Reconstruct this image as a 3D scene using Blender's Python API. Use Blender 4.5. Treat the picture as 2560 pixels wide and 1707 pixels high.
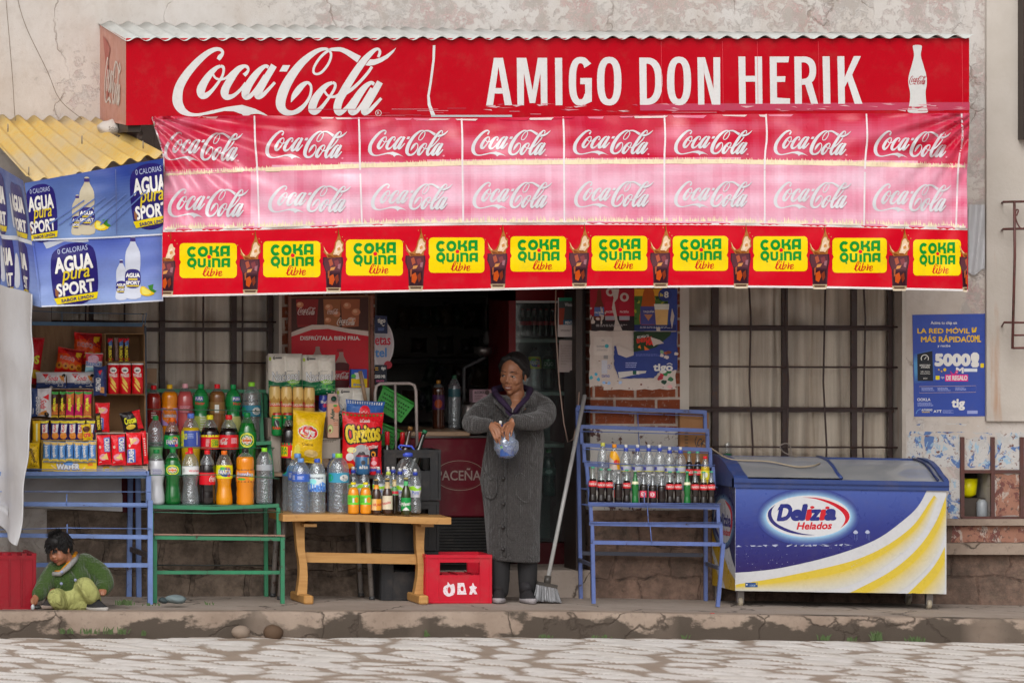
import bpy,math,random
from math import sin,cos,pi,radians
from mathutils import Vector,Matrix,noise
from mathutils.geometry import tessellate_polygon
import numpy as np
C = bpy.context.scene
for o in list(bpy.data.objects): bpy.data.objects.remove(o)
R = random.Random(7)

# ------------------------------------------------------------------ camera
F,D,VPX,VPY = 13825.0,35.0,-2000.0,520.0
XC,ZC = (VPX - 1280) / 395.0,(1490 - VPY) / 395.0
cam = bpy.data.cameras.new('camera');camo = bpy.data.objects.new('camera',cam)
C.collection.objects.link(camo);C.camera = camo
camo.location = (XC,-D,ZC);camo.rotation_euler = (pi / 2,0,0)
cam.sensor_width = 36;cam.lens = F / 2560 * 36
cam.shift_x = (1280 - VPX) / 2560;cam.shift_y = -(853.5 - VPY) / 2560
cam.clip_end = 500;cam.clip_start = .5
cam.dof.use_dof = True;cam.dof.focus_distance = 34.4;cam.dof.aperture_fstop = 2.8

# ------------------------------------------------------------------ light
SUN_EL,SUN_ROT = radians(36),radians(200)
w = bpy.data.worlds.new('World');C.world = w;w.use_nodes = True
wn = w.node_tree;bgn = wn.nodes['Background']
sky = wn.nodes.new('ShaderNodeTexSky');sky.sky_type = 'NISHITA';sky.sun_disc = False
sky.sun_elevation = SUN_EL;sky.sun_rotation = SUN_ROT;sky.air_density = 1.0;sky.dust_density = 6.0
hs = wn.nodes.new('ShaderNodeHueSaturation');hs.inputs['Saturation'].default_value = .12
wn.links.new(sky.outputs[0],hs.inputs['Color']);wn.links.new(hs.outputs[0],bgn.inputs['Color'])
bgn.inputs['Strength'].default_value = .15
sl = bpy.data.lights.new('sun','SUN');sl.energy = 1.4;sl.angle = radians(60);sl.color = (1,.985,.975)
so = bpy.data.objects.new('sun',sl);C.collection.objects.link(so)
sv = Vector((sin(SUN_ROT) * cos(SUN_EL),cos(SUN_ROT) * cos(SUN_EL),sin(SUN_EL)))
so.rotation_euler = sv.to_track_quat('Z','Y').to_euler();so.location = (0,-6,12)
C.view_settings.view_transform = 'Standard';C.view_settings.look = 'None'
C.view_settings.gamma = 1;C.view_settings.exposure = -0.42
C.cycles.max_bounces = 8;C.cycles.transparent_max_bounces = 24
C.cycles.use_denoising = True
C.cycles.caustics_reflective = False;C.cycles.caustics_refractive = False

# ------------------------------------------------------------------ helpers
def P(px,py,d=0.0):
    "photo pixel (2560 wide) at d metres in front of the wall -> world point"
    s = F / (D - d)
    return Vector((XC + (px - VPX) / s,-d,ZC - (py - VPY) / s))
def S(d=0.0): return F / (D - d)          # pixels per metre
def hexc(h):
    def l(c):
        c /= 255.0
        return c / 12.92 if c <= .04045 else ((c + .055) / 1.055) ** 2.4
    return (l(int(h[0:2],16)),l(int(h[2:4],16)),l(int(h[4:6],16)))
WHITE = hexc('e2dfda');RED = hexc('c00018');BLACK = (.012,.011,.011)
YEL = hexc('e8c400');GREEN = hexc('0a8a2e');NAVY = hexc('23327c')

def cr(pts,n=8,closed=False):
    "Catmull-Rom through points of any dimension"
    pts = [np.array(p,float) for p in pts];m = len(pts);out = []
    rng = range(m) if closed else range(m - 1)
    for i in rng:
        p0 = pts[(i - 1) % m] if closed or i > 0 else pts[0] * 2 - pts[1]
        p1,p2 = pts[i],pts[(i + 1) % m]
        p3 = pts[(i + 2) % m] if closed or i + 2 < m else pts[-1] * 2 - pts[-2]
        for k in range(n):
            t = k / n
            out.append(.5 * (2 * p1 + (p2 - p0) * t + (2 * p0 - 5 * p1 + 4 * p2 - p3) * t * t + (3 * p1 - p0 - 3 * p2 + p3) * t ** 3))
    if not closed: out.append(pts[-1])
    return out
def lerp(a,b,t): return a + (b - a) * t
def itp(x,xs,ys): return float(np.interp(x,xs,ys))

class MB:
    def __init__(s): s.v = [];s.f = [];s.c = [];s.s = [];s.m = []
    def add(s,vs,fs,col=(.5,.5,.5),sm=False,mi=0):
        b = len(s.v);s.v.extend([tuple(p) for p in vs])
        multi = isinstance(col,list)
        for i,q in enumerate(fs):
            s.f.append(tuple(b + k for k in q));s.c.append(col[i] if multi else col);s.s.append(sm);s.m.append(mi)
        return s
    def join(s,o,mi=None):
        b = len(s.v);s.v += o.v;s.f += [tuple(b + k for k in q) for q in o.f];s.c += o.c;s.s += o.s
        s.m += o.m if mi is None else [mi] * len(o.f);return s
    def box(s,x0,x1,y0,y1,z0,z1,col=(.5,.5,.5),mi=0):
        v = [(x,y,z) for x in (x0,x1) for y in (y0,y1) for z in (z0,z1)]
        return s.add(v,[(0,1,3,2),(4,6,7,5),(0,4,5,1),(2,3,7,6),(0,2,6,4),(1,5,7,3)],col,False,mi)
    def rbox(s,x0,x1,y0,y1,z0,z1,b,col=(.5,.5,.5),mi=0):
        "box with chamfered edges (rounded in plan and section)"
        return s.add(*_rbox(x0,x1,y0,y1,z0,z1,b),col,False,mi)
    def bar(s,p,q,wd,ht,col=(.5,.5,.5),up=(0,0,1),mi=0):
        p,q = Vector(p),Vector(q);d = (q - p).normalized();u = Vector(up)
        if abs(d.dot(u)) > .95: u = Vector((0,1,0))
        x = d.cross(u).normalized();u = x.cross(d).normalized()
        v = [e + x * a * wd / 2 + u * b * ht / 2 for e in (p,q) for a,b in ((-1,-1),(1,-1),(1,1),(-1,1))]
        return s.add(v,[(0,3,2,1),(4,5,6,7),(0,1,5,4),(1,2,6,5),(2,3,7,6),(3,0,4,7)],col,False,mi)
    def tube(s,pts,r,col=(.5,.5,.5),n=8,mi=0,cap=True,flat=1.0):
        pts = [Vector(p) for p in pts];rs = r if isinstance(r,(list,tuple)) else [r] * len(pts)
        vs = [];up = Vector((0,0,1));px = None
        for i,p in enumerate(pts):
            d = (pts[min(i + 1,len(pts) - 1)] - pts[max(i - 1,0)]).normalized()
            if px is None:
                px = d.cross(up)
                if px.length < .05: px = d.cross(Vector((0,1,0)))
            px = (px - d * px.dot(d)).normalized();u = px.cross(d)
            for k in range(n):
                a = 2 * pi * k / n;vs.append(p + (px * cos(a) + u * sin(a) * flat) * rs[i])
        fs = [(i * n + k,i * n + (k + 1) % n,(i + 1) * n + (k + 1) % n,(i + 1) * n + k) for i in range(len(pts) - 1) for k in range(n)]
        if cap: fs += [tuple(range(n))[::-1],tuple((len(pts) - 1) * n + k for k in range(n))]
        return s.add(vs,fs,col,True,mi)
    def lathe(s,prof,o=(0,0,0),n=16,col=(.5,.5,.5),mi=0,cap=True,sm=True,sq=0):
        "prof: (r, z[, colour]); sq squares the section"
        vs = []
        for p in prof:
            for k in range(n):
                a = 2 * pi * k / n;q = 1.0
                if sq: q = 1 / max(abs(cos(a)),abs(sin(a))) * sq + (1 - sq)
                vs.append((o[0] + p[0] * q * cos(a),o[1] + p[0] * q * sin(a),o[2] + p[1]))
        fs = [];cs = []
        for i in range(len(prof) - 1):
            for k in range(n):
                fs.append((i * n + k,i * n + (k + 1) % n,(i + 1) * n + (k + 1) % n,(i + 1) * n + k))
                cs.append(prof[i][2] if len(prof[i]) > 2 else col)
        if cap:
            fs += [tuple(range(n))[::-1],tuple((len(prof) - 1) * n + k for k in range(n))];cs += [cs[0],cs[-1]]
        return s.add(vs,fs,cs,sm,mi)
    def grid(s,fn,us,vs_,col=(.5,.5,.5),sm=True,mi=0):
        "fn(u,v)->point; col colour or fn(u,v)"
        nu,nv = len(us),len(vs_)
        v = [fn(a,b) for b in vs_ for a in us]
        f = [(j * nu + i,j * nu + i + 1,(j + 1) * nu + i + 1,(j + 1) * nu + i) for j in range(nv - 1) for i in range(nu - 1)]
        c = [col((us[i] + us[i + 1]) / 2,(vs_[j] + vs_[j + 1]) / 2) for j in range(nv - 1) for i in range(nu - 1)] if callable(col) else col
        return s.add(v,f,c,sm,mi)
    def ell(s,c,r,col=(.5,.5,.5),n=14,m=9,mi=0,rot=None,fn=None):
        vs = [];
        for j in range(m + 1):
            t = pi * j / m
            for k in range(n):
                a = 2 * pi * k / n
                p = Vector((r[0] * sin(t) * cos(a),r[1] * sin(t) * sin(a),r[2] * cos(t)))
                if fn: p = fn(p)
                if rot: p = rot @ p
                vs.append(Vector(c) + p)
        fs = [(j * n + k,(j + 1) * n + k,(j + 1) * n + (k + 1) % n,j * n + (k + 1) % n) for j in range(m) for k in range(n)]
        return s.add(vs,fs,col,True,mi)
    def build(s,name,mat,parent=None,local=False):
        me = bpy.data.meshes.new(name)
        off = Vector((0,0,0))
        if parent and not local:
            q = parent
            while q: off += q.location;q = q.parent
        nv = np.array(s.v,float).reshape(-1,3) - np.array(off)
        me.from_pydata(nv.tolist(),[],s.f)
        ca = me.color_attributes.new('Col','FLOAT_COLOR','CORNER')
        tot = np.array([len(q) for q in s.f]);cc = np.repeat(np.array([tuple(c)[:3] + (1.0,) for c in s.c],np.float32),tot,axis=0)
        ca.data.foreach_set('color',cc.ravel())
        me.polygons.foreach_set('use_smooth',np.array(s.s,bool))
        mats = mat if isinstance(mat,(list,tuple)) else [mat]
        for mm in mats: me.materials.append(mm)
        me.polygons.foreach_set('material_index',np.array(s.m,np.int32))
        me.update()
        o = bpy.data.objects.new(name,me);C.collection.objects.link(o)
        if parent: o.parent = parent
        return o
def _rbox(x0,x1,y0,y1,z0,z1,b):
    cx,cy,cz = (x0 + x1) / 2,(y0 + y1) / 2,(z0 + z1) / 2
    hx,hy,hz = (x1 - x0) / 2,(y1 - y0) / 2,(z1 - z0) / 2
    vs = [];idx = {}
    for sx in (-1,1):
        for sy in (-1,1):
            for sz in (-1,1):
                for ax in range(3):
                    e = [hx - b,hy - b,hz - b];e[ax] += b
                    idx[sx,sy,sz,ax] = len(vs);vs.append((cx + sx * e[0],cy + sy * e[1],cz + sz * e[2]))
    fs = []
    for ax in range(3):
        o1,o2 = [(1,2),(2,0),(0,1)][ax]
        for sg in (-1,1):
            q = []
            for a,c in ((-1,-1),(1,-1),(1,1),(-1,1)):
                t = [0,0,0];t[ax] = sg;t[o1] = a;t[o2] = c;q.append(idx[t[0],t[1],t[2],ax])
            fs.append(tuple(q if sg > 0 else q[::-1]))
        for a in (-1,1):
            for c in (-1,1):
                t0 = [0,0,0];t0[o1] = a;t0[o2] = c;t0[ax] = -1;t1 = list(t0);t1[ax] = 1
                fs.append((idx[(*t0,o1)],idx[(*t1,o1)],idx[(*t1,o2)],idx[(*t0,o2)]))
    for k in [(a,c,e) for a in (-1,1) for c in (-1,1) for e in (-1,1)]:
        fs.append((idx[(*k,0)],idx[(*k,1)],idx[(*k,2)]))
    return vs,fs
def tag(o,label=None,cat=None,group=None,kind=None):
    if label: o['label'] = label
    if cat: o['category'] = cat
    if group: o['group'] = group
    if kind: o['kind'] = kind
    return o
def thing(name,label,cat,loc=(0,0,0),group=None,rz=0):
    o = bpy.data.objects.new(name,None);C.collection.objects.link(o);o.empty_display_size = .05
    o.location = loc;o.rotation_euler = (0,0,rz);return tag(o,label,cat,group)
def copy_tree(o,parent=None):
    c = o.copy();C.collection.objects.link(c);c.parent = parent
    for ch in list(o.children): copy_tree(ch,c)
    return c

# ------------------------------------------------------------------ flat print: polygons, strokes, text -> triangles on any surface
def split(tris,L):
    out = [];st = list(tris)
    while st:
        a,b,c = st.pop()
        e = [(a[0] - b[0]) ** 2 + (a[1] - b[1]) ** 2,(b[0] - c[0]) ** 2 + (b[1] - c[1]) ** 2,(c[0] - a[0]) ** 2 + (c[1] - a[1]) ** 2]
        k = e.index(max(e))
        if e[k] <= L * L: out.append((a,b,c));continue
        if k == 1: a,b,c = b,c,a
        elif k == 2: a,b,c = c,a,b
        m = ((a[0] + b[0]) / 2,(a[1] + b[1]) / 2);st += [(a,m,c),(m,b,c)]
    return out
class Pr:
    "a print: list of (layer, colour, triangles) in its own 2-D units, y down"
    def __init__(s): s.it = [];s.k = 0
    def tri(s,tris,col,lay=None):
        s.k += 1;s.it.append((s.k if lay is None else lay,col,tris));return s
    def poly(s,pts,col,lay=None):
        pts = [tuple(p[:2]) for p in pts]
        t = tessellate_polygon([[Vector((p[0],p[1],0)) for p in pts]])
        return s.tri([(pts[a],pts[b],pts[c]) for a,b,c in t],col,lay)
    def rect(s,x0,y0,x1,y1,col,lay=None): return s.poly([(x0,y0),(x1,y0),(x1,y1),(x0,y1)],col,lay)
    def rrect(s,x0,y0,x1,y1,r,col,lay=None,n=5):
        p = []
        for cx,cy,a0 in ((x1 - r,y0 + r,-90),(x1 - r,y1 - r,0),(x0 + r,y1 - r,90),(x0 + r,y0 + r,180)):
            for k in range(n + 1):
                a = radians(a0 + 90 * k / n);p.append((cx + r * cos(a),cy + r * sin(a)))
        return s.poly(p,col,lay)
    def ell(s,cx,cy,rx,ry,col,lay=None,n=24,rot=0):
        return s.poly([(cx + rx * cos(2 * pi * k / n) * cos(rot) - ry * sin(2 * pi * k / n) * sin(rot),cy + rx * cos(2 * pi * k / n) * sin(rot) + ry * sin(2 * pi * k / n) * cos(rot)) for k in range(n)],col,lay)
    def smooth(s,pts,col,lay=None,n=6): return s.poly(cr(pts,n,True),col,lay)
    def stroke(s,pts,col,lay=None,n=7,w=None,closed=False):
        if w is not None: pts = [(p[0],p[1],w) for p in pts]
        c = cr(pts,n,closed);L = len(c);a = []
        for i in range(L):
            d = c[(i + 1) % L][:2] - c[i - 1][:2] if closed else c[min(i + 1,L - 1)][:2] - c[max(i - 1,0)][:2]
            q = math.hypot(*d) or 1;nx,ny = -d[1] / q,d[0] / q;h = max(c[i][2],.01) / 2
            a.append(((c[i][0] + nx * h,c[i][1] + ny * h),(c[i][0] - nx * h,c[i][1] - ny * h)))
        t = []
        for i in range(L if closed else L - 1):
            (p,q),(r_,u) = a[i],a[(i + 1) % L];t += [(p,q,u),(p,u,r_)]
        return s.tri(t,col,lay)
    def text(s,txt,x0,y0,x1,y1,col,lay=None,bold=0.0,sh=0.0,fit=True,align='c',outline=None,ow=.06,rot=0):
        "set text into the box; fit stretches it to the box, else keeps proportions by height"
        tr,b0 = glyphs(txt,0)
        gw,gh = b0[2] - b0[0] or 1,b0[3] - b0[1] or 1
        ky = (y1 - y0) / gh;kx = (x1 - x0) / gw if fit else ky
        if not fit and gw * kx > (x1 - x0): kx = (x1 - x0) / gw
        wd = gw * kx;xo = x0 + ((x1 - x0) - wd) * {'l': 0,'c': .5,'r': 1}[align]
        cx,cy = (x0 + x1) / 2,(y0 + y1) / 2;cs,sn = cos(rot),sin(rot)
        def g(p):
            X = xo + (p[0] - b0[0]) * kx;Y = y1 - (p[1] - b0[1]) * ky;X += sh * (cy - Y)
            if rot: X,Y = cx + (X - cx) * cs - (Y - cy) * sn,cy + (X - cx) * sn + (Y - cy) * cs
            return (X,Y)
        s.k += 1;base = [tuple(g(p) for p in t) for t in tr];m = 0 if not bold else (4 if bold < .06 else 8);kk = (abs(ky) + abs(kx)) / 2
        for q in range(m + 1):                               # bold: the letter printed again around itself
            ox,oy = (0,0) if q == 0 else (bold * .62 * kk * cos(2 * pi * q / m + .4),bold * .62 * kk * sin(2 * pi * q / m + .4))
            s.it.append((s.k if lay is None else lay,col,[tuple((x + ox,y + oy) for x,y in t) for t in base],('t',s.k),q))
        return s
    def lines(s,x0,y0,x1,y1,n,col,rnd=None,fill=.5):
        "rows of tiny unreadable print"
        rr = rnd or R;h = (y1 - y0) / n
        for i in range(n):
            x = x0;t = []
            e = x1 - (x1 - x0) * rr.random() * .3
            while x < e:
                wv = (x1 - x0) * rr.uniform(.04,.12);q = min(x + wv,e);ya = y0 + i * h;yb = ya + h * fill
                t += [((x,ya),(q,ya),(q,yb)),((x,ya),(q,yb),(x,yb))];x = q + (x1 - x0) * .025
            s.tri(t,col,None)
        return s
    def put(s,o,fx):
        "stamp another print through the 2-D map fx"
        for lay,col,tr in o.flatten():
            s.k += 1;s.it.append((s.k,col,[tuple(fx(p) for p in t) for t in tr]))
        return s
    def flatten(s):
        "each group goes one layer above those it overlaps, so no stack gets thick; copies inside a group sit a hair apart"
        gr = {}
        for it in s.it: gr.setdefault((it[0],it[3] if len(it) > 3 else id(it)),[]).append(it)
        out = [];n = 0;bx = np.zeros((len(gr),4));ly = np.zeros(len(gr),int)
        for key in sorted(gr,key=lambda k: k[0]):
            its = [i for i in gr[key] if i[2]]
            if not its: continue
            q = np.array([p for i in its for t in i[2] for p in t]);b = (*q.min(0),*q.max(0));bx[n] = b;h = (bx[:n,0] < b[2]) & (bx[:n,2] > b[0]) & (bx[:n,1] < b[3]) & (bx[:n,3] > b[1])
            ly[n] = (ly[:n][h].max() if h.any() else 0) + 1
            for m,i in enumerate(its): out.append((ly[n] + (i[4] if len(i) > 4 else 0) * .07,i[1],i[2]))
            n += 1
        return out
    def to(s,mb,fn,L=None,eps=.00025,mi=0,base=0.0):
        "fn((x,y), offset) -> point in front of the surface"
        for lay,col,tr in s.flatten():
            if L: tr = split(tr,L)
            vs = [];ix = {};fs = []
            for t in tr:
                f = []
                for p in t:
                    if p not in ix: ix[p] = len(vs);vs.append(fn(p,base + eps * lay))
                    f.append(ix[p])
                if len(set(f)) == 3:
                    a,b,c = (Vector(vs[k]) for k in f)
                    nrm = (b - a).cross(c - a)
                    fs.append(tuple(f) if nrm.y < 0 else tuple(f[::-1]))
            mb.add(vs,fs,col,True,mi)
        return mb
_gl = {}
def glyphs(txt,bold=0.0):
    k = (txt,round(bold,3))
    if k in _gl: return _gl[k]
    cu = bpy.data.curves.new('t','FONT');cu.body = txt;cu.offset = bold * .5;cu.resolution_u = 3;cu.fill_mode = 'FRONT'
    o = bpy.data.objects.new('t',cu);C.collection.objects.link(o)
    bpy.context.view_layer.update()
    me = o.evaluated_get(bpy.context.evaluated_depsgraph_get()).to_mesh()
    v = [(p.co.x,p.co.y) for p in me.vertices];tr = []
    for f in me.polygons:
        q = list(f.vertices)
        for i in range(1,len(q) - 1): tr.append((v[q[0]],v[q[i]],v[q[i + 1]]))
    xs = [p[0] for p in v] or [0,1];ys = [p[1] for p in v] or [0,1]
    o.evaluated_get(bpy.context.evaluated_depsgraph_get()).to_mesh_clear()
    bpy.data.objects.remove(o);bpy.data.curves.remove(cu)
    _gl[k] = (tr,(min(xs),min(ys),max(xs),max(ys)));return _gl[k]
def flat(d):
    "print map: photo pixels on a vertical plane d in front of the wall"
    return lambda p,o: P(p[0],p[1],d + o)
# ------------------------------------------------------------------ materials (all procedural)
class NT:
    def __init__(s,name):
        s.m = bpy.data.materials.new(name);s.m.use_nodes = True;s.t = s.m.node_tree
        s.b = s.t.nodes['Principled BSDF'];s.out = s.t.nodes['Material Output']
    def n(s,ty,ins=None,**kw):
        x = s.t.nodes.new('ShaderNode' + ty)
        for k,v in kw.items(): setattr(x,k,v)
        for k,v in (ins or {}).items():
            if hasattr(v,'is_linked'): s.t.links.new(v,x.inputs[k])
            elif isinstance(v,tuple) and len(v) == 3 and x.inputs[k].type == 'RGBA': x.inputs[k].default_value = (*v,1)
            else: x.inputs[k].default_value = v
        return x
    def set(s,**kw):
        for k,v in kw.items():
            k = {'col': 'Base Color','rough': 'Roughness','metal': 'Metallic','coat': 'Coat Weight','crough': 'Coat Roughness','sheen': 'Sheen Weight','spec': 'Specular IOR Level','nrm': 'Normal','alpha': 'Alpha','sss': 'Subsurface Weight','trans': 'Transmission Weight'}[k]
            if hasattr(v,'is_linked'): s.t.links.new(v,s.b.inputs[k])
            elif isinstance(v,tuple): s.b.inputs[k].default_value = (*v,1)
            else: s.b.inputs[k].default_value = v
        return s
    def pos(s,sc=(1,1,1),obj=False):
        v = s.n('TexCoord').outputs['Object'] if obj else s.n('NewGeometry').outputs['Position']
        return s.n('Mapping',{'Vector': v,'Scale': sc}).outputs[0]
    def noise(s,vec,sc,det=4,ro=.55,dist=0): return s.n('TexNoise',{'Vector': vec,'Scale': sc,'Detail': det,'Roughness': ro,'Distortion': dist}).outputs['Fac']
    def ramp(s,f,a,b,x=0.0,y=1.0): return s.n('MapRange',{'Value': f,'From Min': a,'From Max': b,'To Min': x,'To Max': y}).outputs[0]
    def mix(s,f,a,b,mode='MIX'):
        x = s.n('Mix',data_type='RGBA',blend_type=mode)
        for k,v in ((0,f),(6,a),(7,b)):
            if hasattr(v,'is_linked'): s.t.links.new(v,x.inputs[k])
            else: x.inputs[k].default_value = (*v,1) if isinstance(v,tuple) else v
        return x.outputs[2]
    def ma(s,op,a,b=0.0,cl=False):
        x = s.n('Math',operation=op,use_clamp=cl)
        for k,v in ((0,a),(1,b)):
            if hasattr(v,'is_linked'): s.t.links.new(v,x.inputs[k])
            else: x.inputs[k].default_value = v
        return x.outputs[0]
    def bump(s,h,st=.3,di=.01): return s.n('Bump',{'Height': h,'Strength': st,'Distance': di}).outputs[0]
    def col(s): return s.n('Attribute',attribute_name='Col').outputs['Color']
    def xz(s):
        x = s.n('SeparateXYZ',{'Vector': s.n('NewGeometry').outputs['Position']});return x.outputs[0],x.outputs[1],x.outputs[2]

def m_print(name,rough=.4,coat=0.0,dirt=.25,crinkle=0.0,cs=30,wave=0.0,spec=.3):
    "printed or painted surface whose colours are in the mesh; specks of dirt, fine crinkles"
    t = NT(name);p = t.pos();c = t.col()
    n1 = t.noise(p,9,5,.65);n2 = t.noise(p,60,3)
    f = t.ma('MULTIPLY',t.ramp(n1,.52,.78),dirt)
    c = t.mix(f,c,(.16,.12,.09));c = t.mix(t.ramp(n2,.3,.7,0,.06),c,(.02,.02,.02))
    t.set(col=c,rough=t.ramp(n1,.3,.7,rough * .75,min(1,rough * 1.3)),coat=coat,crough=.12,spec=spec)
    if crinkle: t.set(nrm=t.bump(t.noise(p,cs,3,.5,.6),crinkle,.02))
    return t.m
M_PAPER = m_print('printed_paper',.62,0,.2,.15,14)
M_GLOSSP = m_print('glossy_print',.4,.05,.12,.12,25)
M_WRAP = m_print('foil_wrapper',.3,.15,.05,.5,38)
M_VINYL = m_print('vinyl_banner',.42,.12,.14,.14,7,spec=.08)
M_VINYL2 = m_print('bleached_sheen_vinyl',.34,.55,.14,.2,9,spec=.2)  # sloping awning rows; their mesh colours carry a painted sheen
M_ENAMEL = m_print('printed_steel',.3,.25,.12)
M_PLAST = m_print('hard_plastic',.38,.1,.25,.06,40)
M_CARD = m_print('cardboard',.8,0,.25,.1,50)
M_LABEL = m_print('bottle_label',.35,.2,.05)
M_CAN = m_print('printed_can',.28,.3,.05)
M_CLOTH = m_print('cotton_cloth',.9,0,.2,.35,45)
M_STEEL = NT('grey_steel').set(col=(.22,.2,.19),rough=.35,metal=.8).m
M_BLACK = NT('black_plastic').set(col=(.012,.012,.013),rough=.45).m

def m_paint(name,chip,rust=(.05,.025,.015)):
    "enamel paint on steel, chipped down to rusty metal"
    t = NT(name);p = t.pos();c = t.col()
    n1 = t.noise(p,7,6,.7);n2 = t.noise(p,34,5,.7)
    f = t.ramp(t.ma('ADD',t.ma('MULTIPLY',n1,.55),t.ma('MULTIPLY',n2,.5)),chip,chip + .05)
    c = t.mix(t.ramp(n1,.35,.75,0,.45),c,(.05,.05,.055));c = t.mix(f,c,rust)
    t.set(col=c,rough=t.ramp(n2,.3,.7,.35,.65),nrm=t.bump(t.ma('SUBTRACT',n2,f),.25,.003));return t.m
M_PAINT = m_paint('chipped_paint',.615)
M_PAINT2 = m_paint('worn_iron',.58,(.07,.03,.015))

def m_liquid():
    t = NT('filled_bottle');c = t.col();p = t.pos()
    lw = t.n('LayerWeight',{'Blend': .35}).outputs['Facing']
    t.set(col=t.mix(t.ma('MULTIPLY',lw,.35),c,(.02,.015,.01)),rough=.12,coat=.6,crough=.05,spec=.5,nrm=t.bump(t.noise(p,45,2),.06,.01));return t.m
M_LIQ = m_liquid()
def m_pet(name,sc=60,st=.5,op=.12,gl=.1):
    "thin clear plastic: see-through with sky glints, slightly milky"
    t = NT(name);c = t.col();p = t.pos()
    nb = t.bump(t.noise(p,sc,2,.5),st,.01)
    tr = t.n('BsdfTransparent',{'Color': c});gs = t.n('BsdfGlossy',{'Color': (.9,.92,.95),'Roughness': .12,'Normal': nb})
    df = t.n('BsdfDiffuse',{'Color': t.mix(.5,c,(.55,.58,.62)),'Normal': nb})
    lw = t.n('LayerWeight',{'Blend': .3,'Normal': nb}).outputs['Facing']
    a = t.n('MixShader',{0: t.ma('ADD',t.ma('MULTIPLY',t.ma('POWER',lw,1.6),.55),gl),1: tr.outputs[0],2: gs.outputs[0]})
    b = t.n('MixShader',{0: t.ma('ADD',t.ma('MULTIPLY',lw,.25),op),1: a.outputs[0],2: df.outputs[0]})
    t.t.links.new(b.outputs[0],t.out.inputs[0]);return t.m
M_PET = m_pet('clear_plastic_bottle',60,.6,.05,.13)
M_LID = m_pet('freezer_glass',3,.1,.2,.22)
M_GLASS = m_pet('bottle_glass',20,.1,.03,.12)
M_BAG = m_pet('clear_plastic_bag',30,.9,.14,.2)
def m_window():
    t = NT('dusty_window_glass');p = t.pos()
    nb = t.bump(t.noise(p,1.2,2),.06,.05);n2 = t.noise(p,3,6,.7)
    tr = t.n('BsdfTransparent',{'Color': (.97,.96,.94)});gs = t.n('BsdfGlossy',{'Color': (1,1,1),'Roughness': .03,'Normal': nb})
    df = t.n('BsdfDiffuse',{'Color': (.35,.31,.27)})
    a = t.n('MixShader',{0: .05,1: tr.outputs[0],2: gs.outputs[0]})
    b = t.n('MixShader',{0: t.ramp(n2,.3,.8,.05,.13),1: a.outputs[0],2: df.outputs[0]})
    t.t.links.new(b.outputs[0],t.out.inputs[0]);return t.m
M_WIN = m_window()

def m_plaster():
    t = NT('peeling_plaster');X,Y,Z = t.xz();p = t.pos()
    n0 = t.noise(p,.9,3);n1 = t.noise(p,3.2,8,.62,.4);n2 = t.noise(p,14,8,.7,.3);n3 = t.noise(p,90,4)
    base = t.mix(t.ramp(n0,.35,.65),(.53,.465,.41),(.56,.525,.5));base = t.mix(t.ma('MULTIPLY',t.ramp(Z,2.9,3.5),t.ramp(n1,.3,.6,.4,1)),base,(.58,.555,.535))
    base = t.mix(t.ramp(n1,.38,.7,0,.55),base,(.42,.35,.29))
    base = t.mix(t.ramp(n2,.5,.75,0,.35),base,(.33,.27,.23))
    # where the paint has come off: along the top right of the wall, and beside the banner
    reg = t.ma('MULTIPLY',t.ramp(X,-1.9,-1.2),t.ramp(Z,3.35,3.62))
    reg = t.ma('MAXIMUM',reg,t.ma('MULTIPLY',t.ramp(X,2.75,2.85),t.ramp(Z,.9,1.2)))
    reg = t.ma('MAXIMUM',reg,t.ma('MULTIPLY',t.ramp(Z,1.4,.9),.9))
    dv = t.n('VectorMath',{0: p,1: (-2.75,0,3.235)},operation='DISTANCE').outputs['Value'];reg = t.ma('MAXIMUM',reg,t.ramp(dv,.34,.08))
    pk = t.ma('ADD',t.ma('MULTIPLY',n1,.35),t.ma('MULTIPLY',n2,.65))
    th = t.ramp(reg,0,1,.64,.485)
    pe = t.ramp(t.ma('SUBTRACT',pk,th),0,.018)
    inner = t.ramp(t.ma('SUBTRACT',pk,th),.035,.055)
    und = t.mix(t.ramp(t.noise(p,5,4),.42,.58),(.45,.425,.41),(.47,.25,.24))
    und = t.mix(t.ramp(n2,.4,.6),und,(.54,.5,.47))
    c = t.mix(pe,base,und);c = t.mix(t.ma('MULTIPLY',inner,.55),c,(.3,.26,.23))
    n5 = t.noise(p,38,6,.75);c = t.mix(t.ramp(n5,.6,.68,0,.55),c,(.3,.25,.21));c = t.mix(t.ramp(t.noise(t.pos((1,1,.35)),2.2,7,.7),.5,.72,0,.5),c,(.4,.32,.26))
    # hairline cracks
    w = t.n('Mix',{0: .35},data_type='VECTOR');t.t.links.new(p,w.inputs[4])
    tx = t.n('TexNoise',{'Vector': p,'Scale': 2.5,'Detail': 6.0});t.t.links.new(tx.outputs['Color'],w.inputs[5])
    vo = t.n('TexVoronoi',{'Vector': w.outputs[1],'Scale': 1.5},feature='DISTANCE_TO_EDGE').outputs['Distance']
    ck = t.ma('MULTIPLY',t.ramp(vo,.001,.007,1,0),t.ramp(n1,.36,.52))
    c = t.mix(t.ma('MULTIPLY',ck,.42),c,(.2,.14,.1))
    # soot and damp rising at the foot of the wall
    c = t.mix(t.ma('MULTIPLY',t.ramp(Z,.75,.2),t.ramp(n1,.3,.6,.35,1)),c,(.2,.17,.145))
    h = t.ma('ADD',t.ma('MULTIPLY',n2,.4),t.ma('ADD',t.ma('MULTIPLY',n3,.25),t.ma('MULTIPLY',pe,-.5)))
    t.set(col=c,rough=.92,spec=.2,nrm=t.bump(t.ma('SUBTRACT',h,ck),.55,.012));return t.m
M_PLASTER = m_plaster()
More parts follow.
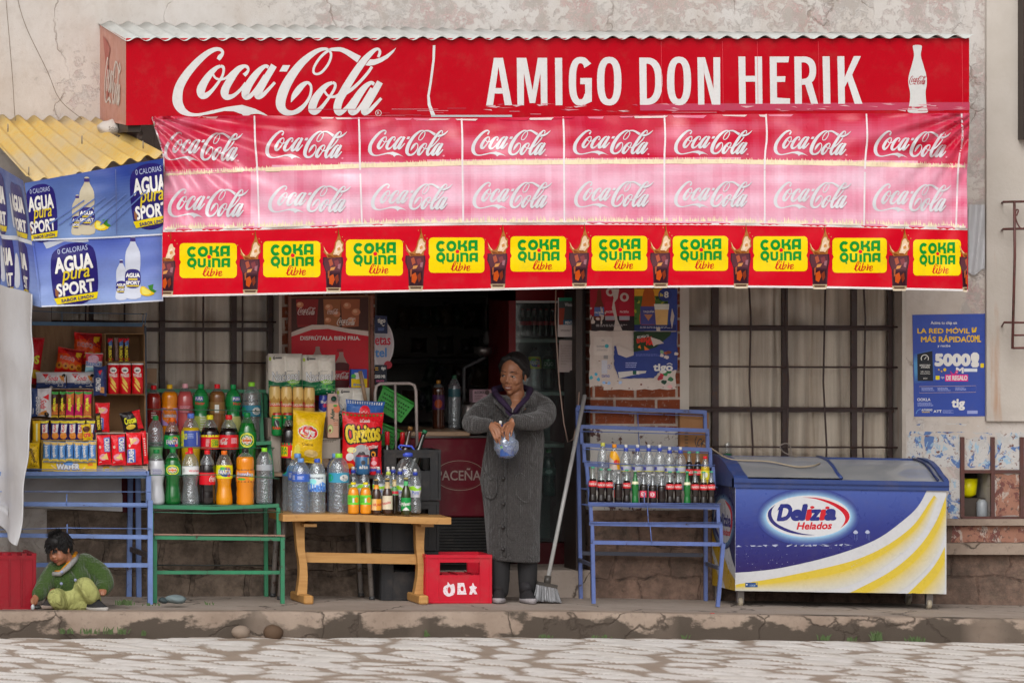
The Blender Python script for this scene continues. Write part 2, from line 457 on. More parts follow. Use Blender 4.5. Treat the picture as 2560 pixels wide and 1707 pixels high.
def m_smooth_plaster():
    t = NT('stained_plaster');p = t.pos();n1 = t.noise(p,2,6,.65);n2 = t.noise(t.pos((6,6,.7)),1.6,4);n3 = t.noise(p,40,4)
    c = t.mix(t.ramp(n1,.35,.7),(.54,.49,.44),(.46,.41,.355));c = t.mix(t.ramp(n2,.62,.75,0,.6),c,(.42,.2,.09))
    X,Y,Z = t.xz();c = t.mix(t.ma('MULTIPLY',t.ramp(Z,1.25,.7),t.ramp(n1,.35,.6)),c,(.24,.19,.16))
    t.set(col=c,rough=.9,spec=.2,nrm=t.bump(t.ma('ADD',n3,n1),.3,.008));return t.m
M_PLASTER2 = m_smooth_plaster()
def m_brickish(name,bw,bh,mo,c1,c2,cm,wob,ns,side=False,paint=None,dirt=(.05,.04,.03),bst=.8):
    t = NT(name);g = t.n('NewGeometry').outputs['Position'];sp = t.n('SeparateXYZ',{'Vector': g})
    cv = t.n('CombineXYZ',{0: t.ma('ADD',sp.outputs[0],sp.outputs[1]),1: sp.outputs[2]})
    nz = t.n('TexNoise',{'Vector': g,'Scale': 4.0,'Detail': 4.0})
    ad = t.n('VectorMath',{0: cv.outputs[0]},operation='ADD')
    scn = t.n('VectorMath',{0: nz.outputs['Color']},operation='SCALE');scn.inputs['Scale'].default_value = wob
    t.t.links.new(scn.outputs[0],ad.inputs[1])
    b = t.n('TexBrick',{'Vector': ad.outputs[0],'Color1': c1,'Color2': c2,'Mortar': cm,'Scale': 1.0,'Mortar Size': mo,'Mortar Smooth': .25,'Brick Width': bw,'Row Height': bh,'Bias': 0.0})
    n1 = t.noise(g,ns,8,.7);n2 = t.noise(g,ns * 6,5,.7)
    c = t.mix(t.ramp(n1,.4,.68,0,.75),b.outputs['Color'],dirt)
    c = t.mix(t.ramp(n2,.56,.64,0,.45),c,cm)
    if paint: c = t.mix(t.ma('MULTIPLY',t.ramp(t.noise(g,3.5,6,.7),.5,.56),paint[1]),c,paint[0])
    if bst > .9: c = t.mix(t.ramp(t.noise(g,11,7,.75),.38,.62,0,.8),c,tuple(k * 1.5 for k in c1));c = t.mix(t.ramp(t.noise(g,3,6,.7),.45,.62,0,.6),c,dirt)
    h = t.ma('ADD',t.ma('MULTIPLY',b.outputs['Fac'],-1.0),t.ma('ADD',n1,t.ma('MULTIPLY',n2,.5)))
    t.set(col=c,rough=.9,spec=.2,nrm=t.bump(h,bst,.02));return t.m
M_STONE = m_brickish('rough_stone_blocks',.36,.215,.02,(.15,.112,.085),(.11,.08,.062),(.03,.022,.018),.13,7,dirt=(.05,.038,.03),bst=1)
M_STONE2 = m_brickish('painted_stone_blocks',.36,.2,.009,(.19,.12,.09),(.155,.125,.1),(.05,.034,.028),.18,7,dirt=(.07,.05,.04),bst=1)
M_BRICK = m_brickish('red_brick',.262,.0838,.009,(.22,.052,.02),(.17,.04,.017),(.4,.33,.28),.012,6,dirt=(.1,.035,.02),bst=.4)
def m_concrete(name,c1,c2,dark,wet=False):
    t = NT(name);p = t.pos();n1 = t.noise(p,2.4,8,.65,.3);n2 = t.noise(p,30,6,.7);n3 = t.noise(t.pos((1.2,1,2.2)),2.1,6,.6)
    c = t.mix(t.ramp(n1,.35,.65),c1,c2);c = t.mix(t.ramp(n2,.55,.72,0,.5),c,dark)
    if wet:
        X,Y,Z = t.xz()
        zz = t.ma('ADD',Z,t.ma('MULTIPLY',t.ma('SUBTRACT',n3,.5),.6))
        side = t.ramp(t.noise(t.pos((1,.01,.01)),.9,2),.34,.46)
        f = t.ma('MULTIPLY',t.ramp(zz,-.045,-.075),side)
        c = t.mix(f,c,(.075,.058,.045))
    vo = t.n('TexVoronoi',{'Vector': t.n('VectorMath',{0: p,1: t.n('VectorMath',{0: t.n('TexNoise',{'Vector': p,'Scale': 3.0,'Detail': 5.0}).outputs['Color'],1: (.5,.5,.5)},operation='MULTIPLY').outputs[0]},operation='ADD').outputs[0],'Scale': 1.1},feature='DISTANCE_TO_EDGE').outputs['Distance']
    ck = t.ramp(vo,.002,.012,1,0);c = t.mix(t.ma('MULTIPLY',ck,.85),c,(.06,.045,.035))
    t.set(col=c,rough=.88,spec=.25,nrm=t.bump(t.ma('ADD',t.ma('MULTIPLY',n2,.6),t.ma('SUBTRACT',n1,ck)),.5,.012));return t.m
M_PAVE = m_concrete('pavement_concrete',(.36,.3,.255),(.29,.235,.195),(.13,.1,.08))
M_KERB = m_concrete('kerb_concrete',(.34,.265,.21),(.235,.175,.135),(.12,.09,.07),True)
def m_torn(name,a,b,c3,d,sc):
    t = NT(name);p = t.pos();n1 = t.noise(p,sc,5,.6,.8);n2 = t.noise(t.pos((1.3,1,.8)),sc * 1.4,6,.7,.6);n3 = t.noise(p,sc * 3,6,.75)
    c = t.mix(t.ramp(n1,.52,.55),a,b);c = t.mix(t.ramp(n2,.56,.585),c,c3);c = t.mix(t.ramp(n3,.57,.6),c,d);c = t.mix(t.ramp(t.noise(p,sc * .6,5,.65),.56,.6),c,tuple(k * .9 for k in a));c = t.mix(t.ramp(n3,.4,.3,0,.8),c,(.1,.085,.075))
    t.set(col=c,rough=.8,nrm=t.bump(t.ma('ADD',n1,n3),.5,.008));return t.m
def m_cobble():
    t = NT('river_cobbles');c = t.col();p = t.pos();n1 = t.noise(p,16,6,.6);n2 = t.noise(p,3,3)
    c = t.mix(t.ramp(n1,.4,.75,0,.35),c,(.3,.25,.2));c = t.mix(t.ramp(n2,.4,.7,0,.25),c,(.45,.38,.32))
    t.set(col=c,rough=.7,spec=.3,nrm=t.bump(n1,.25,.006));return t.m
M_COBBLE = m_cobble()
def m_wood(name,a,b,sc=(1.2,14,14),rough=.5,obj=False):
    t = NT(name);p = t.pos(sc,obj);n1 = t.noise(p,3,6,.6,.8);n2 = t.noise(t.pos(),25,3)
    c = t.mix(t.ramp(n1,.35,.68),a,b);c = t.mix(t.ramp(n2,.62,.75,0,.35),c,(.08,.04,.015))
    t.set(col=c,rough=rough,nrm=t.bump(n1,.15,.004));return t.m
M_PINE = m_wood('varnished_pine',(.5,.27,.085),(.4,.19,.05))
M_PLY = m_wood('plywood',(.34,.19,.085),(.25,.13,.055),(9,9,1.4),.6)
M_DWOOD = m_wood('dark_wood',(.035,.018,.012),(.02,.011,.009),(9,9,1.4),.5)
M_PLANK = m_wood('bare_plank',(.36,.24,.15),(.24,.15,.09))
def m_curtain():
    t = NT('sheer_curtain');p = t.pos((1,1,.25));n = t.noise(p,4,4)
    n2 = t.noise(t.pos((1,1,.04)),9,4,.6);c = t.mix(t.ramp(n2,.38,.62),(.88,.8,.7),(.42,.34,.27));c = t.mix(t.ramp(n,.4,.7,0,.4),c,(.6,.5,.42));t.set(col=c,rough=.95,spec=.1);return t.m  # upright bands put the light and shade of folds into the cloth colour
M_CURT = m_curtain()
def m_tarp():
    t = NT('white_tarpaulin');p = t.pos();n = t.noise(p,5,4,.5,.6);n2 = t.noise(p,2,5,.6)
    c = t.mix(t.ramp(n2,.4,.75),(.5,.5,.52),(.4,.385,.385));t.set(col=c,rough=.42,nrm=t.bump(n,.35,.03));return t.m
M_TARP = m_tarp()
def m_sheet(name,a,b,rough,metal=0.0):
    t = NT(name);p = t.pos();n = t.noise(t.pos((5,1.2,1.2)),4,6,.7);n2 = t.noise(p,26,5,.7);n3 = t.noise(p,2.2,4)
    c = t.mix(t.ramp(n,.35,.7),a,b);c = t.mix(t.ramp(n2,.6,.75,0,.5),c,tuple(k * .55 for k in b))
    c = t.mix(t.ramp(t.noise(t.pos((3,3,3)),3,5),.64,.74,0,.55),c,(.36,.2,.1))
    t.set(col=c,rough=rough,metal=metal,nrm=t.bump(n2,.2,.004));return t.m
M_ZINC = m_sheet('zinc_sheet',(.6,.61,.58),(.5,.51,.49),.5,.1)
def m_fibre():
    t = NT('yellow_fibreglass');p = t.pos();n = t.noise(t.pos((2,7,3)),9,6,.75,1.2);n2 = t.noise(p,1.6,4)
    c = t.mix(t.ramp(n,.38,.66),(.62,.36,.04),(.56,.44,.2));c = t.mix(t.ramp(n2,.45,.68,0,.7),c,(.5,.42,.3))
    c = t.mix(t.ramp(t.noise(p,30,5,.7),.62,.75,0,.6),c,(.2,.13,.05))
    t.set(col=c,rough=.6,nrm=t.bump(n,.4,.005));return t.m
M_FIBRE = m_fibre()
def m_knit(name,a,b,sc=170,st=.8):
    t = NT(name);p = t.pos(obj=False);w1 = t.n('TexWave',{'Vector': p,'Scale': sc / 6.3,'Distortion': 2.5,'Detail': 2.0,'Detail Scale': 3.0},bands_direction='Z').outputs['Fac']
    w2 = t.n('TexWave',{'Vector': p,'Scale': sc / 7,'Distortion': 2.0,'Detail': 2.0},bands_direction='X').outputs['Fac']
    n = t.noise(p,9,4,.6);n2 = t.noise(p,120,3,.7)
    c = t.mix(t.ramp(n2,.3,.7),a,b);c = t.mix(t.ramp(n,.4,.7,0,.3),c,tuple(k * .6 for k in a))
    t.set(col=c,rough=.95,sheen=.25,spec=.15,nrm=t.bump(t.ma('ADD',t.ma('ADD',t.ma('MULTIPLY',w1,.25),t.ma('MULTIPLY',w2,.5)),t.ma('MULTIPLY',n2,1.5)),st,.005));t.t.links.new(t.bump(t.noise(t.pos((1,1,.8)),11,3,.5,1.2),.7,.04),t.b.inputs['Normal'].links[0].from_node.inputs['Normal']);return t.m
M_KNIT = m_knit('grey_knitted_wool',(.066,.06,.058),(.028,.0255,.025))
M_GREENKNIT = m_knit('green_knitted_wool',(.05,.09,.02),(.03,.06,.012),130,.6)
def m_skin(name):
    t = NT(name);p = t.pos();n = t.noise(p,30,3);c = t.mix(t.ramp(n,.35,.7,0,.22),t.col(),(.16,.05,.03))
    t.set(col=c,rough=.48,sss=.08,spec=.4);t.b.inputs['Subsurface Radius'].default_value = (.01,.004,.002);return t.m
M_SKIN = m_skin('skin')
def m_hair():
    t = NT('black_hair');p = t.pos((1,1,.2));n = t.noise(p,120,3);t.set(col=t.mix(n,(.005,.0045,.0045),(.014,.012,.012)),rough=.55,spec=.25,nrm=t.bump(n,.6,.004));return t.m
M_HAIR = m_hair()
M_LEAF = NT('weed_leaf').set(col=(.06,.1,.028),rough=.7).m
# ------------------------------------------------------------------ ground
def X(px): return (px - 1280) / 395.0
def Z(py): return (1490 - py) / 395.0
def zp(x): return -.018 * max(0.0,x)                      # the pavement falls gently to the right
KD = 1.36
mb = MB()
xs = np.linspace(-12,9,85);vs_ = np.linspace(0,KD,9)
mb.grid(lambda u,v: (u,-KD + v,zp(u) + .004 * noise.noise(Vector((u * 3,v * 3,0)))),xs,vs_)
mb.grid(lambda u,v: (u,v,zp(u)),[-12,0,9],[0,.36])
tag(mb.build('pavement',M_PAVE),kind='structure')
mb = MB()
def kerbp(u,v):
    j = .008 * noise.noise(Vector((u * 4,v * 9,3)))
    if v < .5: return (u,-KD + lerp(.13,0,v / .5) + j * .3,zp(u) + .004)
    if v < .75: return (u,-KD - .018 * (v - .5) / .25,zp(u) + .004 - .014 * ((v - .5) / .25) ** 2)
    return (u,-KD - .018 - .02 * (v - .75) / .25 + j,zp(u) - .01 - .19 * (v - .75) / .25)
mb.grid(kerbp,np.linspace(-12,9,420),[0,.25,.5,.56,.62,.68,.75,.8,.85,.9,.95,1])
tag(mb.build('kerb',M_KERB),kind='structure')
# cobbled street: domed river stones bedded in brown earth
GX,GY = .021,.0205
ax = np.arange(-6.2,4.8,GX);ay = np.arange(KD + .012,5.6,GY)
AX,AY = np.meshgrid(ax,ay)
rng = np.random.RandomState(4)
px_,py_ = .40,.30;f1 = np.full(AX.shape,9.0);f2 = np.full(AX.shape,9.0);tn = np.zeros(AX.shape)
U = AX * .574 + AY * .819;V = AY * .574 - AX * .819
ci,cj = np.floor(U / px_).astype(int),np.floor(V / py_).astype(int)
jit = rng.rand(200,120,3)
for di in (-1,0,1,2):
    for dj in (-2,-1,0,1,2):
        a,b = ci + di,cj + dj
        q = jit[a % 200,b % 120]
        cx = (a + .5 + (b % 2) * .5 + (q[...,0] - .5) * .62) * px_;cy = (b + .5 + (q[...,1] - .5) * .62) * py_
        dd = np.hypot((U - cx) / px_ * .62,(V - cy) / py_)
        nw = dd < f1;f2 = np.where(nw,f1,np.minimum(f2,dd));tn = np.where(nw,q[...,2],tn);f1 = np.where(nw,dd,f1)
g = np.clip((f2 - f1) / .34,0,1);gs = g * g * (3 - 2 * g)
low = np.array([[noise.noise(Vector((x * .8,y * .8,5))) for x in ax[::12]] for y in ay[::12]])
lo = np.repeat(np.repeat(low,12,0),12,1)[:AX.shape[0],:AX.shape[1]]
zz = -.150 + .006 * gs + .004 * tn * gs - .012 * np.clip(AX,0,5) + .016 * lo - .012 * np.clip((KD + .25 - AY) / .25,0,1)
mb = MB();ny,nx = AX.shape
mb.v = list(zip(AX.ravel(),(-AY).ravel(),zz.ravel()))
idx = np.arange(nx * ny).reshape(ny,nx)
qf = np.stack([idx[:-1,:-1],idx[1:,:-1],idx[1:,1:],idx[:-1,1:]],-1).reshape(-1,4)
gc = gs[:-1,:-1].ravel();tc = tn[:-1,:-1].ravel();er = np.clip((KD + .2 - AY[:-1,:-1].ravel()) / .15,0,1) * (lo[:-1,:-1].ravel() > -.25)
fl = np.array([[noise.noise(Vector((x * 2.3,y * 1.3,8))) for x in ax[::6]] for y in ay[::6]]);fl = np.repeat(np.repeat(fl,6,0),6,1)[:AX.shape[0],:AX.shape[1]][:-1,:-1].ravel()
fm = rng.rand(*gc.shape);wgt = np.clip((gc - .2 - .85 * fl - .1 * (fm - .5)) / .36,0,1) * (1 - .7 * er)
c0 = np.array((.33,.255,.2));c1 = np.array((.8,.76,.73));c2 = np.array((.72,.68,.64))
cc = c0 * (1 - wgt)[:,None] + (c1 * (1 - tc)[:,None] + c2 * tc[:,None]) * wgt[:,None]
mb.f = [tuple(int(k) for k in q) for q in qf];mb.c = [tuple(k) for k in cc];mb.s = [True] * len(mb.f);mb.m = [0] * len(mb.f)
far = (.5,.44,.38)
for x0,x1,y0,y1 in ((-80,80,-90,-5.59),(-80,-6.2,-5.59,-KD - .03),(4.78,80,-5.59,-KD - .03)):
    mb.grid(lambda u,v: (u,v,-.165),np.linspace(x0,x1,24),np.linspace(y0,y1,24),far)
tag(mb.build('street',M_COBBLE),kind='structure')

# ------------------------------------------------------------------ the shop building
T = .36
shop = thing('shop_building','old shop building with peeling cream plaster, two barred windows and an open doorway','building')
mb = MB()
zt,zl,zb = 5.4,Z(640),Z(1275)
mb.box(-9,X(117),0,T,0,zt)
mb.box(X(117),2.494,0,T,zl,zt)
mb.box(2.494,X(2462),0,T,Z(1050),zt)
mb.box(X(2462),7,-.035,T,Z(1052),zt,mi=1)
# lower right corner with the little cellar window
mb.box(2.494,X(2408),0,T,Z(1300),Z(1050));mb.box(X(2478),7,0,T,Z(1300),Z(1050));mb.box(X(2408),X(2478),0,T,Z(1178),Z(1050))
mb.box(X(2408),X(2478),.3,T,Z(1300),Z(1178))
mb.box(2.494,7,.003,T,-.3,Z(1300),mi=2)
mb.build('wall',[M_PLASTER,M_PLASTER2,M_STONE2],shop)
mb = MB();mb.box(X(117),-.868,-.006,T,-.2,zb);mb.build('stone_base',M_STONE,shop)
mb = MB();mb.box(X(1476),2.494,-.006,T,-.2,zb);mb.build('stone_base',M_STONE2,shop)
mb = MB();mb.box(-1.456,-.868,0,T,zb,zl);mb.build('brick_pillar',M_BRICK,shop)
mb = MB();mb.box(X(1476),1.063,0,T,Z(1068),zl);bp = mb.build('brick_pillar',M_BRICK,shop)
mb = MB();mb.box(X(1476),1.063,0.003,T,zb,Z(1068));wp = mb.build('whitewashed_stone',None or NT('flaking_whitewash').m,shop)
t = NT('flaking_whitewash2');p = t.pos();n = t.noise(p,7,8,.7);n2 = t.noise(p,26,5,.7)
f = t.ramp(t.ma('ADD',t.ma('MULTIPLY',n,.6),t.ma('MULTIPLY',n2,.4)),.53,.56)
t.set(col=t.mix(f,(.5,.47,.43),(.09,.04,.035)),rough=.9,nrm=t.bump(n2,.4,.006));wp.data.materials[0] = t.m
# stone sill course, low ledge and string course at the right
mb = MB();mb.box(2.55,7,-.05,0,Z(1312),Z(1296));mb.box(2.5,7,-.07,0,Z(1384),Z(1356));mb.build('ledge',M_KERB,shop)

IRON = (.04,.016,.012)
def window(x0,x1,z0,z1,xv,zh,gx,gz,bent=0):
    fr = MB();y = .19
    for x,wd in xv: fr.box(x - wd / 2,x + wd / 2,y - .02,y + .02,z0,z1,IRON)
    for z,wd in zh: fr.box(x0,x1,y - .017,y + .017,z - wd / 2,z + wd / 2,IRON)
    fo = fr.build('window',M_PAINT2,shop)
    pn = MB();pn.box(x0,x1,y + .022,y + .026,z0,z1);pn.build('pane',M_WIN,fo)
    gr = MB();yg = .085
    for i,x in enumerate(gx):
        k = [((i * 7 + j * 3) % 5 - 2) * .006 * bent for j in range(5)]
        gr.tube([(x + k[j] + j * .003 * bent,yg,lerp(z1,z0,j / 4)) for j in range(5)],.0062,IRON,6)
    for z in gz: gr.tube([(x0 - .02,yg + .012,z),(lerp(x0,x1,.5),yg + .012,z - .004),(x1 + .03,yg + .012,z - .006)],.0062,IRON,6)
    gr.build('window_grille',M_PAINT2,fo)
    rv = MB()
    rv.box(x0 - .06,x0 + .001,.002,.3,z0,z1,(.33,.24,.18));rv.box(x1 - .001,x1 + .06,.002,.3,z0,z1,(.33,.22,.17));rv.box(x0 - .06,x1 + .06,.002,.3,z0 - .04,z0,(.2,.16,.13))
    rv.build('reveal',M_PLASTER2,fo)
def Xi(px,y): return XC + (px - VPX) / (F / (D + y))
def Zi(py,y): return ZC - (py - VPY) / (F / (D + y))
window(X(128),X(698),Z(1272),zl,[(Xi(405,.19),.034),(Xi(228,.19),.026),(Xi(584,.19),.034),(X(690),.03),(X(136),.02)],
       [(Zi(824,.19),.026),(Z(1262),.03)],[Xi(214,.09),Xi(311,.09),Xi(508,.09),Xi(606,.09)],[Zi(803,.09),Zi(905,.09),Zi(1000,.09),Zi(1100,.09)])
window(1.12,X(2256),Z(1272),zl,[(Xi(1787,.19),.04),(Xi(1961,.19),.034),(Xi(2134,.19),.034),(X(2247),.026),(1.14,.03)],
       [(Zi(820,.19),.034),(Zi(1024,.19),.03),(Z(1262),.03)],[Xi(1873,.09),Xi(1966,.09),Xi(2060,.09),Xi(2157,.09)],[Zi(815,.09),Zi(916,.09),Zi(1018,.09),Zi(1116,.09)],1)
mb = MB()
for x0,x1 in ((-.868,-.83),(X(1455),X(1476))): mb.box(x0,x1,.12,.2,.17,zl)
mb.box(-.868,X(1476),.12,.2,Z(700),zl);mb.build('door_frame',M_DWOOD,shop)
mb = MB();mb.rbox(-.868,X(1500),-.0,3.4,-.06,.165,.012);mb.build('door_step',M_PAVE,shop)
mb = MB();a,b,c,d = -1.75,.9,.3,3.4                       # the dark room behind the doorway
mb.box(a - .1,a,T,d,0,2.5);mb.box(b,b + .1,T,d,0,2.5);mb.box(a - .1,b + .1,d,d + .1,0,2.5);mb.box(a - .1,b + .1,T,d,2.5,2.6)
mb.box(a,-.868,T - .01,T + .05,0,2.5);mb.box(.494,b,T - .01,T + .05,0,2.5);mb.box(a,b,T - .01,T + .05,zl,2.5)
mb.build('room',NT('sooty_room_wall').set(col=(.4,.38,.36),rough=.9).m,shop)
mb = MB();cw = MB()
def clutter():
    rr = random.Random(3);m = MB()
    for k in range(4): m.box(-1.2,.45,2.6,3.1,.5 + k * .45,.53 + k * .45,(.05,.035,.02))
    return m
clutter().build('back_shelf',M_DWOOD,shop)
# curtains hanging inside the windows
def curtain(x0,x1,z0,z1,label,sd):
    m = MB();rr = random.Random(sd);ph = [rr.uniform(0,6) for _ in range(4)]
    def f(u,v):
        x = lerp(x0,x1,u)
        a = sin(x * 26 + ph[0] + sin(x * 7 + ph[1]) * 1.6) * .034 + sin(x * 61 + ph[2] + v) * .012
        return (x + .03 * sin(v * 3 + x * 9) * (1 - v),.265 + a * (1.2 - .5 * v),lerp(z0,z1,v))
    m.grid(f,np.linspace(0,1,180),np.linspace(0,1,12))
    tag(m.build('curtain',M_CURT),label,'curtain','curtains behind the shop windows')
curtain(X(100),X(720),Z(1300),zl,'brownish sheer curtain behind the left barred window, above the soda bottles',1)
curtain(1.06,X(2262),Z(1300),zl,'beige sheer curtain behind the right barred window, above the ice cream freezer',2)
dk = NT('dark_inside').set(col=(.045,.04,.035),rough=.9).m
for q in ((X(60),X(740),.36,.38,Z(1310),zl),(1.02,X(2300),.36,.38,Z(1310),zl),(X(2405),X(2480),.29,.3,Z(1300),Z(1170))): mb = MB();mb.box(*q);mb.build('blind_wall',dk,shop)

# scraps of torn posters and paint on the corner wall
pr = Pr();rr = random.Random(11)
def blob(cx,cy,rx,ry,col,k=9,j=.5):
    pr.poly([(cx + rx * cos(2 * pi * i / k) * rr.uniform(1 - j,1),cy + ry * sin(2 * pi * i / k) * rr.uniform(1 - j,1)) for i in range(k)],col)
WB,LB,PB,BR = hexc('d8d3d0'),hexc('7fa3c4'),hexc('4a6ca8'),hexc('6e3a33')
def ragp(pts,amp,n=10):
    o = []
    for i,a in enumerate(pts):
        b = pts[(i + 1) % len(pts)]
        for k in range(n): f = k / n;o.append((lerp(a[0],b[0],f) + rr.uniform(-amp,amp),lerp(a[1],b[1],f) + rr.uniform(-amp,amp)))
    return o
TORN = m_torn('torn_poster_layers',(.52,.5,.48),(.09,.17,.38),(.32,.45,.56),(.16,.06,.045),9)
TORN2 = m_torn('flaking_red_paint',(.32,.15,.1),(.16,.055,.045),(.42,.34,.29),(.1,.06,.05),10)
for pts,am,mt in (([(2270,1064),(2340,1056),(2420,1062),(2482,1070),(2478,1084),(2390,1080),(2276,1086)],4,TORN),([(2270,1090),(2304,1088),(2306,1170),(2270,1166)],4,TORN),([(2309,1090),(2398,1086),(2402,1166),(2312,1172)],4,TORN),([(2414,1094),(2470,1090),(2474,1168),(2416,1166)],5,TORN),([(2490,1084),(2570,1082),(2640,1100),(2640,1170),(2490,1172)],5,TORN),([(2376,1192),(2400,1200),(2402,1290),(2380,1310),(2366,1260)],4,TORN),([(2490,1186),(2640,1186),(2640,1288),(2490,1290)],4,TORN2),([(2380,1314),(2700,1314),(2700,1354),(2378,1354)],2,TORN2)):
    pr = Pr();pr.poly(ragp(pts,am),WB);m = MB();pr.to(m,flat(.001));m.build('torn_poster',mt,shop)
# rusty grille of the cellar window, with a yellow plant pot and jars behind it
g = MB();RU = (.1,.028,.02)
for px in (2404,2480,2553): g.box(X(px) - .012,X(px) + .012,-.02,.0,Z(1292),Z(1092),RU)
g.box(X(2404),X(2640),-.016,-.002,Z(1182),Z(1174),RU);g.box(X(2404),X(2640),-.016,-.002,Z(1298),Z(1290),RU)
g.build('cellar_window_bars',M_PAINT2,shop)
t = thing('flower_pot','bright yellow pot behind the rusty bars of the small cellar window','pot',(X(2443),.15,Z(1296)))
m = MB();m.lathe([(.02,0),(.05,.02),(.062,.12),(.058,.12)],(X(2440),.16,Z(1246)),14,hexc('e6dc00'));m.lathe([(.016,0),(.028,.01),(.03,.1)],(X(2420),.16,Z(1240)),12,hexc('c8c400'));m.build('pot',M_PLAST,t)
m = MB();m.box(X(2410),X(2476),.1,.22,Z(1298),Z(1247),(.06,.045,.035));m.lathe([(.03,0),(.034,.02),(.034,.1),(.02,.12)],(X(2465),.08,Z(1297)),12,(.3,.32,.34));m.build('jar_box',M_PLAST,t)
# neighbour's dark shutter at the top right and rusty iron balcony bars below it
t = thing('window_shutter','dark brown wooden shutter at the top right corner, above the rusty bars','shutter',(X(2580),-.05,Z(230)))
m = MB();m.box(X(2545),X(2760),-.12,-.035,Z(218),Z(-300),(.04,.02,.018));m.build('shutter_leaf',M_DWOOD,t)
m = MB();m.box(X(2540),X(2549),-.14,-.035,Z(350),Z(-300),(.04,.02,.018));m.box(X(2549),X(2760),-.13,-.035,Z(345),Z(220),(.05,.025,.022));m.build('frame',M_DWOOD,t)
t = thing('iron_railing','rusty wrought iron bars fixed to the pale wall at the right edge','railing',(X(2560),-.1,Z(870)))
RU2 = hexc('6a3a34');m = MB();d0 = .16
for y in (505,573): m.tube([P(2505,y + 3,.035),P(2508,y,d0),P(2700,y - 3,d0)],.008,RU2,6)
m.build('rail',M_PAINT2,t)
m = MB();m.tube([P(2536,505,d0),P(2537,640,d0),P(2531,872,d0)],.009,RU2,6)
m.tube([P(2505,815,.035),P(2510,806,d0),P(2700,808,d0)],.007,RU2,6);m.tube([P(2532,870,d0),P(2700,868,d0)],.008,RU2,6);m.tube([P(2536,838,d0),P(2700,836,d0)],.007,RU2,6)
m.build('upright',M_PAINT2,t)
m = MB();m.tube([P(*q,d0) for q in cr([(2541,540),(2546,527),(2541,525),(2538,540),(2545,562),(2556,572),(2570,560)],5)],.005,RU2,6);m.build('scroll',M_PAINT2,t)
# sagging wires on the wall
for nm,pts,lb in (('wire',[(10,-60),(30,180),(38,300),(52,428)],'thin straight wire hanging down the plaster to the yellow roof'),
                    ('wire',[(35,-40),(62,60),(118,178),(150,250),(207,300)],'thin curved wire crossing the cracked plaster left of the sign')):
    m = MB();m.tube([P(p[0],p[1],.03 if i < len(pts) - 1 else .06) for i,p in enumerate(cr([(*q,) for q in pts],6))],.0022,(.2,.16,.12),5)
    tag(m.build(nm,M_PLAST),lb,'wire')
# ------------------------------------------------------------------ script lettering, drawn stroke by stroke
def _A(p): return (p[0] / 7.84 + 420,p[1] / 7.84 + 110) + ((p[2] / 7.84,) if len(p) > 2 else ())
def _B(p): return (p[0] / 7.35 + 680,p[1] / 7.35 + 110) + ((p[2] / 7.35,) if len(p) > 2 else ())
LOGO_A = [
 [(985,312,70),(1020,258,88),(1062,205,62),(1066,150,58),(1005,108,68),(900,118,88),(760,195,112),(600,330,135),(430,515,150),(300,695,165),(215,870,180),(185,1050,195),(200,1180,190),(265,1290,158),(350,1352,110),(460,1388,72),(600,1390,55),(760,1360,56),(900,1330,66)],
 [(1030,438,58),(940,480,80),(820,600,122),(710,760,150),(645,900,165),(660,1005,140),(740,1015,110),(850,930,72),(960,795,56),(1060,640,50),(1092,520,50),(1078,455,58),(1030,438,58)],
 [(880,600,44),(930,670,42),(1010,700,46),(1080,692,46),(1160,655,52),(1260,570,68),(1380,478,78),(1480,440,66),(1550,455,60),(1572,515,50),(1538,575,66),(1490,618,80)],
 [(1480,442,66),(1350,540,108),(1235,690,138),(1145,840,150),(1110,950,160),(1140,1035,130),(1230,1040,92),(1330,985,68),(1440,880,60),(1530,770,66)],
 [(1970,460,66),(1905,440,70),(1800,515,108),(1680,655,138),(1585,800,150),(1520,950,155),(1530,1035,130),(1610,1025,90),(1700,930,72),(1800,785,66),(1900,620,60)],
 [(2078,425,125),(1960,620,130),(1850,805,140),(1772,950,148),(1765,1030,122),(1850,1010,88),(1960,905,66),(2095,758,52)]]
LOGO_AP = [[(900,1300),(1150,1238),(1450,1198),(1700,1272),(1870,1355),(2025,1452),(1900,1402),(1765,1371),(1630,1381),(1560,1420),(1514,1462),(1450,1380),(1282,1322),(1100,1318),(900,1362)],[(2250,420),(2395,420),(2330,545),(2180,545)]]
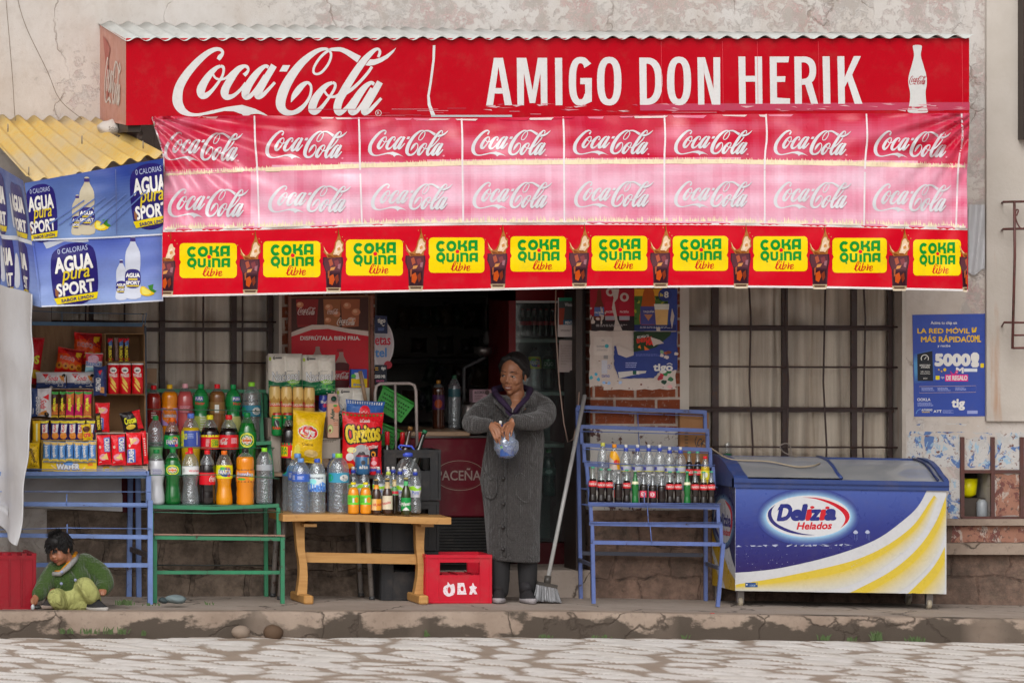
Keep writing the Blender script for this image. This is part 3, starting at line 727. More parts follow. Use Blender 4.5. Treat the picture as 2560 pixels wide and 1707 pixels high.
LOGO_B = [
 [(350,1075,8),(400,965,88),(480,855,118),(560,765,98),(650,715,56),(708,760,48),(720,850,45),(690,980,50),(610,1110,65),(500,1215,90),(380,1268,84),(250,1255,118),(170,1170,160),(160,1050,180),(200,900,184),(270,740,174),(380,560,160),(520,380,140),(680,232,112),(840,128,80),(970,95,54),(1045,122,44),(1085,190,44),(1070,290,44),(1010,410,46),(910,525,46),(820,558,42),(765,525,42),(775,430,44),(850,300,46),(950,190,50),(1060,115,52),(1150,104,68),(1260,106,80),(1370,150,96),(1480,215,112),(1600,288,135)],
 [(1110,715,54),(1020,752,80),(920,842,112),(815,980,140),(755,1110,150),(742,1215,146),(800,1250,108),(890,1190,74),(1000,1055,55),(1100,915,50),(1158,800,50),(1155,735,52),(1110,715,54)],
 [(960,865,42),(1010,938,42),(1080,974,46),(1160,970,50),(1235,935,60)],
 [(1952,248,50),(1982,165,50),(1965,108,46),(1900,108,62),(1800,190,95),(1680,322,122),(1550,502,136),(1420,702,142),(1310,892,150),(1230,1050,146),(1200,1180,145),(1230,1262,120),(1310,1235,80),(1400,1145,66),(1500,1010,62)],
 [(1838,420,50),(1760,535,54),(1620,695,56),(1480,825,62),(1360,910,60),(1280,965,50)],
 [(1878,745,60),(1815,718,66),(1710,795,104),(1600,935,134),(1512,1080,145),(1460,1195,140),(1480,1262,110),(1560,1235,80),(1650,1125,66),(1750,965,62),(1835,815,56)],
 [(1985,703,115),(1890,870,124),(1790,1030,136),(1712,1170,138),(1700,1258,112),(1780,1235,80),(1880,1138,64),(2008,1000,50)]]
LOGO_BP = [[(1712,396),(1800,288),(1880,288),(1980,264),(2090,210),(2190,140),(2283,72),(2230,160),(2130,265),(2010,340),(1890,390),(1790,405)]]
def script_logo(col,n=6):
    p = Pr()
    for s in LOGO_A: p.stroke([_A(q) for q in s],col,n=n)
    for s in LOGO_B: p.stroke([_B(q) for q in s],col,n=n)
    for s in LOGO_AP: p.poly([_A(q) for q in s],col)
    for s in LOGO_BP: p.poly([_B(q) for q in s],col)
    return p
LG = (430.8,118.5,990.6,296.5)
def logo_in(pr,x0,y0,x1,y1,col,dy=0.0,n=6):
    "dy: how far the right end sits below the left end"
    def fx(p):
        u = (p[0] - LG[0]) / (LG[2] - LG[0]);v = (p[1] - LG[1]) / (LG[3] - LG[1])
        return (lerp(x0,x1,u),lerp(y0,y1,v) + dy * (u - .5))
    pr.put(script_logo(col,n),fx)
    return pr
# ------------------------------------------------------------------ the long sign box above the shop
SD = .98
sign = thing('shop_sign','long red sign box with white lettering under a corrugated zinc roof','sign',tuple(P(1370,200,0)))
SR = (.44,.0,.009)
bl = lambda x: 315 - 2 if x < 420 else 300
m = MB()
m.grid(lambda u,v: P(u,lerp(96,itp(u,[315,600,2423],[314,306,300]),v),SD + .004 * sin(u * .011) * sin(v * 3) + .003 * noise.noise(Vector((u * .01,v * 2,0)))),np.linspace(315,2423,120),np.linspace(0,1,14),SR)
pr = Pr();W2 = hexc('d2d1d0')
logo_in(pr,430.8,118.5,990.6,296.5,W2,n=9)
pr.stroke([(946 + 52 * cos(a / 10 * pi * 2) / 7.35 * 1,283 + 52 * sin(a / 10 * pi * 2) / 7.35) for a in range(10)],W2,w=1.3,closed=True,n=3)
pr.text('R',943.2,279.5,948.8,287,W2)
pr.poly([(1082,114),(1088.5,114),(1087,150),(1080,205),(1074,240),(1077,262),(1090,292),(1079,293),(1069,262),(1068,240),(1074,205),(1081,150)],W2)
def K(p,ox,oy,s): return (p[0] / s + ox,p[1] / s + oy)
a_ = lambda *q: [K(p,1220,130,4.9) for p in q];b_ = lambda *q: [K(p,1680,130,4.704) for p in q]
def ring(o,i,k,cx,cy,rx,ry,ix,iy,a0=0,a1=360,n=28):
    t = []
    for j in range(n):
        a,b = radians(lerp(a0,a1,j / n)),radians(lerp(a0,a1,(j + 1) / n))
        def sp(a,r,s): return (cx + r * abs(cos(a)) ** .8 * (1 if cos(a) > 0 else -1),cy + s * abs(sin(a)) ** .8 * (1 if sin(a) > 0 else -1))
        p,q,r_,u = sp(a,rx,ry),sp(b,rx,ry),sp(b,ix,iy),sp(a,ix,iy);t += [(p,q,r_),(p,r_,u)]
    return t
def rg(org,s,ox,oy,*a,**k): pr.tri([tuple(K(p,ox,oy,s) for p in t) for t in ring(0,0,0,*a,**k)],W2)
L = lambda f,*q: pr.poly(f(*q),W2)
L(a_,(72,75),(128,75),(128,185),(62,655),(-22,655));L(a_,(128,75),(184,75),(295,655),(205,655),(128,185));L(a_,(90,445),(168,445),(182,512),(78,512))
L(a_,(352,75),(440,75),(440,655),(360,655));L(a_,(440,75),(470,75),(545,470),(545,628),(510,628),(440,260));L(a_,(640,75),(645,250),(578,628),(545,628),(545,470),(610,75));L(a_,(640,75),(724,75),(728,655),(648,655))
L(a_,(820,75),(908,75),(912,655),(828,655))
rg(0,4.9,1220,130,1135,362,145,298,57,222,a0=38,a1=318);L(a_,(1130,322),(1272,322),(1272,610),(1200,640),(1190,600),(1190,398),(1130,398));L(a_,(1215,100),(1265,145),(1205,186),(1180,150))
rg(0,4.9,1220,130,1485,360,150,298,60,222)
L(a_,(1852,72),(1940,72),(1946,650),(1862,650));rg(0,4.9,1220,130,1940,361,196,289,108,215,a0=-90,a1=90)
rg(0,4.9,1220,130,2340,358,148,298,58,222)
L(b_,(298,66),(376,66),(376,240),(380,622),(308,622));L(b_,(376,66),(388,66),(490,440),(490,620),(470,620),(378,250));L(b_,(486,66),(566,66),(568,622),(490,622))
L(b_,(780,57),(862,57),(868,612),(790,612));L(b_,(974,57),(1058,57),(1064,612),(982,612));L(b_,(864,284),(976,284),(980,352),(866,352))
L(b_,(1148,57),(1230,57),(1236,612),(1156,612));L(b_,(1230,57),(1378,57),(1368,126),(1231,126));L(b_,(1232,290),(1334,288),(1330,354),(1233,356));L(b_,(1235,540),(1388,550),(1388,612),(1236,612))
L(b_,(1438,57),(1522,57),(1528,612),(1446,612));rg(0,4.704,1680,130,1535,222,160,166,82,98,a0=-90,a1=90);L(b_,(1522,57),(1540,56),(1540,126),(1523,126));L(b_,(1526,322),(1540,322),(1540,388),(1527,390));L(b_,(1566,386),(1645,360),(1718,612),(1636,612))
L(b_,(1770,55),(1854,55),(1864,612),(1782,612))
L(b_,(1944,53),(2026,53),(2034,612),(1956,612));L(b_,(2030,300),(2138,52),(2222,52),(2118,270),(2240,612),(2148,612),(2066,350),(2032,416))
# bottle at the right end, tape and scratches along the foot
pr.smooth([(2283,114),(2303,114),(2304,124),(2302,140),(2309,165),(2316,190),(2317,210),(2314,230),(2315,250),(2317,270),(2317,282),(2272,282),(2272,268),(2275,250),(2275,230),(2271,210),(2272,190),(2279,165),(2285,140),(2283,124)],hexc('c9cac8'),n=3)
logo_in(pr,2273,190,2316,213,hexc('9c1424'),n=3)
rr = random.Random(5);TP = hexc('c9808c');TQ = hexc('b33f52')
for k in range(26):
    x = rr.uniform(330,2400);y = rr.uniform(268,292) if x > 700 else rr.uniform(294,304);l = rr.uniform(20,130);pr.rect(x,y,min(x + l,2420),y + rr.uniform(.5,1.6),rr.choice((TP,TQ,TQ)))
pr.poly([(1600,260),(2424,256),(2424,276),(1600,277)],hexc('b5405a'),3)
for k in range(60):
    x = rr.uniform(1190,2415);y = 262 + rr.uniform(-3,16);pr.poly([(x,y),(x + rr.uniform(6,40),y + rr.uniform(-2,2)),(x + rr.uniform(4,30),y + rr.uniform(1,5))],rr.choice((TP,hexc('cfa6ac'),TQ)))
pr.rect(1078,288,1280,293,hexc('b8babd'))
for x in (1653,1806,1893,2046,2405): pr.stroke([(x,104),(x + 1,180),(x + 2,262)],hexc('d4424e'),w=1.0,n=2)
def sgn(p,o):
    v = (p[1] - 96) / (itp(p[0],[315,600,2423],[314,306,300]) - 96);return P(p[0],p[1],SD + .004 * sin(p[0] * .011) * sin(v * 3) + .003 * noise.noise(Vector((p[0] * .01,v * 2,0))) + .002 + o)
pr.to(m,sgn,L=25,eps=.0001)
m.build('front_panel',M_VINYL,sign)
m = MB();PK = hexc('c98f80')
def sp_(u,v):                                             # left end panel, u 0 wall..1 front
    x = X(250);return Vector((P(250,0,0).x,-SD * u,lerp(P(250,lerp(60,0,0),0).z,P(315,97,SD).z,u) if v == 0 else 0))
zA0,zA1 = P(250,62,0).z,P(250,300,0).z;zB0,zB1 = P(315,98,SD).z,P(315,313,SD).z;xs_ = P(250,0,0).x
sidef = lambda u,v,o=0: Vector((xs_ - o,-SD * u,lerp(lerp(zA0,zA1,v),lerp(zB0,zB1,v),u)))
m.grid(lambda u,v: sidef(u,v),np.linspace(0,1,6),np.linspace(0,1,8),PK)
ps = Pr();logo_in(ps,.2,.3,.85,.82,hexc('dcd2cb'),n=4)
ps.poly([(.14,.1),(.3,.13),(.42,.2),(.34,.35),(.4,.62),(.3,.8),(.28,.6),(.24,.4)],hexc('b0584c'),0)
for lay,col,tr in ps.flatten(): m.add([sidef(p[0],p[1],.004 + lay * .0001) for t in tr for p in t],[(3 * i,3 * i + 1,3 * i + 2) for i in range(len(tr))],col)
m.build('side_panel',M_VINYL,sign)
m = MB();xe = P(2423,0,SD).x
m.box(xs_ + .01,xe,-SD + .02,-.01,P(500,302,SD).z,P(500,298,SD).z,(.03,.025,.02));m.box(xe - .004,xe,-SD + .012,0,P(500,300,SD).z,zB0,SR)
m.box(xs_ + .02,xs_ + .1,-SD + .05,0,P(330,330,SD).z,P(330,303,SD).z,(.05,.03,.02))
m.build('frame',M_DWOOD,sign)
for i,(x0,x1,r0,lift,sl) in enumerate([(238,560,57,0,0),(548,815,62,.002,0),(803,1110,67,.003,0),(1090,1520,73,.004,0),(1500,2440,81,.006,0)]):
    m = MB();n = int((x1 - x0) / 4);fx0 = P(x0,0,SD + .04).x - .03 if i else xs_ - .012
    fx1 = P(x1,0,SD + .04).x
    def roof(u,v,fx0=fx0,fx1=fx1,r0=r0,lift=lift,sl=sl,x0=x0,x1=x1):
        x = lerp(fx0,fx1,u);wv = .0115 * sin(x * 2 * pi / .117)
        za = P(x0,itp(x0 + (x1 - x0) * u,[238,1060,1480,2440],[57,72,82,90]),0).z;zb_ = P(600,itp(x0 + (x1 - x0) * u,[238,2440],[99,92]),SD + .04).z
        return Vector((x,-(SD + .04) * v,lerp(za,zb_,v) + wv + lift * (1 - v)))
    m.grid(roof,np.linspace(0,1,n),[0,.33,.66,1]);rf = m.build('roof_sheet',M_ZINC,sign)
    md = rf.modifiers.new('t','SOLIDIFY');md.thickness = .0015

# ------------------------------------------------------------------ the big vinyl awning: two sloping rows and a hanging valance
AW = [378,640,900,1170,1500,1800,2100,2426]
topY = lambda x: itp(x,AW,[291,289,293,296,290,286,284,283])
midY = lambda x: itp(x,AW,[436,424,413,406,403,402,407,415])
lowY = lambda x: itp(x,AW,[576,570,562,558,557,558,563,571])
botY = lambda x: itp(x,AW,[743,738,732,727,720,718,721,728])
leftX = lambda y: itp(y,[290,345,380,440,560,580,745],[378,394,406,410,409,406,405])
rightX = lambda y: itp(y,[283,330,440,570,730],[2424,2423,2417,2419,2420])
def awd(x,y):
    t0,t1,t2 = topY(x),lowY(x),botY(x)
    if y < t1:
        v = (y - t0) / (t1 - t0);d = 1.0 + .5 * v - .06 * sin(pi * v) * (1 if v < .5 else .6)
        amp = 1.0
    else: v = (y - t1) / (t2 - t1);d = 1.5 + .015 * v;amp = .32
    # tension folds running down from the top corners, and light ripples
    a = math.atan2(y - 270,x - 340);rr_ = math.hypot(x - 340,y - 270)
    wv = .04 * sin(a * 30) * math.exp(-rr_ / 420) * min(1,rr_ / 60)
    a = math.atan2(y - 262,2470 - x);rr_ = math.hypot(2470 - x,y - 262)
    wv += .04 * sin(a * 28 + 1) * math.exp(-rr_ / 420) * min(1,rr_ / 60)
    wv += .022 * noise.noise(Vector((x * .004,y * .022,1))) + .010 * noise.noise(Vector((x * .016,y * .03,4))) + .005 * sin(x * .045 + 2 * noise.noise(Vector((x * .004,y * .01,2)))) * (1 if y < t1 else .3)
    return d + wv * amp
awn = thing('awning_banner','red vinyl awning printed with rows of white script logos and a yellow label valance','awning',tuple(P(1400,500,1.2)))
def awP(p,o):
    x,y = p;d = awd(x,y);return P(x,y,d + o)
V3 = (.56,.0,.012)
def bleach_sheen(x,y):  # pink and whitish sky sheen painted into the vinyl's colour, mixed with bleaching
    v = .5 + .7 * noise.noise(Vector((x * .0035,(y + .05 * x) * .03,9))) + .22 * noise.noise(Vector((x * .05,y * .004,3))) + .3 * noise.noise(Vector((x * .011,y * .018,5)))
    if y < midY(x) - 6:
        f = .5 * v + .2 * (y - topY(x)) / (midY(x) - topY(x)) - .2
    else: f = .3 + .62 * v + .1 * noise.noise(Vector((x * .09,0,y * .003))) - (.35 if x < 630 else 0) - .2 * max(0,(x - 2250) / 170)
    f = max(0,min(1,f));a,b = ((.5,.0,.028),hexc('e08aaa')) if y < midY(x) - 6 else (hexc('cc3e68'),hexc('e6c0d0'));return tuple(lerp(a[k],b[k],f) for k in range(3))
m = MB()
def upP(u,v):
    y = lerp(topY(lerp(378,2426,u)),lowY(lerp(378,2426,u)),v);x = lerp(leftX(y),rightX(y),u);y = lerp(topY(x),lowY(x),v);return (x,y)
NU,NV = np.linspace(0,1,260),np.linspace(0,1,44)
m.grid(lambda u,v: awP(upP(u,v),0),NU,NV,lambda u,v: bleach_sheen(*upP(u,v)))
pr = Pr();LGC = hexc('cccccf');TC = hexc('e6d6b4');SEP = hexc('dfd6d8')
for a,b,ya,yb,dy in ((409,607,331,405,4),(663,868,327,399,2),(920,1121,325,393,1),(1178,1377,325,392,0),(1432,1633,325,389,0),(1685,1881,325,389,1),(1934,2128,326,391,2),(2184,2378,328,396,4)):
    logo_in(pr,a,ya,b,yb,LGC,dy,n=4);pr.ell(b - 12,yb - 3,2.6,2.6,hexc('d98a9c'),n=10)
for a,b,ya,yb,dy in ((419,622,472,546,2),(670,878,464,534,1),(927,1132,459,528,0),(1181,1381,455,524,0),(1435,1635,453,521,0),(1685,1881,453,521,1),(1934,2130,455,524,2),(2181,2378,460,532,4)):
    logo_in(pr,a,ya,b,yb,LGC,dy,n=4)
for x0,x1,x2 in ((636,643,648),(897,900,905),(1154,1156,1158),(1408,1410,1411),(1661,1661,1661),(1915,1912,1912),(2166,2163,2160),(2404,2396,2390)):
    pr.stroke([(x0,topY(x0) + 1,4),(x0 + 2,lerp(topY(x0),midY(x0),.5),4.6),(x1,midY(x1),4.4),(x2,lowY(x2),4)],SEP,n=8)
rr = random.Random(21)
def torn(fy,x0,x1,up,dn,dens):
    x = x0
    while x < x1:
        wd = rr.uniform(1.5,5);yb_ = fy(x)
        if rr.random() < dens: pr.poly([(x,yb_ - 2),(x + wd * .3,yb_ - up * rr.uniform(.3,1)),(x + wd,yb_ - 2),(x + wd,yb_ + 2),(x + wd * .6,yb_ + dn * rr.uniform(.3,1)),(x,yb_ + 2)],rr.choice((TC,TC,hexc('dccaa8'))),2)
        x += wd * rr.uniform(.8,1.5)
cl = lambda f: [(x,f(x)) for x in np.linspace(415,2412,60)]
pr.stroke([(x,midY(x) + 2,5 + 3 * noise.noise(Vector((x * .02,0,0))) + (6 if 650 < x < 2300 else 0)) for x in np.linspace(414,2414,70)],TC,1,n=2)
torn(midY,414,2412,11,9,.85)
pr.stroke([(x,lowY(x) - 3,5) for x in np.linspace(412,2414,60)],hexc('ddd0c4'),1,n=2)
torn(lambda x: lowY(x) - 5,418,2410,15,4,.8)
for k in range(28):                                         # pale remains of glue along the top seam
    x = rr.uniform(390,2400);l = rr.uniform(20,90);pr.poly([(x,topY(x) + 2),(x + l,topY(x + l) + 2),(x + l * .9,topY(x) + rr.uniform(4,9)),(x + 4,topY(x) + rr.uniform(4,8))],rr.choice((hexc('d8768e'),hexc('d9c2c0'),hexc('c40a38'))))
pr.stroke([(380,292),(396,345),(407,380),(411,440)],SEP,w=3.5)
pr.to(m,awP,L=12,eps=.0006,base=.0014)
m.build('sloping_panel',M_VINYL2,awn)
m = MB()
def dnP(u,v):
    y = lerp(571,735,v);x = lerp(leftX(y),rightX(y),u);return (x,lerp(lowY(x) + .2,botY(x),v))
m.grid(lambda u,v: awP(dnP(u,v),.001),NU,np.linspace(0,1,22),V3)
pr = Pr()
pr.stroke([(x,lowY(x) + 2.5,5) for x in np.linspace(408,2419,60)],hexc('ded6d4'),n=2);pr.stroke([(x,botY(x) - 2.5,5) for x in np.linspace(406,2419,60)],hexc('dcd4d4'),n=2)
CQ = hexc('07892b');YC = hexc('eccb00')
def cq_label(x0,y0,x1,y1):
    w_,h_ = x1 - x0,y1 - y0;q = lambda u,v: (x0 + u * w_,y0 + v * h_)
    p = []
    for cx,cy,a0 in ((1 - .07,.11,-90),(1 - .07,.89,0),(.07,.89,90),(.07,.11,180)):
        for k in range(5):
            a = radians(a0 + 90 * k / 4);p.append(q(cx + .07 * cos(a),cy + .11 * sin(a)))
        if a0 == -90: p += [q(1,.46),q(.975,.55),q(1,.63)]
        if a0 == 90: p += [q(0,.63),q(.025,.55),q(0,.46)]
    pr.poly(p,YC)
    def LT(u0,v0,u1,v1,ch):
        f = lambda *pp: [q(lerp(u0,u1,a),lerp(v0,v1,b)) for a,b in pp]
        if ch in 'CO':
            n = 20;a0,a1 = (40,320) if ch == 'C' else (0,360);t = []
            for j in range(n):
                A,B = radians(lerp(a0,a1,j / n)),radians(lerp(a0,a1,(j + 1) / n))
                o = lambda a,r: q(lerp(u0,u1,.5 + r * cos(a)),lerp(v0,v1,.5 + r * sin(a)))
                t += [(o(A,.5),o(B,.5),o(B,.2)),(o(A,.5),o(B,.2),o(A,.2))]
            pr.tri(t,CQ)
        if ch == 'Q': LT(u0,v0,u1,v0 + (v1 - v0) * .9,'O');pr.poly(f((.55,.6),(.7,.55),(.85,1.02),(.68,1.05)),CQ)
        if ch == 'K':
            pr.poly(f((0,0),(.32,0),(.32,.95),(0,.8)),CQ);pr.poly(f((.3,.42),(.5,.35),(.64,.18),(.66,0),(1,0),(.9,.3),(.78,.42),(.96,.55),(1,.8),(1,1),(.66,1),(.66,.7),(.55,.6),(.3,.6)),CQ)
        if ch == 'A':
            pr.poly(f((0,1),(0,.25),(.1,.06),(.3,0),(.33,.3),(.33,1)),CQ);pr.poly(f((.66,0),(1,0),(1,1),(.66,1)),CQ);pr.poly(f((.3,0),(.68,0),(.68,.28),(.3,.28)),CQ);pr.poly(f((.32,.58),(.68,.58),(.68,.8),(.32,.8)),CQ)
        if ch == 'U': pr.poly(f((0,0),(.32,0),(.32,.65),(.42,.75),(.6,.75),(.68,.65),(.68,0),(1,0),(1,.75),(.85,.95),(.65,1),(.35,1),(.15,.95),(0,.75)),CQ)
        if ch == 'I': pr.poly(f((0,.2),(1,.2),(1,1),(0,1)),CQ)
        if ch == 'N': pr.poly(f((0,0),(.75,0),(.93,.08),(1,.25),(1,1),(.68,1),(.68,.35),(.6,.25),(.32,.25),(.32,1),(0,1)),CQ)
    LT(.13,.09,.31,.41,'C');LT(.315,.09,.5,.40,'O');LT(.52,.085,.695,.39,'K');LT(.71,.07,.88,.375,'A')
    LT(.13,.415,.30,.735,'Q');LT(.315,.44,.46,.7,'U');LT(.495,.42,.545,.695,'I');LT(.565,.43,.715,.695,'N');LT(.73,.43,.885,.69,'A')
    cx,cy = q(.515,.395);pr.ell(cx,cy,.042 * w_,.042 * w_,YC);pr.ell(cx,cy,.035 * w_,.035 * w_,hexc('d8102a'))
    # hand-lettered word below
    rd = hexc('c41018');ss = lambda *pp: pr.stroke([(*q(a,b),c * w_) for a,b,c in pp],rd,n=5)
    ss((.40,.9,.015),(.46,.8,.012),(.49,.69,.012),(.465,.69,.012),(.43,.82,.028),(.425,.92,.026),(.46,.93,.012),(.49,.84,.01))
    ss((.51,.79,.024),(.49,.9,.024),(.52,.94,.014),(.545,.86,.01));cx,cy = q(.515,.735);pr.ell(cx,cy,1.6,1.8,rd)
    ss((.57,.71,.014),(.555,.82,.022),(.535,.93,.02),(.57,.92,.014),(.61,.84,.018),(.6,.81,.012),(.565,.85,.008))
    ss((.645,.75,.01),(.655,.8,.02),(.635,.93,.024),(.66,.86,.01),(.70,.81,.014));ss((.69,.9,.012),(.73,.86,.012),(.735,.81,.014),(.7,.83,.02),(.685,.92,.02),(.715,.94,.012),(.75,.89,.008))
def glass(cx,y0,clip0=None,clip1=None):
    "printed tumbler of dark soda with a splash, y0 = top of the neighbouring label"
    h = lambda s: hexc(s)
    def pl(pts,col):
        pp = [(cx + a,y0 + b) for a,b in pts]
        if clip0 is not None: pp = [(max(a,clip0),b) for a,b in pp]
        if clip1 is not None: pp = [(min(a,clip1),b) for a,b in pp]
        pr.poly(pp,col)
    pl([(-25,42),(24,42),(25,56),(21,78),(19,122),(-17,122),(-19,78),(-26,58)],h('44202a'))
    pl([(-22,44),(20,44),(22,60),(17,78),(-18,76),(-23,60)],h('5a3038'))
    pl([(-17,82),(17,82),(15,116),(-14,116)],h('30101a'))
    for q,c in (([(-12,50),(-4,46),(0,60),(-8,66)],'a8523a'),([(2,52),(12,48),(16,60),(6,66)],'7e3c40'),([(-10,90),(0,84),(4,98),(-2,112),(-10,108)],'b8480e'),([(4,92),(12,84),(14,100),(8,110)],'7a2a10'),([(-6,68),(6,66),(2,74),(-8,76)],'c8864a'),([(-14,78),(-9,74),(-10,92),(-13,96)],'9a5030'),([(12,60),(19,58),(17,72),(11,70)],'96646c')): pl(q,h(c))
    pl([(-18,118),(19,118),(17,128),(-16,128)],h('b09878'));pl([(-14,120),(15,120),(13,125),(-12,125)],h('5a4030'));pl([(-17,126),(18,126),(16,130),(-15,130)],h('cfc0a8'))
    pl([(-27,10),(-22,22),(-16,30),(-9,34),(-3,30),(3,18),(5,6),(10,-4),(12,-16),(13,-34),(15,-16),(18,-8),(21,2),(26,6),(25,16),(27,24),(21,32),(20,42),(-14,44),(-18,36),(-25,28),(-22,26)],h('a8682e'))
    pl([(0,34),(5,20),(8,6),(12,0),(17,0),(20,8),(24,10),(22,18),(24,26),(18,32),(12,40),(2,40)],h('dcbb98'));pl([(4,30),(9,16),(15,10),(19,18),(14,28),(8,34)],h('e4cdb4'));pl([(-24,14),(-19,25),(-12,33),(-16,34),(-22,24)],h('dcb080'));pl([(10,20),(17,16),(18,24),(11,27)],h('c88a50'));pl([(-14,36),(-6,38),(2,42),(-12,43)],h('7a3c14'));pl([(12,-26),(13.4,-34),(14,-14),(11.6,-8)],h('7a4008'));pl([(0,36),(10,36),(16,40),(2,42)],h('8a4a18'))
    for a,b in ((-32,6),(22,-10),(28,-2),(6,-22)): pl([(a,b),(a + 2,b),(a + 1.6,b + 3),(a,b + 2.6)],h('c88a50'))
for b in ((449,608,592,695),(658,603,801,693),(865,599,1007,689),(1072,594,1211,682),(1276,591,1415,679),(1479,590,1618,677),(1682,590,1820,677),(1883,591,2019,678),(2081,595,2217,682),(2283,599,2402,689)): cq_label(*b)
for cx,y in ((414,610),(625,606),(833,601),(1039,597),(1244,592),(1448,590),(1651,590),(1852,591),(2049,593),(2248,597)): glass(cx,y,407 if cx < 420 else None)
glass(2424,600,None,2418)
pr.to(m,awP,L=12,eps=.0006,base=.0016)
m.build('valance',M_VINYL,awn)
_hx = hexc
def hexc(h):
    'colours under the awning were picked from shaded print: bring them back to what they are in daylight'
    return tuple(min(.8,1.5 * k) for k in _hx(h))
# ------------------------------------------------------------------ builders for goods
ORD = ['first','second','third','fourth','fifth','sixth','seventh','eighth','ninth','tenth','eleventh','twelfth','thirteenth','fourteenth','fifteenth','sixteenth']
def plane(o,ex,ey,n):
    o,ex,ey,n = Vector(o),Vector(ex),Vector(ey),Vector(n);return lambda p,f: o + ex * p[0] + ey * p[1] + n * f
def zbase(px,py,d): return P(px,py,d)
PROF = {
 'soda': [(.6,0),(.92,.012),(1,.045),(1,.16),(.955,.24),(.95,.34),(1,.42),(1,.64),(.95,.72),(.72,.83),(.42,.905),(.3,.935),(.28,.96)],
 'hour': [(.62,0),(.95,.015),(1,.07),(.98,.17),(.86,.3),(.8,.38),(.86,.45),(.97,.52),(1,.6),(1,.7),(.93,.78),(.66,.87),(.36,.93),(.29,.945),(.29,.96)],
 'water': [(.7,0),(.96,.012),(1,.04),(.97,.1),(1,.14),(.96,.2),(1,.25),(.96,.31),(1,.37),(1,.55),(1,.7),(.94,.79),(.72,.87),(.42,.925),(.3,.945),(.29,.96)],
 'jumbo': [(.85,0),(.98,.015),(1,.06),(.95,.13),(1,.2),(.93,.3),(1,.36),(1,.62),(.95,.66),(1,.7),(1,.8),(.93,.845),(.6,.89),(.4,.92),(.3,.945),(.3,.96)],
 'nectar': [(.8,0),(.96,.015),(1,.06),(1,.38),(.9,.47),(.8,.52),(.9,.58),(1,.66),(1,.74),(.9,.82),(.62,.89),(.34,.93),(.3,.945),(.3,.96)],
 'small': [(.75,0),(.95,.015),(1,.05),(1,.3),(.97,.32),(1,.35),(1,.62),(.97,.68),(.84,.77),(.55,.85),(.42,.89),(.4,.95)],
 'beer': [(.92,0),(1,.015),(1,.1),(1,.54),(.9,.63),(.6,.72),(.46,.78),(.42,.9),(.42,.97)],
 'coke': [(.92,0),(1,.012),(1,.06),(.86,.2),(.82,.27),(.92,.37),(1,.46),(.98,.55),(.8,.66),(.52,.77),(.42,.85),(.4,.97)],
 'sport': [(.75,0),(.95,.015),(1,.05),(1,.2),(.8,.32),(.8,.4),(1,.5),(1,.63),(.92,.72),(.68,.8),(.42,.85),(.36,.88)],
 'jug': [(.85,0),(.97,.02),(1,.06),(.97,.2),(1,.34),(.97,.48),(1,.6),(.93,.7),(.72,.8),(.42,.88),(.3,.92),(.3,.95)],
}
def prof_at(pr_,z):
    zs = [q[1] for q in pr_];rs = [q[0] for q in pr_];return float(np.interp(z,zs,rs))
_bm = {}
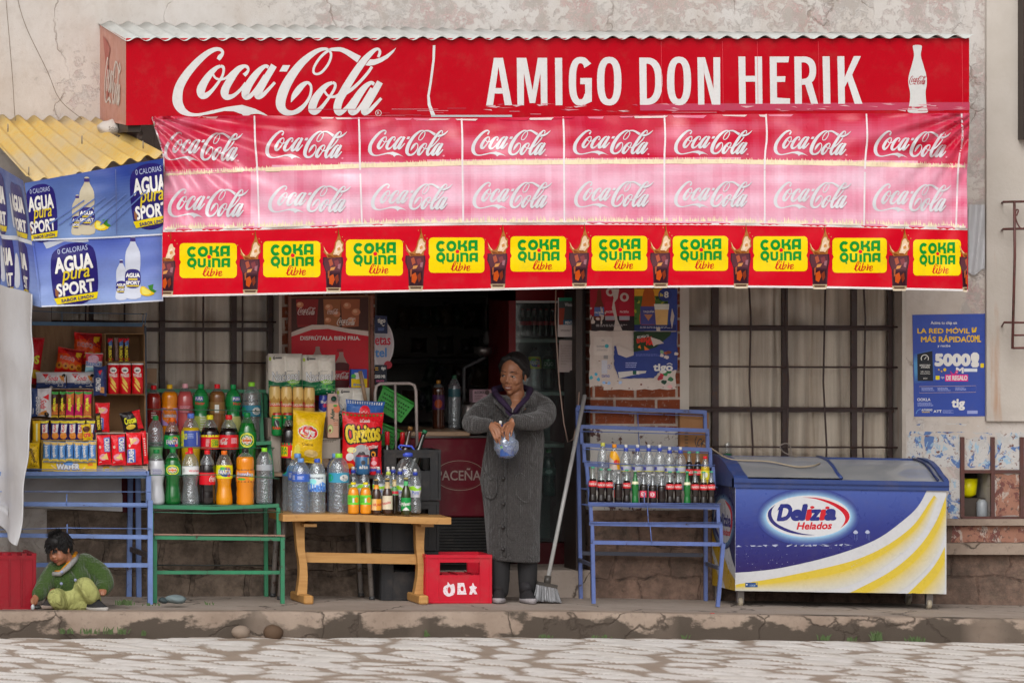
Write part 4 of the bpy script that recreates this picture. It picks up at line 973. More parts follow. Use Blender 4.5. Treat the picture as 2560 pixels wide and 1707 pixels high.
def bottle(name,label,cat,px,by,d,h,w_,kind,liq=None,fill=.86,cap=(.5,.02,.02),tint=(.9,.93,.94),lab=None,group=None,capr=.36,glass=False,rz=-.22,capk='screw',n=20,dry=None):
    "by: photo y of the base; h, w_: height and width in photo pixels; lab = (z0, z1, colour, draw or None)"
    b = P(px,by,d);s = S(d);H,Rr = h / s,w_ / s / 2
    t = thing(name,label,cat,b,group,rz)
    pf = PROF[kind];key = (kind,liq,fill,tint,glass,round(h),round(w_))
    def sub(z0,z1,k=1.0):
        zs = sorted({z0,z1} | {q[1] for q in pf if z0 < q[1] < z1});return [(prof_at(pf,z) * Rr * k,z * H) for z in zs]
    if key in _bm:
        o = bpy.data.objects.new('body',_bm[key]);C.collection.objects.link(o);o.parent = t
    else:
        m = MB()
        if liq:
            m.lathe(sub(0,fill),n=n,col=liq,mi=0)
            m.lathe(sub(fill,.96),n=n,col=tint,mi=1,cap=False)
        else: m.lathe(sub(0,.96),n=n,col=tint,mi=1,cap=False)
        o = m.build('body',[M_LIQ,M_GLASS if glass else M_PET],t,True);_bm[key] = o.data
    m = MB();r = Rr * capr
    if capk == 'screw': m.lathe([(r * .96,.925 * H),(r,.93 * H),(r,.99 * H),(r * .9,H)],n=14,col=cap)
    elif capk == 'crown': m.lathe([(r * .98,.955 * H),(r * 1.12,.96 * H),(r,.985 * H),(r * .8,H)],n=14,col=cap)
    elif capk == 'sport': m.lathe([(r,.855 * H),(r,.925 * H),(r * .9,.93 * H)],n=14,col=cap);m.lathe([(r * .62,.925 * H),(r * .7,.99 * H),(r * .5,H)],n=12,col=WHITE)
    elif capk == 'pour': m.lathe([(r,.915 * H),(r,.945 * H),(r * .8,.96 * H),(r * .8,1.03 * H)],n=14,col=cap);m.bar((0,0,.95 * H),(-.6 * Rr,0,.93 * H),.012,.012,cap)
    elif capk == 'handle':
        m.lathe([(r,.93 * H),(r,.985 * H),(r * .8,H)],n=16,col=cap);q = Rr
        m.tube([(r * .8,0,.98 * H),(q * .55,0,1.02 * H),(q * .3,0,1.10 * H),(-q * .5,0,1.115 * H),(-q * .62,0,1.09 * H),(-r * .6,0,.99 * H)],.007,cap,6)
    m.build('cap',M_PLAST,t,True)
    if lab:
        for z0,z1,c,draw in (lab if isinstance(lab,list) else [lab]):
            m = MB();k = 1.012;zs = np.linspace(z0,z1,5)
            m.lathe([(prof_at(pf,z) * Rr * k + .0006,z * H) for z in zs],n=24,col=c,cap=False)
            if draw:
                pr = Pr();draw(pr)
                def fn(p,o,z0=z0,z1=z1):
                    a = p[0] * 1.35;z = lerp(z1,z0,p[1]);r = prof_at(pf,z) * Rr * k + .0009 + o
                    return Vector((r * sin(a),-r * cos(a),z * H))
                pr.to(m,fn,L=.3,eps=.00015)
            m.build('label',M_LABEL,t,True)
    return t
# label artwork: x -1..1 round the front, y 0..1 down
def L_txt(txt,col,y0=.25,y1=.75,x0=-.75,x1=.75,bold=.03,sh=0,extra=None,rot=0):
    def f(p):
        if extra: extra(p)
        p.text(txt,x0,y0,x1,y1,col,bold=bold,rot=rot)
    return f
def L_tiny(p,col=(.8,.8,.8),x0=.35,x1=.85,n=5): p.lines(x0,.25,x1,.8,n,col)
def L_logo(col,x0=-.8,x1=.8,y0=.25,y1=.75): return lambda p: logo_in(p,x0,y0,x1,y1,col,n=3)
def L_fanta(p):
    p.ell(.1,.5,.55,.36,hexc('1c2f86'));p.ell(.32,.3,.3,.2,hexc('f08010'));p.ell(-.1,.24,.25,.13,hexc('4aa82c'));p.text('FANTA',-.5,.34,.62,.68,WHITE,bold=.06);p.ell(.45,.75,.16,.12,hexc('c01848'))
def L_salv(p):
    p.ell(0,.5,.62,.46,hexc('d8d03a'));p.ell(0,.5,.52,.38,hexc('0d6a2a'));p.ell(0,.5,.42,.3,WHITE);p.ell(0,.52,.32,.2,hexc('e8741c'));p.text('Salvietti',-.42,.42,.42,.6,hexc('a81414'),bold=.02)
def L_coka(p):
    p.rect(-1.1,0,1.1,.14,hexc('e8cf10'));p.rrect(.1,.28,.85,.86,.06,YEL);p.text('COKA',.16,.34,.8,.56,hexc('07892b'),bold=.06);p.text('QUINA',.16,.58,.8,.8,hexc('07892b'),bold=.06);p.lines(-.3,.3,0,.85,6,WHITE)
def L_oro(p): p.rect(-1.1,0,-.55,1,hexc('c8b828'));p.text('ORO',-.75,.18,-.25,.55,hexc('e8d020'),bold=.04);p.rect(.5,.1,.56,.9,WHITE);p.lines(-.2,.2,.35,.5,3,hexc('8a9ad0'))
def L_visc(p): p.ell(.45,.5,.6,.55,hexc('e4e2e4'));p.text('VISCACHANI',-.1,.4,.95,.62,hexc('c01828'),bold=.04);p.lines(-.8,.25,-.4,.7,4,(.3,.3,.32))
def L_jumbo(p): p.rect(-1.1,0,1.1,.05,BLACK);p.rect(-1.1,.95,1.1,1,BLACK);p.text('Jumbo',-.72,.22,.72,.66,hexc('2c3aa0'),bold=.1);p.text('Jumbo',-.72,.22,.72,.66,WHITE,bold=.04);p.ell(-.3,.78,.35,.09,hexc('2a9a30'));p.ell(.6,.6,.3,.3,hexc('f2a020'))
def L_tamp(p): p.ell(0,.4,.8,.42,hexc('e06a10'));p.ell(.3,.8,.5,.2,hexc('c83a10'));p.text('Tampico',-.7,.3,.7,.58,hexc('2a2a7a'),bold=.08);p.text('Tampico',-.7,.3,.7,.58,WHITE,bold=.02)
def L_pura(p): p.rect(-.55,.2,.25,.55,hexc('2a3a8a'));p.text('PURA',-.5,.26,.2,.48,WHITE,bold=.05);p.text('Nectar',-.5,.62,.4,.84,hexc('c01c28'),bold=.04)
def L_vital(p): p.ell(.45,.5,.36,.34,WHITE);p.ell(.38,.42,.1,.1,hexc('2a4048'));p.lines(.2,.55,.7,.75,2,hexc('4a5a60'));p.ell(-.7,.5,.28,.36,hexc('1a8a4a'))
def L_wav(p): p.lines(-.8,.2,-.45,.8,4,WHITE);p.rect(-.3,.25,.3,.75,hexc('4466b8'));p.lines(-.25,.3,.3,.7,3,WHITE)
def L_nat(p):
    p.poly([(-1.1,.62),(-.5,.5),(0,.62),(.5,.42),(1.1,.6),(1.1,1),(-1.1,1)],hexc('4a7ec0'));p.poly([(-1.1,.95),(-.2,.75),(.3,.6),(.9,.85),(1.1,.95),(1.1,1),(-1.1,1)],hexc('3a5a9a'));p.ell(-.4,.42,.35,.16,hexc('7cc8c0'));p.text('naturagua',-.9,.16,.6,.28,hexc('2a3a50'),bold=.03)
def L_sportw(p): p.poly([(-1.1,.1),(-.2,.0),(.3,.25),(1.1,.05),(1.1,.35),(0,.42),(-1.1,.3)],hexc('86b828'));p.text('Pura',-.4,.45,.5,.7,hexc('3a5ab0'),bold=.04);p.lines(-.8,.75,.8,.95,2,hexc('8a8aa0'))
# ------------------------------------------------------------------ wrapped packs and cartons
def pack(name,label,cat,cx,cy,w_,h,d,th,rot,col,draw=None,group=None,mat=None,crimp=True,sag=0.0,pin=1.0):
    "pillow pack, sizes in photo px, th thickness in m; draw in local px (-w/2..w/2, -h/2..h/2)"
    s = S(d);cs,sn = cos(rot),sin(rot);rr = random.Random(hash((round(cx),round(cy))) % 1000);sd = rr.uniform(0,50)
    def bul(x,y):
        u,v = max(-1,min(1,2 * x / w_)),max(-1,min(1,2 * y / h))
        b = (1 - abs(u) ** 2.6) ** .7 * (1 - abs(v) ** 3.2) ** .7
        return th * b + .18 * th * noise.noise(Vector((x * 5 / w_ + sd,y * 5 / h,0)))
    def sh(x,y):
        v = 2 * y / h;x = x * (1 - .07 * pin * (1 - v * v));u = 2 * x / w_;y = y * (1 - .04 * pin * (1 - u * u)) + sag * u * u
        return (cx + x * cs - y * sn,cy + x * sn + y * cs)
    def fn(p,o): q = sh(*p);return P(q[0],q[1],d + max(.001,bul(*p)) + o)
    m = MB();nu,nv = 15,15;us,vs = np.linspace(-w_ / 2,w_ / 2,nu),np.linspace(-h / 2,h / 2,nv)
    m.grid(lambda u,v: fn((u,v),0),us,vs,col)
    m.grid(lambda u,v: P(*sh(u,v),d - .25 * max(0,bul(u,v))),us[::-1],vs,col if not callable(col) else col(0,0))
    if crimp:
        for sgn in (-1,1):
            m.grid(lambda u,v: P(*sh(u,sgn * h / 2 + v * sgn * h * .035),d + .002 * sin(u * 1.6)),us,[0,1],tuple(k * .8 for k in (col(0,sgn * h / 2) if callable(col) else col)))
    if draw: pr = Pr();draw(pr,w_,h);pr.to(m,fn,L=max(w_,h) / 9,eps=.0003,base=.0012)
    o = m.build(name,mat or M_WRAP);return tag(o,label,cat,group)
def carton(name,label,x0,y0,x1,y1,d,dep,col,draw=None,group=None,mat=None,parent=None,bev=.002,cat=None):
    cat = cat or name.split('_')[-1]
    a,b = P(x0,y1,d),P(x1,y0,d);m = MB();m.rbox(a.x,b.x,-d,-d + dep,a.z,b.z,min(bev,(b.x - a.x) / 5),col)
    if draw: pr = Pr();draw(pr);pr.to(m,flat(d + .0008),eps=.0003)
    o = m.build(name,mat or M_CARD,parent)
    return tag(o,label,cat,group) if not parent else o
def can(label,px,by,d,h,w_,bands,draw=None,group=None,cat='can',lid=(.55,.52,.48)):
    b = P(px,by,d);s = S(d);H,r = h / s,w_ / s / 2
    t = thing('drink_can',label,cat,b,group,-.22);m = MB()
    z = [0,.03,.09,.9,.96,.985];k = [.78,.86,1,1,.84,.84]
    zs = sorted(set([.09,.9] + [q for bb in bands for q in bb[:2]]));pf = []
    def cc(zm):
        for z0,z1,c in bands[::-1]:
            if z0 <= zm <= z1: return c
        return (.5,.5,.5)
    pts = [(.78,0),(.86,.03)] + [(1,q) for q in zs if .09 <= q <= .9] + [(.84,.965),(.84,.985)]
    m.lathe([(a * r,q * H,cc((q + (pts[i + 1][1] if i + 1 < len(pts) else 1)) / 2)) for i,(a,q) in enumerate(pts)],n=22,sm=True)
    if draw:
        pr = Pr();draw(pr)
        pr.to(m,lambda p,o: Vector(((r + .0008 + o) * sin(p[0] * 1.35),-(r + .0008 + o) * cos(p[0] * 1.35),lerp(.9,.09,p[1]) * H)),L=.3,eps=.0002)
    m.build('body',M_CAN,t,True);m = MB();m.lathe([(.86 * r,.985 * H),(.86 * r,H),(.78 * r,H),(.76 * r,.985 * H)],n=22,col=lid);m.build('lid',M_STEEL,t,True)
    return t
def rack(t,name_mat,col): pass
def bars(name,t,segs,wd,col,mat=None,up=(0,0,1)):
    for seg in segs:
        m = MB()
        for p,q in zip(seg[:-1],seg[1:]): m.bar(P(*p),P(*q),wd[0],wd[1],col,up)
        m.build(name,mat or M_PAINT,t)
def rods(name,t,segs,r,col,mat=None):
    for seg in segs: m = MB();m.tube([P(*p) for p in seg],r,col,6);m.build(name,mat or M_PAINT,t)
# ------------------------------------------------------------------ blue snack rack at the left
BLU,BLU2,GRN = hexc('5a6f9e'),hexc('4a6c8c'),hexc('1f6b48')
t = thing('display_rack','blue metal step rack holding the snack boxes, behind the squatting child','rack',P(250,1510,.4))
bars('leg',t,[[(375,1250,.70),(375,1510,.70)],[(371,1186,.62),(371,1262,.62)],[(326,1186,.06),(322,1490,.02)],[(345,1187,.2),(347,1493,.05)]],(.03,.03),BLU,up=(0,1,0))
bars('leg',t,[[(-60,1250,.70),(-60,1512,.70)],[(-92,1186,.06),(-95,1490,.02)]],(.03,.03),BLU,up=(0,1,0))
bars('shelf_rail',t,[[(-60,1184,.64),(372,1182,.64)],[(-55,1258,.68),(376,1262,.68)],[(-55,1336,.70),(376,1342,.70)],[(-55,1411,.70),(374,1412,.70)]],(.02,.026),BLU)
rods('guard_rod',t,[[(-60,1228,.70),(378,1229,.70)],[(-60,1264,.72),(370,1265,.72)],[(-60,1325,.73),(170,1319,.73),(378,1321,.73)],[(58,1173,.69),(365,1174,.69),(367,1182,.66)]],.003,BLU)
rods('guard_rod',t,[[(167,1234,.69),(166,1265,.7)],[(168,1310,.74),(168,1340,.72)]],.004,BLU)
bars('brace',t,[[(328,1372,.06),(376,1390,.68)]],(.02,.03),(.06,.045,.04))
m = MB();a,b = P(40,1190,.62),P(372,1183,.62);m.box(a.x,b.x,-.62,-.1,a.z - .012,a.z + .004,BLU2);m.build('shelf',M_PAINT,t)
# snack cabinet: plywood back with a blue top rail
t = thing('snack_cabinet','open plywood snack cabinet with blue top rail standing on the blue rack','cabinet',P(215,1182,.5))
m = MB();a,b = P(40,1182,.16),P(362,812,.16);m.box(a.x,b.x,-.16,-.145,a.z,b.z);m.build('back_panel',M_PLY,t)
bars('top_rail',t,[[(40,808,.2),(355,812,.2)]],(.02,.024),BLU2)
rods('guard_wire',t,[[(40,775,.2),(155,781,.2),(360,785,.2),(366,783,.3),(362,812,.3)],[(155,781,.2),(155,808,.2)],[(358,786,.2),(356,812,.2)]],.0028,BLU2)
bars('side_post',t,[[(363,815,.2),(366,1180,.3)]],(.012,.02),(.06,.08,.12),up=(0,1,0))
# cardboard trays stacked on the cabinet
CB,CBd = hexc('8a6a48'),hexc('6a4e34')
def tray(label,x0,y0,x1,y1,d,dep,wall,col=CB,lip=.0,draw=None,group='cardboard snack trays in the plywood cabinet'):
    "open box facing the viewer: back, floor, two sides, low front lip of height lip px"
    a,b = P(x0,y1,d),P(x1,y0,d);m = MB();e = .004
    m.box(a.x,b.x,-d + dep,-d + dep + e,a.z,b.z,CBd);m.box(a.x,b.x,-d,-d + dep,a.z,a.z + e,col);m.box(a.x,b.x,-d,-d + dep,b.z - e,b.z,col)
    m.box(a.x - e,a.x,-d,-d + dep,a.z,b.z,col);m.box(b.x,b.x + e,-d,-d + dep,a.z,b.z,col)
    if lip: m.box(a.x - e,b.x + e,-d - e,-d,a.z,a.z + lip / S(d),wall)
    if draw: pr = Pr();draw(pr);pr.to(m,flat(d + e + .0012),eps=.0003)
    return tag(m.build('snack_tray',M_CARD),label,'box',group)
tray('cardboard tray with black candy bars, top right of the cabinet',264,834,360,905,.36,.17,CB)
tray('cardboard tray holding three red chip tubes',266,905,361,986,.40,.2,CB)
tray('half empty cardboard tray with one black and red snack bag',236,986,362,1080,.40,.2,CB)
def dcr(pr): pr.text('Crash',258,1166,310,1182,hexc('b8a020'),bold=.08);pr.lines(256,1165,276,1170,1,RED);pr.lines(336,1166,360,1182,3,(.2,.2,.2))
tray('pale tray of red wafer packs at the lower right of the cabinet',242,1082,368,1186,.56,.2,hexc('a59588'),hexc('a59588'),22,dcr)
tray('cardboard tray with a white cracker pack and wafers, upper left',78,972,232,1046,.44,.18,CB)
tray('cardboard tray of navy and yellow biscuit packs, left middle',78,1048,236,1104,.48,.18,CB)
def dw(pr):
    YD = hexc('c2981a');pr.text('WAFER',142,1159,198,1174,hexc('3a5a9a'),bold=.14);pr.text('WAFER',142,1159,198,1174,WHITE,bold=.06);pr.ell(171,1158,12,5,hexc('5a82b8'));pr.text('Bonny',111,1151,138,1157,WHITE,bold=.03)
    pr.rect(107,1177,134,1180,hexc('3a3410'));pr.rect(150,1178,186,1181,hexc('8a6a10'));pr.rect(216,1181,234,1186,hexc('c82a1c'));pr.rect(219,1157,232,1164,hexc('c86a1c'));pr.poly([(128,1160),(140,1170),(140,1173),(128,1164)],hexc('d8a878'));pr.poly([(212,1166),(200,1176),(204,1177),(214,1169)],hexc('d8a878'))
tray('yellow display box of blue wafer rolls at the front of the cabinet',106,1100,240,1187,.60,.2,hexc('c8a01c'),hexc('a88a40'),37,dw)
tray('small open carton of yellow bags at the lower left behind the tarpaulin',64,1046,103,1172,.5,.2,CB,CB,6)
def ring_chips(pr,w,h,n=4):
    pr.poly([(-w / 2,-h * .28),(w * .1,-h * .36),(w / 2,-h * .1),(w / 2,h * .1),(-w / 2,h * .1)],hexc('e0400a'),0);pr.poly([(-w * .3,-h / 2),(w / 2,-h / 2),(w / 2,h * .02),(w * .1,-h * .16)],hexc('8a1018'))
    for i in range(n): x = -w * .38 + i * w * .76 / (n - 1);pr.ell(x,h * .2,w * .13,w * .13,hexc('b8701a'));pr.ell(x,h * .2,w * .045,w * .045,hexc('5a2408'))
    pr.text('ROSQ',-w * .38,-h * .2,w * .18,-h * .04,WHITE,bold=.08,rot=.06);pr.text('ROSQ',-w * .38,-h * .2,w * .18,-h * .04,hexc('a01414'),bold=.02,rot=.06);pr.poly([(w * .2,-h * .42),(w * .42,-h * .42),(w * .4,-h * .24),(w * .3,-h * .2),(w * .2,-h * .26)],hexc('d89a1a'));pr.rect(-w * .5,h * .38,w * .5,h * .5,hexc('c41c14'))
pack('snack_bag','orange bag of ring snacks, the higher of two on the plywood','snack bag',219,872,72,76,.24,.035,.06,hexc('c01a14'),ring_chips,'orange ring snack bags')
pack('snack_bag','orange bag of ring snacks, the lower of two, leaning left','snack bag',174,904,68,62,.3,.035,.16,hexc('c01a14'),ring_chips,'orange ring snack bags')
def dred(pr,w,h): pr.text('OS',-w * .1,-h * .12,w * .4,h * .06,hexc('f0c030'),bold=.08);pr.ell(w * .3,h * .3,w * .3,h * .1,hexc('e0a030'))
pack('snack_bag','tall red snack bag half hidden behind the white tarpaulin edge','snack bag',74,900,62,112,.3,.035,.12,hexc('a80f1c'),dred)
def dbaz(pr,w,h):
    pr.rect(-w / 2,-h / 2,w / 2,-h * .1,hexc('d83a44'));pr.ell(-2,-h * .2,w * .34,h * .26,hexc('e09aae'));pr.text('Bazooka',-w * .46,-h * .08,w * .46,h * .16,WHITE,bold=.1);pr.text('Bazooka',-w * .46,-h * .08,w * .46,h * .16,hexc('2c5aa8'),bold=.03);pr.rect(-w / 2,h * .25,w / 2,h / 2,hexc('86b4cc'))
pack('candy_bag','pink and blue bag of bubble gum below the ring snacks','candy bag',235,907,44,46,.36,.02,.03,hexc('c8ccd2'),dbaz)
def dsoda(pr,w,h):
    pr.rect(-w / 2,h * .14,w / 2,h / 2,hexc('2a3a66'));pr.poly([(-w * .3,-h * .42),(-w * .08,-h * .42),(-w * .19,-h * .12)],hexc('c01c24'));pr.text('Soda',-w * .1,-h * .3,w * .24,0,hexc('b8182a'),bold=.02,sh=.3);pr.text('CRACKERS',-w * .22,h * .0,w * .42,h * .22,hexc('1c2a58'),bold=.09);pr.text('CRACKERS',-w * .22,h * .0,w * .42,h * .22,WHITE,bold=.03);pr.poly([(w * .26,-h * .3),(w * .42,-h * .34),(w * .46,h * .12),(w * .36,h * .02)],hexc('b87a3a'));pr.ell(w * .42,-h * .3,h * .12,h * .12,(.02,.02,.02));pr.lines(w * .2,h * .34,w * .45,h * .42,1,WHITE)
G = 'white and navy cracker packs'
pack('cracker_pack','white and navy cracker pack lying flat, left of the pair under the ring snacks','crackers',128,951,78,40,.38,.03,.0,hexc('b9b4b6'),dsoda,G)
pack('cracker_pack','white and navy cracker pack lying flat, right of the pair under the ring snacks','crackers',201,951,72,40,.38,.03,.0,hexc('b9b4b6'),dsoda,G)
pack('cracker_pack','navy cracker pack standing on end beside the red chip tubes','crackers',250,952,76,31,.46,.03,pi / 2,hexc('26345e'),lambda pr,w,h: (pr.poly([(-w * .38,-h * .2),(-w * .2,0),(-w * .38,h * .2)],hexc('b02030')),pr.text('CRACKERS',-w * .1,-h * .05,w * .35,h * .35,WHITE,bold=.05),pr.rect(w * .22,-h * .35,w * .42,h * .0,hexc('b07a48'))),G)
pack('cracker_pack','white and navy cracker pack standing on end in the left tray','crackers',101,1006,74,52,.50,.03,pi / 2,hexc('b9b4b6'),dsoda,G)
for i,(x,c) in enumerate(((276,'black'),(291,'brown'),(303,'red'),(317,'black'))):
    pack('candy_bar',f'dark candy bar with yellow lettering, {ORD[i]} from the left in the top tray','candy bar',x,873,13 if i != 1 else 9,56,.40,.012,-.03,hexc('2a0e10') if i != 1 else hexc('6a5450'),None if i == 1 else lambda pr,w,h: (pr.rect(-w / 2,-h / 2,w / 2,-h * .32,hexc('a01420')),pr.poly([(-w * .4,-h * .3),(w * .4,-h * .44),(w * .4,-h * .1),(-w * .2,-h * .12)],hexc('3a5a8a')),pr.text('TURBON',-h * .02 - 20,10 - 4,-h * .02 + 20,10 + 4,hexc('d0b020'),bold=.06,rot=pi / 2),pr.rect(-w / 2,h * .4,w / 2,h / 2,hexc('8a2a1a'))),'dark candy bars in the top tray')
for i,x in enumerate((284,313,344)):
    bse = P(x,984,.46);s = S(.46);r = 14.5 / s;H = 74 / s
    t = thing('chip_tube',f'red chip tube, {("left", "middle", "right")[i]} one of three in the cabinet','chip tube',bse,'red chip tubes',-.22)
    m = MB();m.lathe([(r,0),(r,H)],n=22,col=hexc('b80e1c'),sm=True);pr = Pr()
    pr.ell(0,.2,.5,.1,WHITE);pr.poly([(-.35,.2),(-.1,.18),(0,.2),(.1,.18),(.35,.2),(.15,.25),(0,.23),(-.15,.25)],BLACK);pr.text('PRINGLES',-.6,.32,.6,.42,WHITE,bold=.06)
    for k in range(3): pr.ell(-.05 + .1 * (k % 2),.56 + k * .12,.45,.05,hexc('e0a040'),rot=.3)
    pr.to(m,lambda p,o: Vector(((r + .001 + o) * sin(p[0] * 1.2),-(r + .001 + o) * cos(p[0] * 1.2),lerp(H,0,p[1]))),L=.35,eps=.0003);m.build('tube',M_CAN,t,True)
    m = MB();m.lathe([(r * 1.03,H - .004),(r * 1.03,H + .004),(r * .9,H + .006)],n=22,col=hexc('c8c4c0'));m.build('lid',M_PLAST,t,True)
def dwaf(a,b):
    def f(pr,w,h): pr.rect(-w / 2,-h / 2,w / 2,-h * .4,hexc('3a8a3a'));pr.poly([(-w / 2,-h * .35),(w / 2,-h * .45),(w / 2,h * .0),(-w / 2,-h * .05)] if b else [(-w / 2,h * .0),(w / 2,-h * .05),(w / 2,h * .4),(-w / 2,h * .4)],hexc('b0622a'));pr.text('wafer',-h * .26,-w * .24,h * .26,w * .24,hexc('d8d020'),bold=.08,rot=pi / 2);pr.rect(-w / 2,h * .42,w / 2,h / 2,hexc('c8a030'))
    return f
for i,(x,wd,c,b,nm) in enumerate(((137,17,'34140c',0,'dark brown'),(156,15,'34140c',0,'dark brown'),(175,20,'b01650',1,'magenta'),(197,20,'b01650',1,'magenta'),(219,20,'b4184a',0,'magenta'))):
    pack('wafer_pack',f'{nm} wafer pack, {ORD[i]} from the left beside the standing crackers','wafers',x,1011,wd,66,.50,.014,.02,hexc(c),dwaf(c,b),'wafer packs in the upper left tray')
for i,(x,y,wd,h,c,nm) in enumerate(((111,1078,22,56,'c09a18','yellow'),(114 - 0,1078,22,52,'',''),(137 - 24,0,0,0,'',''))):
    pass
SP = lambda pr,w,h: (pr.rect(-w / 2,-h / 2,w / 2,-h * .38,hexc('d0b020')),pr.ell(0,h * .26,w * .4,h * .18,hexc('c07a30')),pr.poly([(-w * .3,-h * .3),(w * .4,-h * .34),(w * .3,h * .1),(-w * .35,h * .12)],WHITE),pr.text('cris',-h * .2,-w * .2 - h * .1,h * .18,w * .12 - h * .1,hexc('b02038'),bold=.06,rot=pi / 2 + .1))
for i,x in enumerate((112,138,159,181,202,226)):
    pack('biscuit_pack',f'navy and yellow biscuit pack, {ORD[i]} from the left in its row','biscuits',x + 0,1076,22,50,.54,.015,.05 * (i % 3 - 1),hexc('231c5c'),SP,'navy biscuit packs')
pack('biscuit_pack','yellow and brown biscuit pack leaning among the navy packs','biscuits',217,1080,24,40,.57,.014,-.15,hexc('c8a018'),lambda pr,w,h: (pr.ell(0,-h * .2,w * .4,h * .2,hexc('4a2410')),pr.text('cris',-w * .35,0,w * .35,h * .3,hexc('c02038'),bold=.06)),'navy biscuit packs')
pack('biscuit_pack','yellow biscuit pack in clear film at the left end of the row','biscuits',91,1079,20,54,.57,.016,0,hexc('c2980e'),lambda pr,w,h: pr.rect(-1,-h * .4,3,h * .45,hexc('d8c88a')),'navy biscuit packs')
for i in range(7):
    pack('wafer_roll',f'blue wafer roll with cream ends, {ORD[i]} from the left in the yellow box','wafers',117 + i * 19,1128 + (i % 3),19,50,.62,.02,.02,hexc('4a78aa'),lambda pr,w,h: (pr.rect(-w / 2,-h / 2,w / 2,-h * .34,hexc('b89a5c')),pr.rect(-w / 2,h * .36,w / 2,h / 2,hexc('c8a848')),pr.text('Nevada',-h * .3,-w * .22,h * .28,w * .22,WHITE,bold=.05,rot=pi / 2 + pi * 0 - .12)),'blue wafer rolls')
pack('snack_bag','yellow bag with dark lettering at the lower left, beside the yellow box','snack bag',82,1138,34,62,.6,.03,0,hexc('c89c10'),lambda pr,w,h: (pr.text('galletas',-h * .3,-6,h * .3,6,hexc('3a2410'),bold=.05,rot=pi / 2 - .3),[pr.ell(R.uniform(-14,14),R.uniform(-28,28),1.2,1.2,hexc('6a4a10')) for _ in range(30)]))
def dcrash(flip):
    def f(pr,w,h):
        g = -1 if flip else 1
        pr.rrect(*((w * .02,-h * .44,w * .48,h * .08) if not flip else (-w * .48,h * .02,w * .1,h * .46)),3,hexc('3f5a9c'));cx,cy = (w * .25,-h * .18) if not flip else (-w * .2,h * .24)
        pr.text('CRASH',cx - h * .22,cy - w * .17,cx + h * .22,cy + w * .17,WHITE,bold=.08,rot=pi / 2 * g)
        pr.ell(-w * .08 * g,h * .26 * g,w * .3,h * .12,hexc('c87a8c'));pr.poly([(-w * .3 * g,h * .3 * g),(w * .2 * g,h * .12 * g),(w * .3 * g,h * .36 * g)],hexc('d8a868'));pr.ell(-w * .3,-h * .1,3,4,hexc('d8a090'));pr.lines(-w * .4,h * .42,-w * .2,h * .46,1,WHITE)
    return f
CR = 'red strawberry wafer packs'
for i,(x,y,wd,h,d,f,lb) in enumerate(((260,1124,34,72,.60,0,'red wafer pack with blue badge on top, left of three in the front tray'),(296,1124,36,74,.60,0,'red wafer pack with blue badge on top, middle of three in the front tray'),(335,1121,38,78,.60,1,'red wafer pack with blue badge at its foot, right of three in the front tray'))):
    pack('wafer_pack',lb,'wafers',x,y,wd,h,d,.018,-.05 + .01 * i,hexc('c8101c'),dcrash(f),CR)
pack('wafer_pack','narrow red wafer pack seen edge on at the right end of the tray','wafers',362,1118,12,80,.6,.012,-.08,hexc('b80e18'),lambda pr,w,h: pr.lines(-2,-h * .3,3,h * .3,8,WHITE),CR)
pack('wafer_pack','red wafer pack standing alone in the half empty tray','wafers',256,1043,36,70,.46,.016,.01,hexc('c00f1a'),dcrash(1),CR)
pack('candy_bar','dark candy bar leaning in front of the lone red wafer pack','candy bar',246,1056,14,46,.5,.012,-.1,hexc('2a140c'),lambda pr,w,h: pr.text('TURBON',-18,-4,18,4,hexc('d0b020'),bold=.06,rot=pi / 2))
pack('snack_bag','black and red snack bag with yellow lettering in the half empty tray','snack bag',329,1052,52,48,.46,.02,-.22,hexc('161012'),lambda pr,w,h: (pr.poly([(w * .1,-h / 2),(w / 2,-h / 2),(w / 2,h / 2),(w * .22,h / 2),(w * .28,0)],hexc('b4141c')),pr.text('Crocan',-w * .36,-h * .22,w * .22,h * .12,hexc('e0c020'),bold=.07),pr.ell(-w * .1,h * .3,w * .24,h * .14,hexc('d8a838'))))
# sheet and dark cloth hanging behind the rack
t = MB();t.grid(lambda u,v: P(lerp(-60,306,u),lerp(1186,lerp(1262,1278,u),v),.04 + .012 * sin(u * 17 + v * 3)),np.linspace(0,1,40),np.linspace(0,1,6),hexc('8a7f78'));tag(t.build('plastic_sheet',M_TARP),'grey plastic sheet hung under the snack cabinet, over the stone wall','sheet')
t = MB();t.grid(lambda u,v: P(lerp(304,352,u),lerp(1188,1280,v),.035 + .008 * sin(u * 9)),np.linspace(0,1,12),np.linspace(0,1,5),hexc('3a0a14'));tag(t.build('dark_cloth',M_CLOTH),'dark red cloth hanging beside the grey plastic sheet behind the rack legs','cloth')
carton('price_card','blank brown cardboard tag tucked behind the window bars beside the chip tubes',366,921,392,958,.1,.004,hexc('7a6450'))

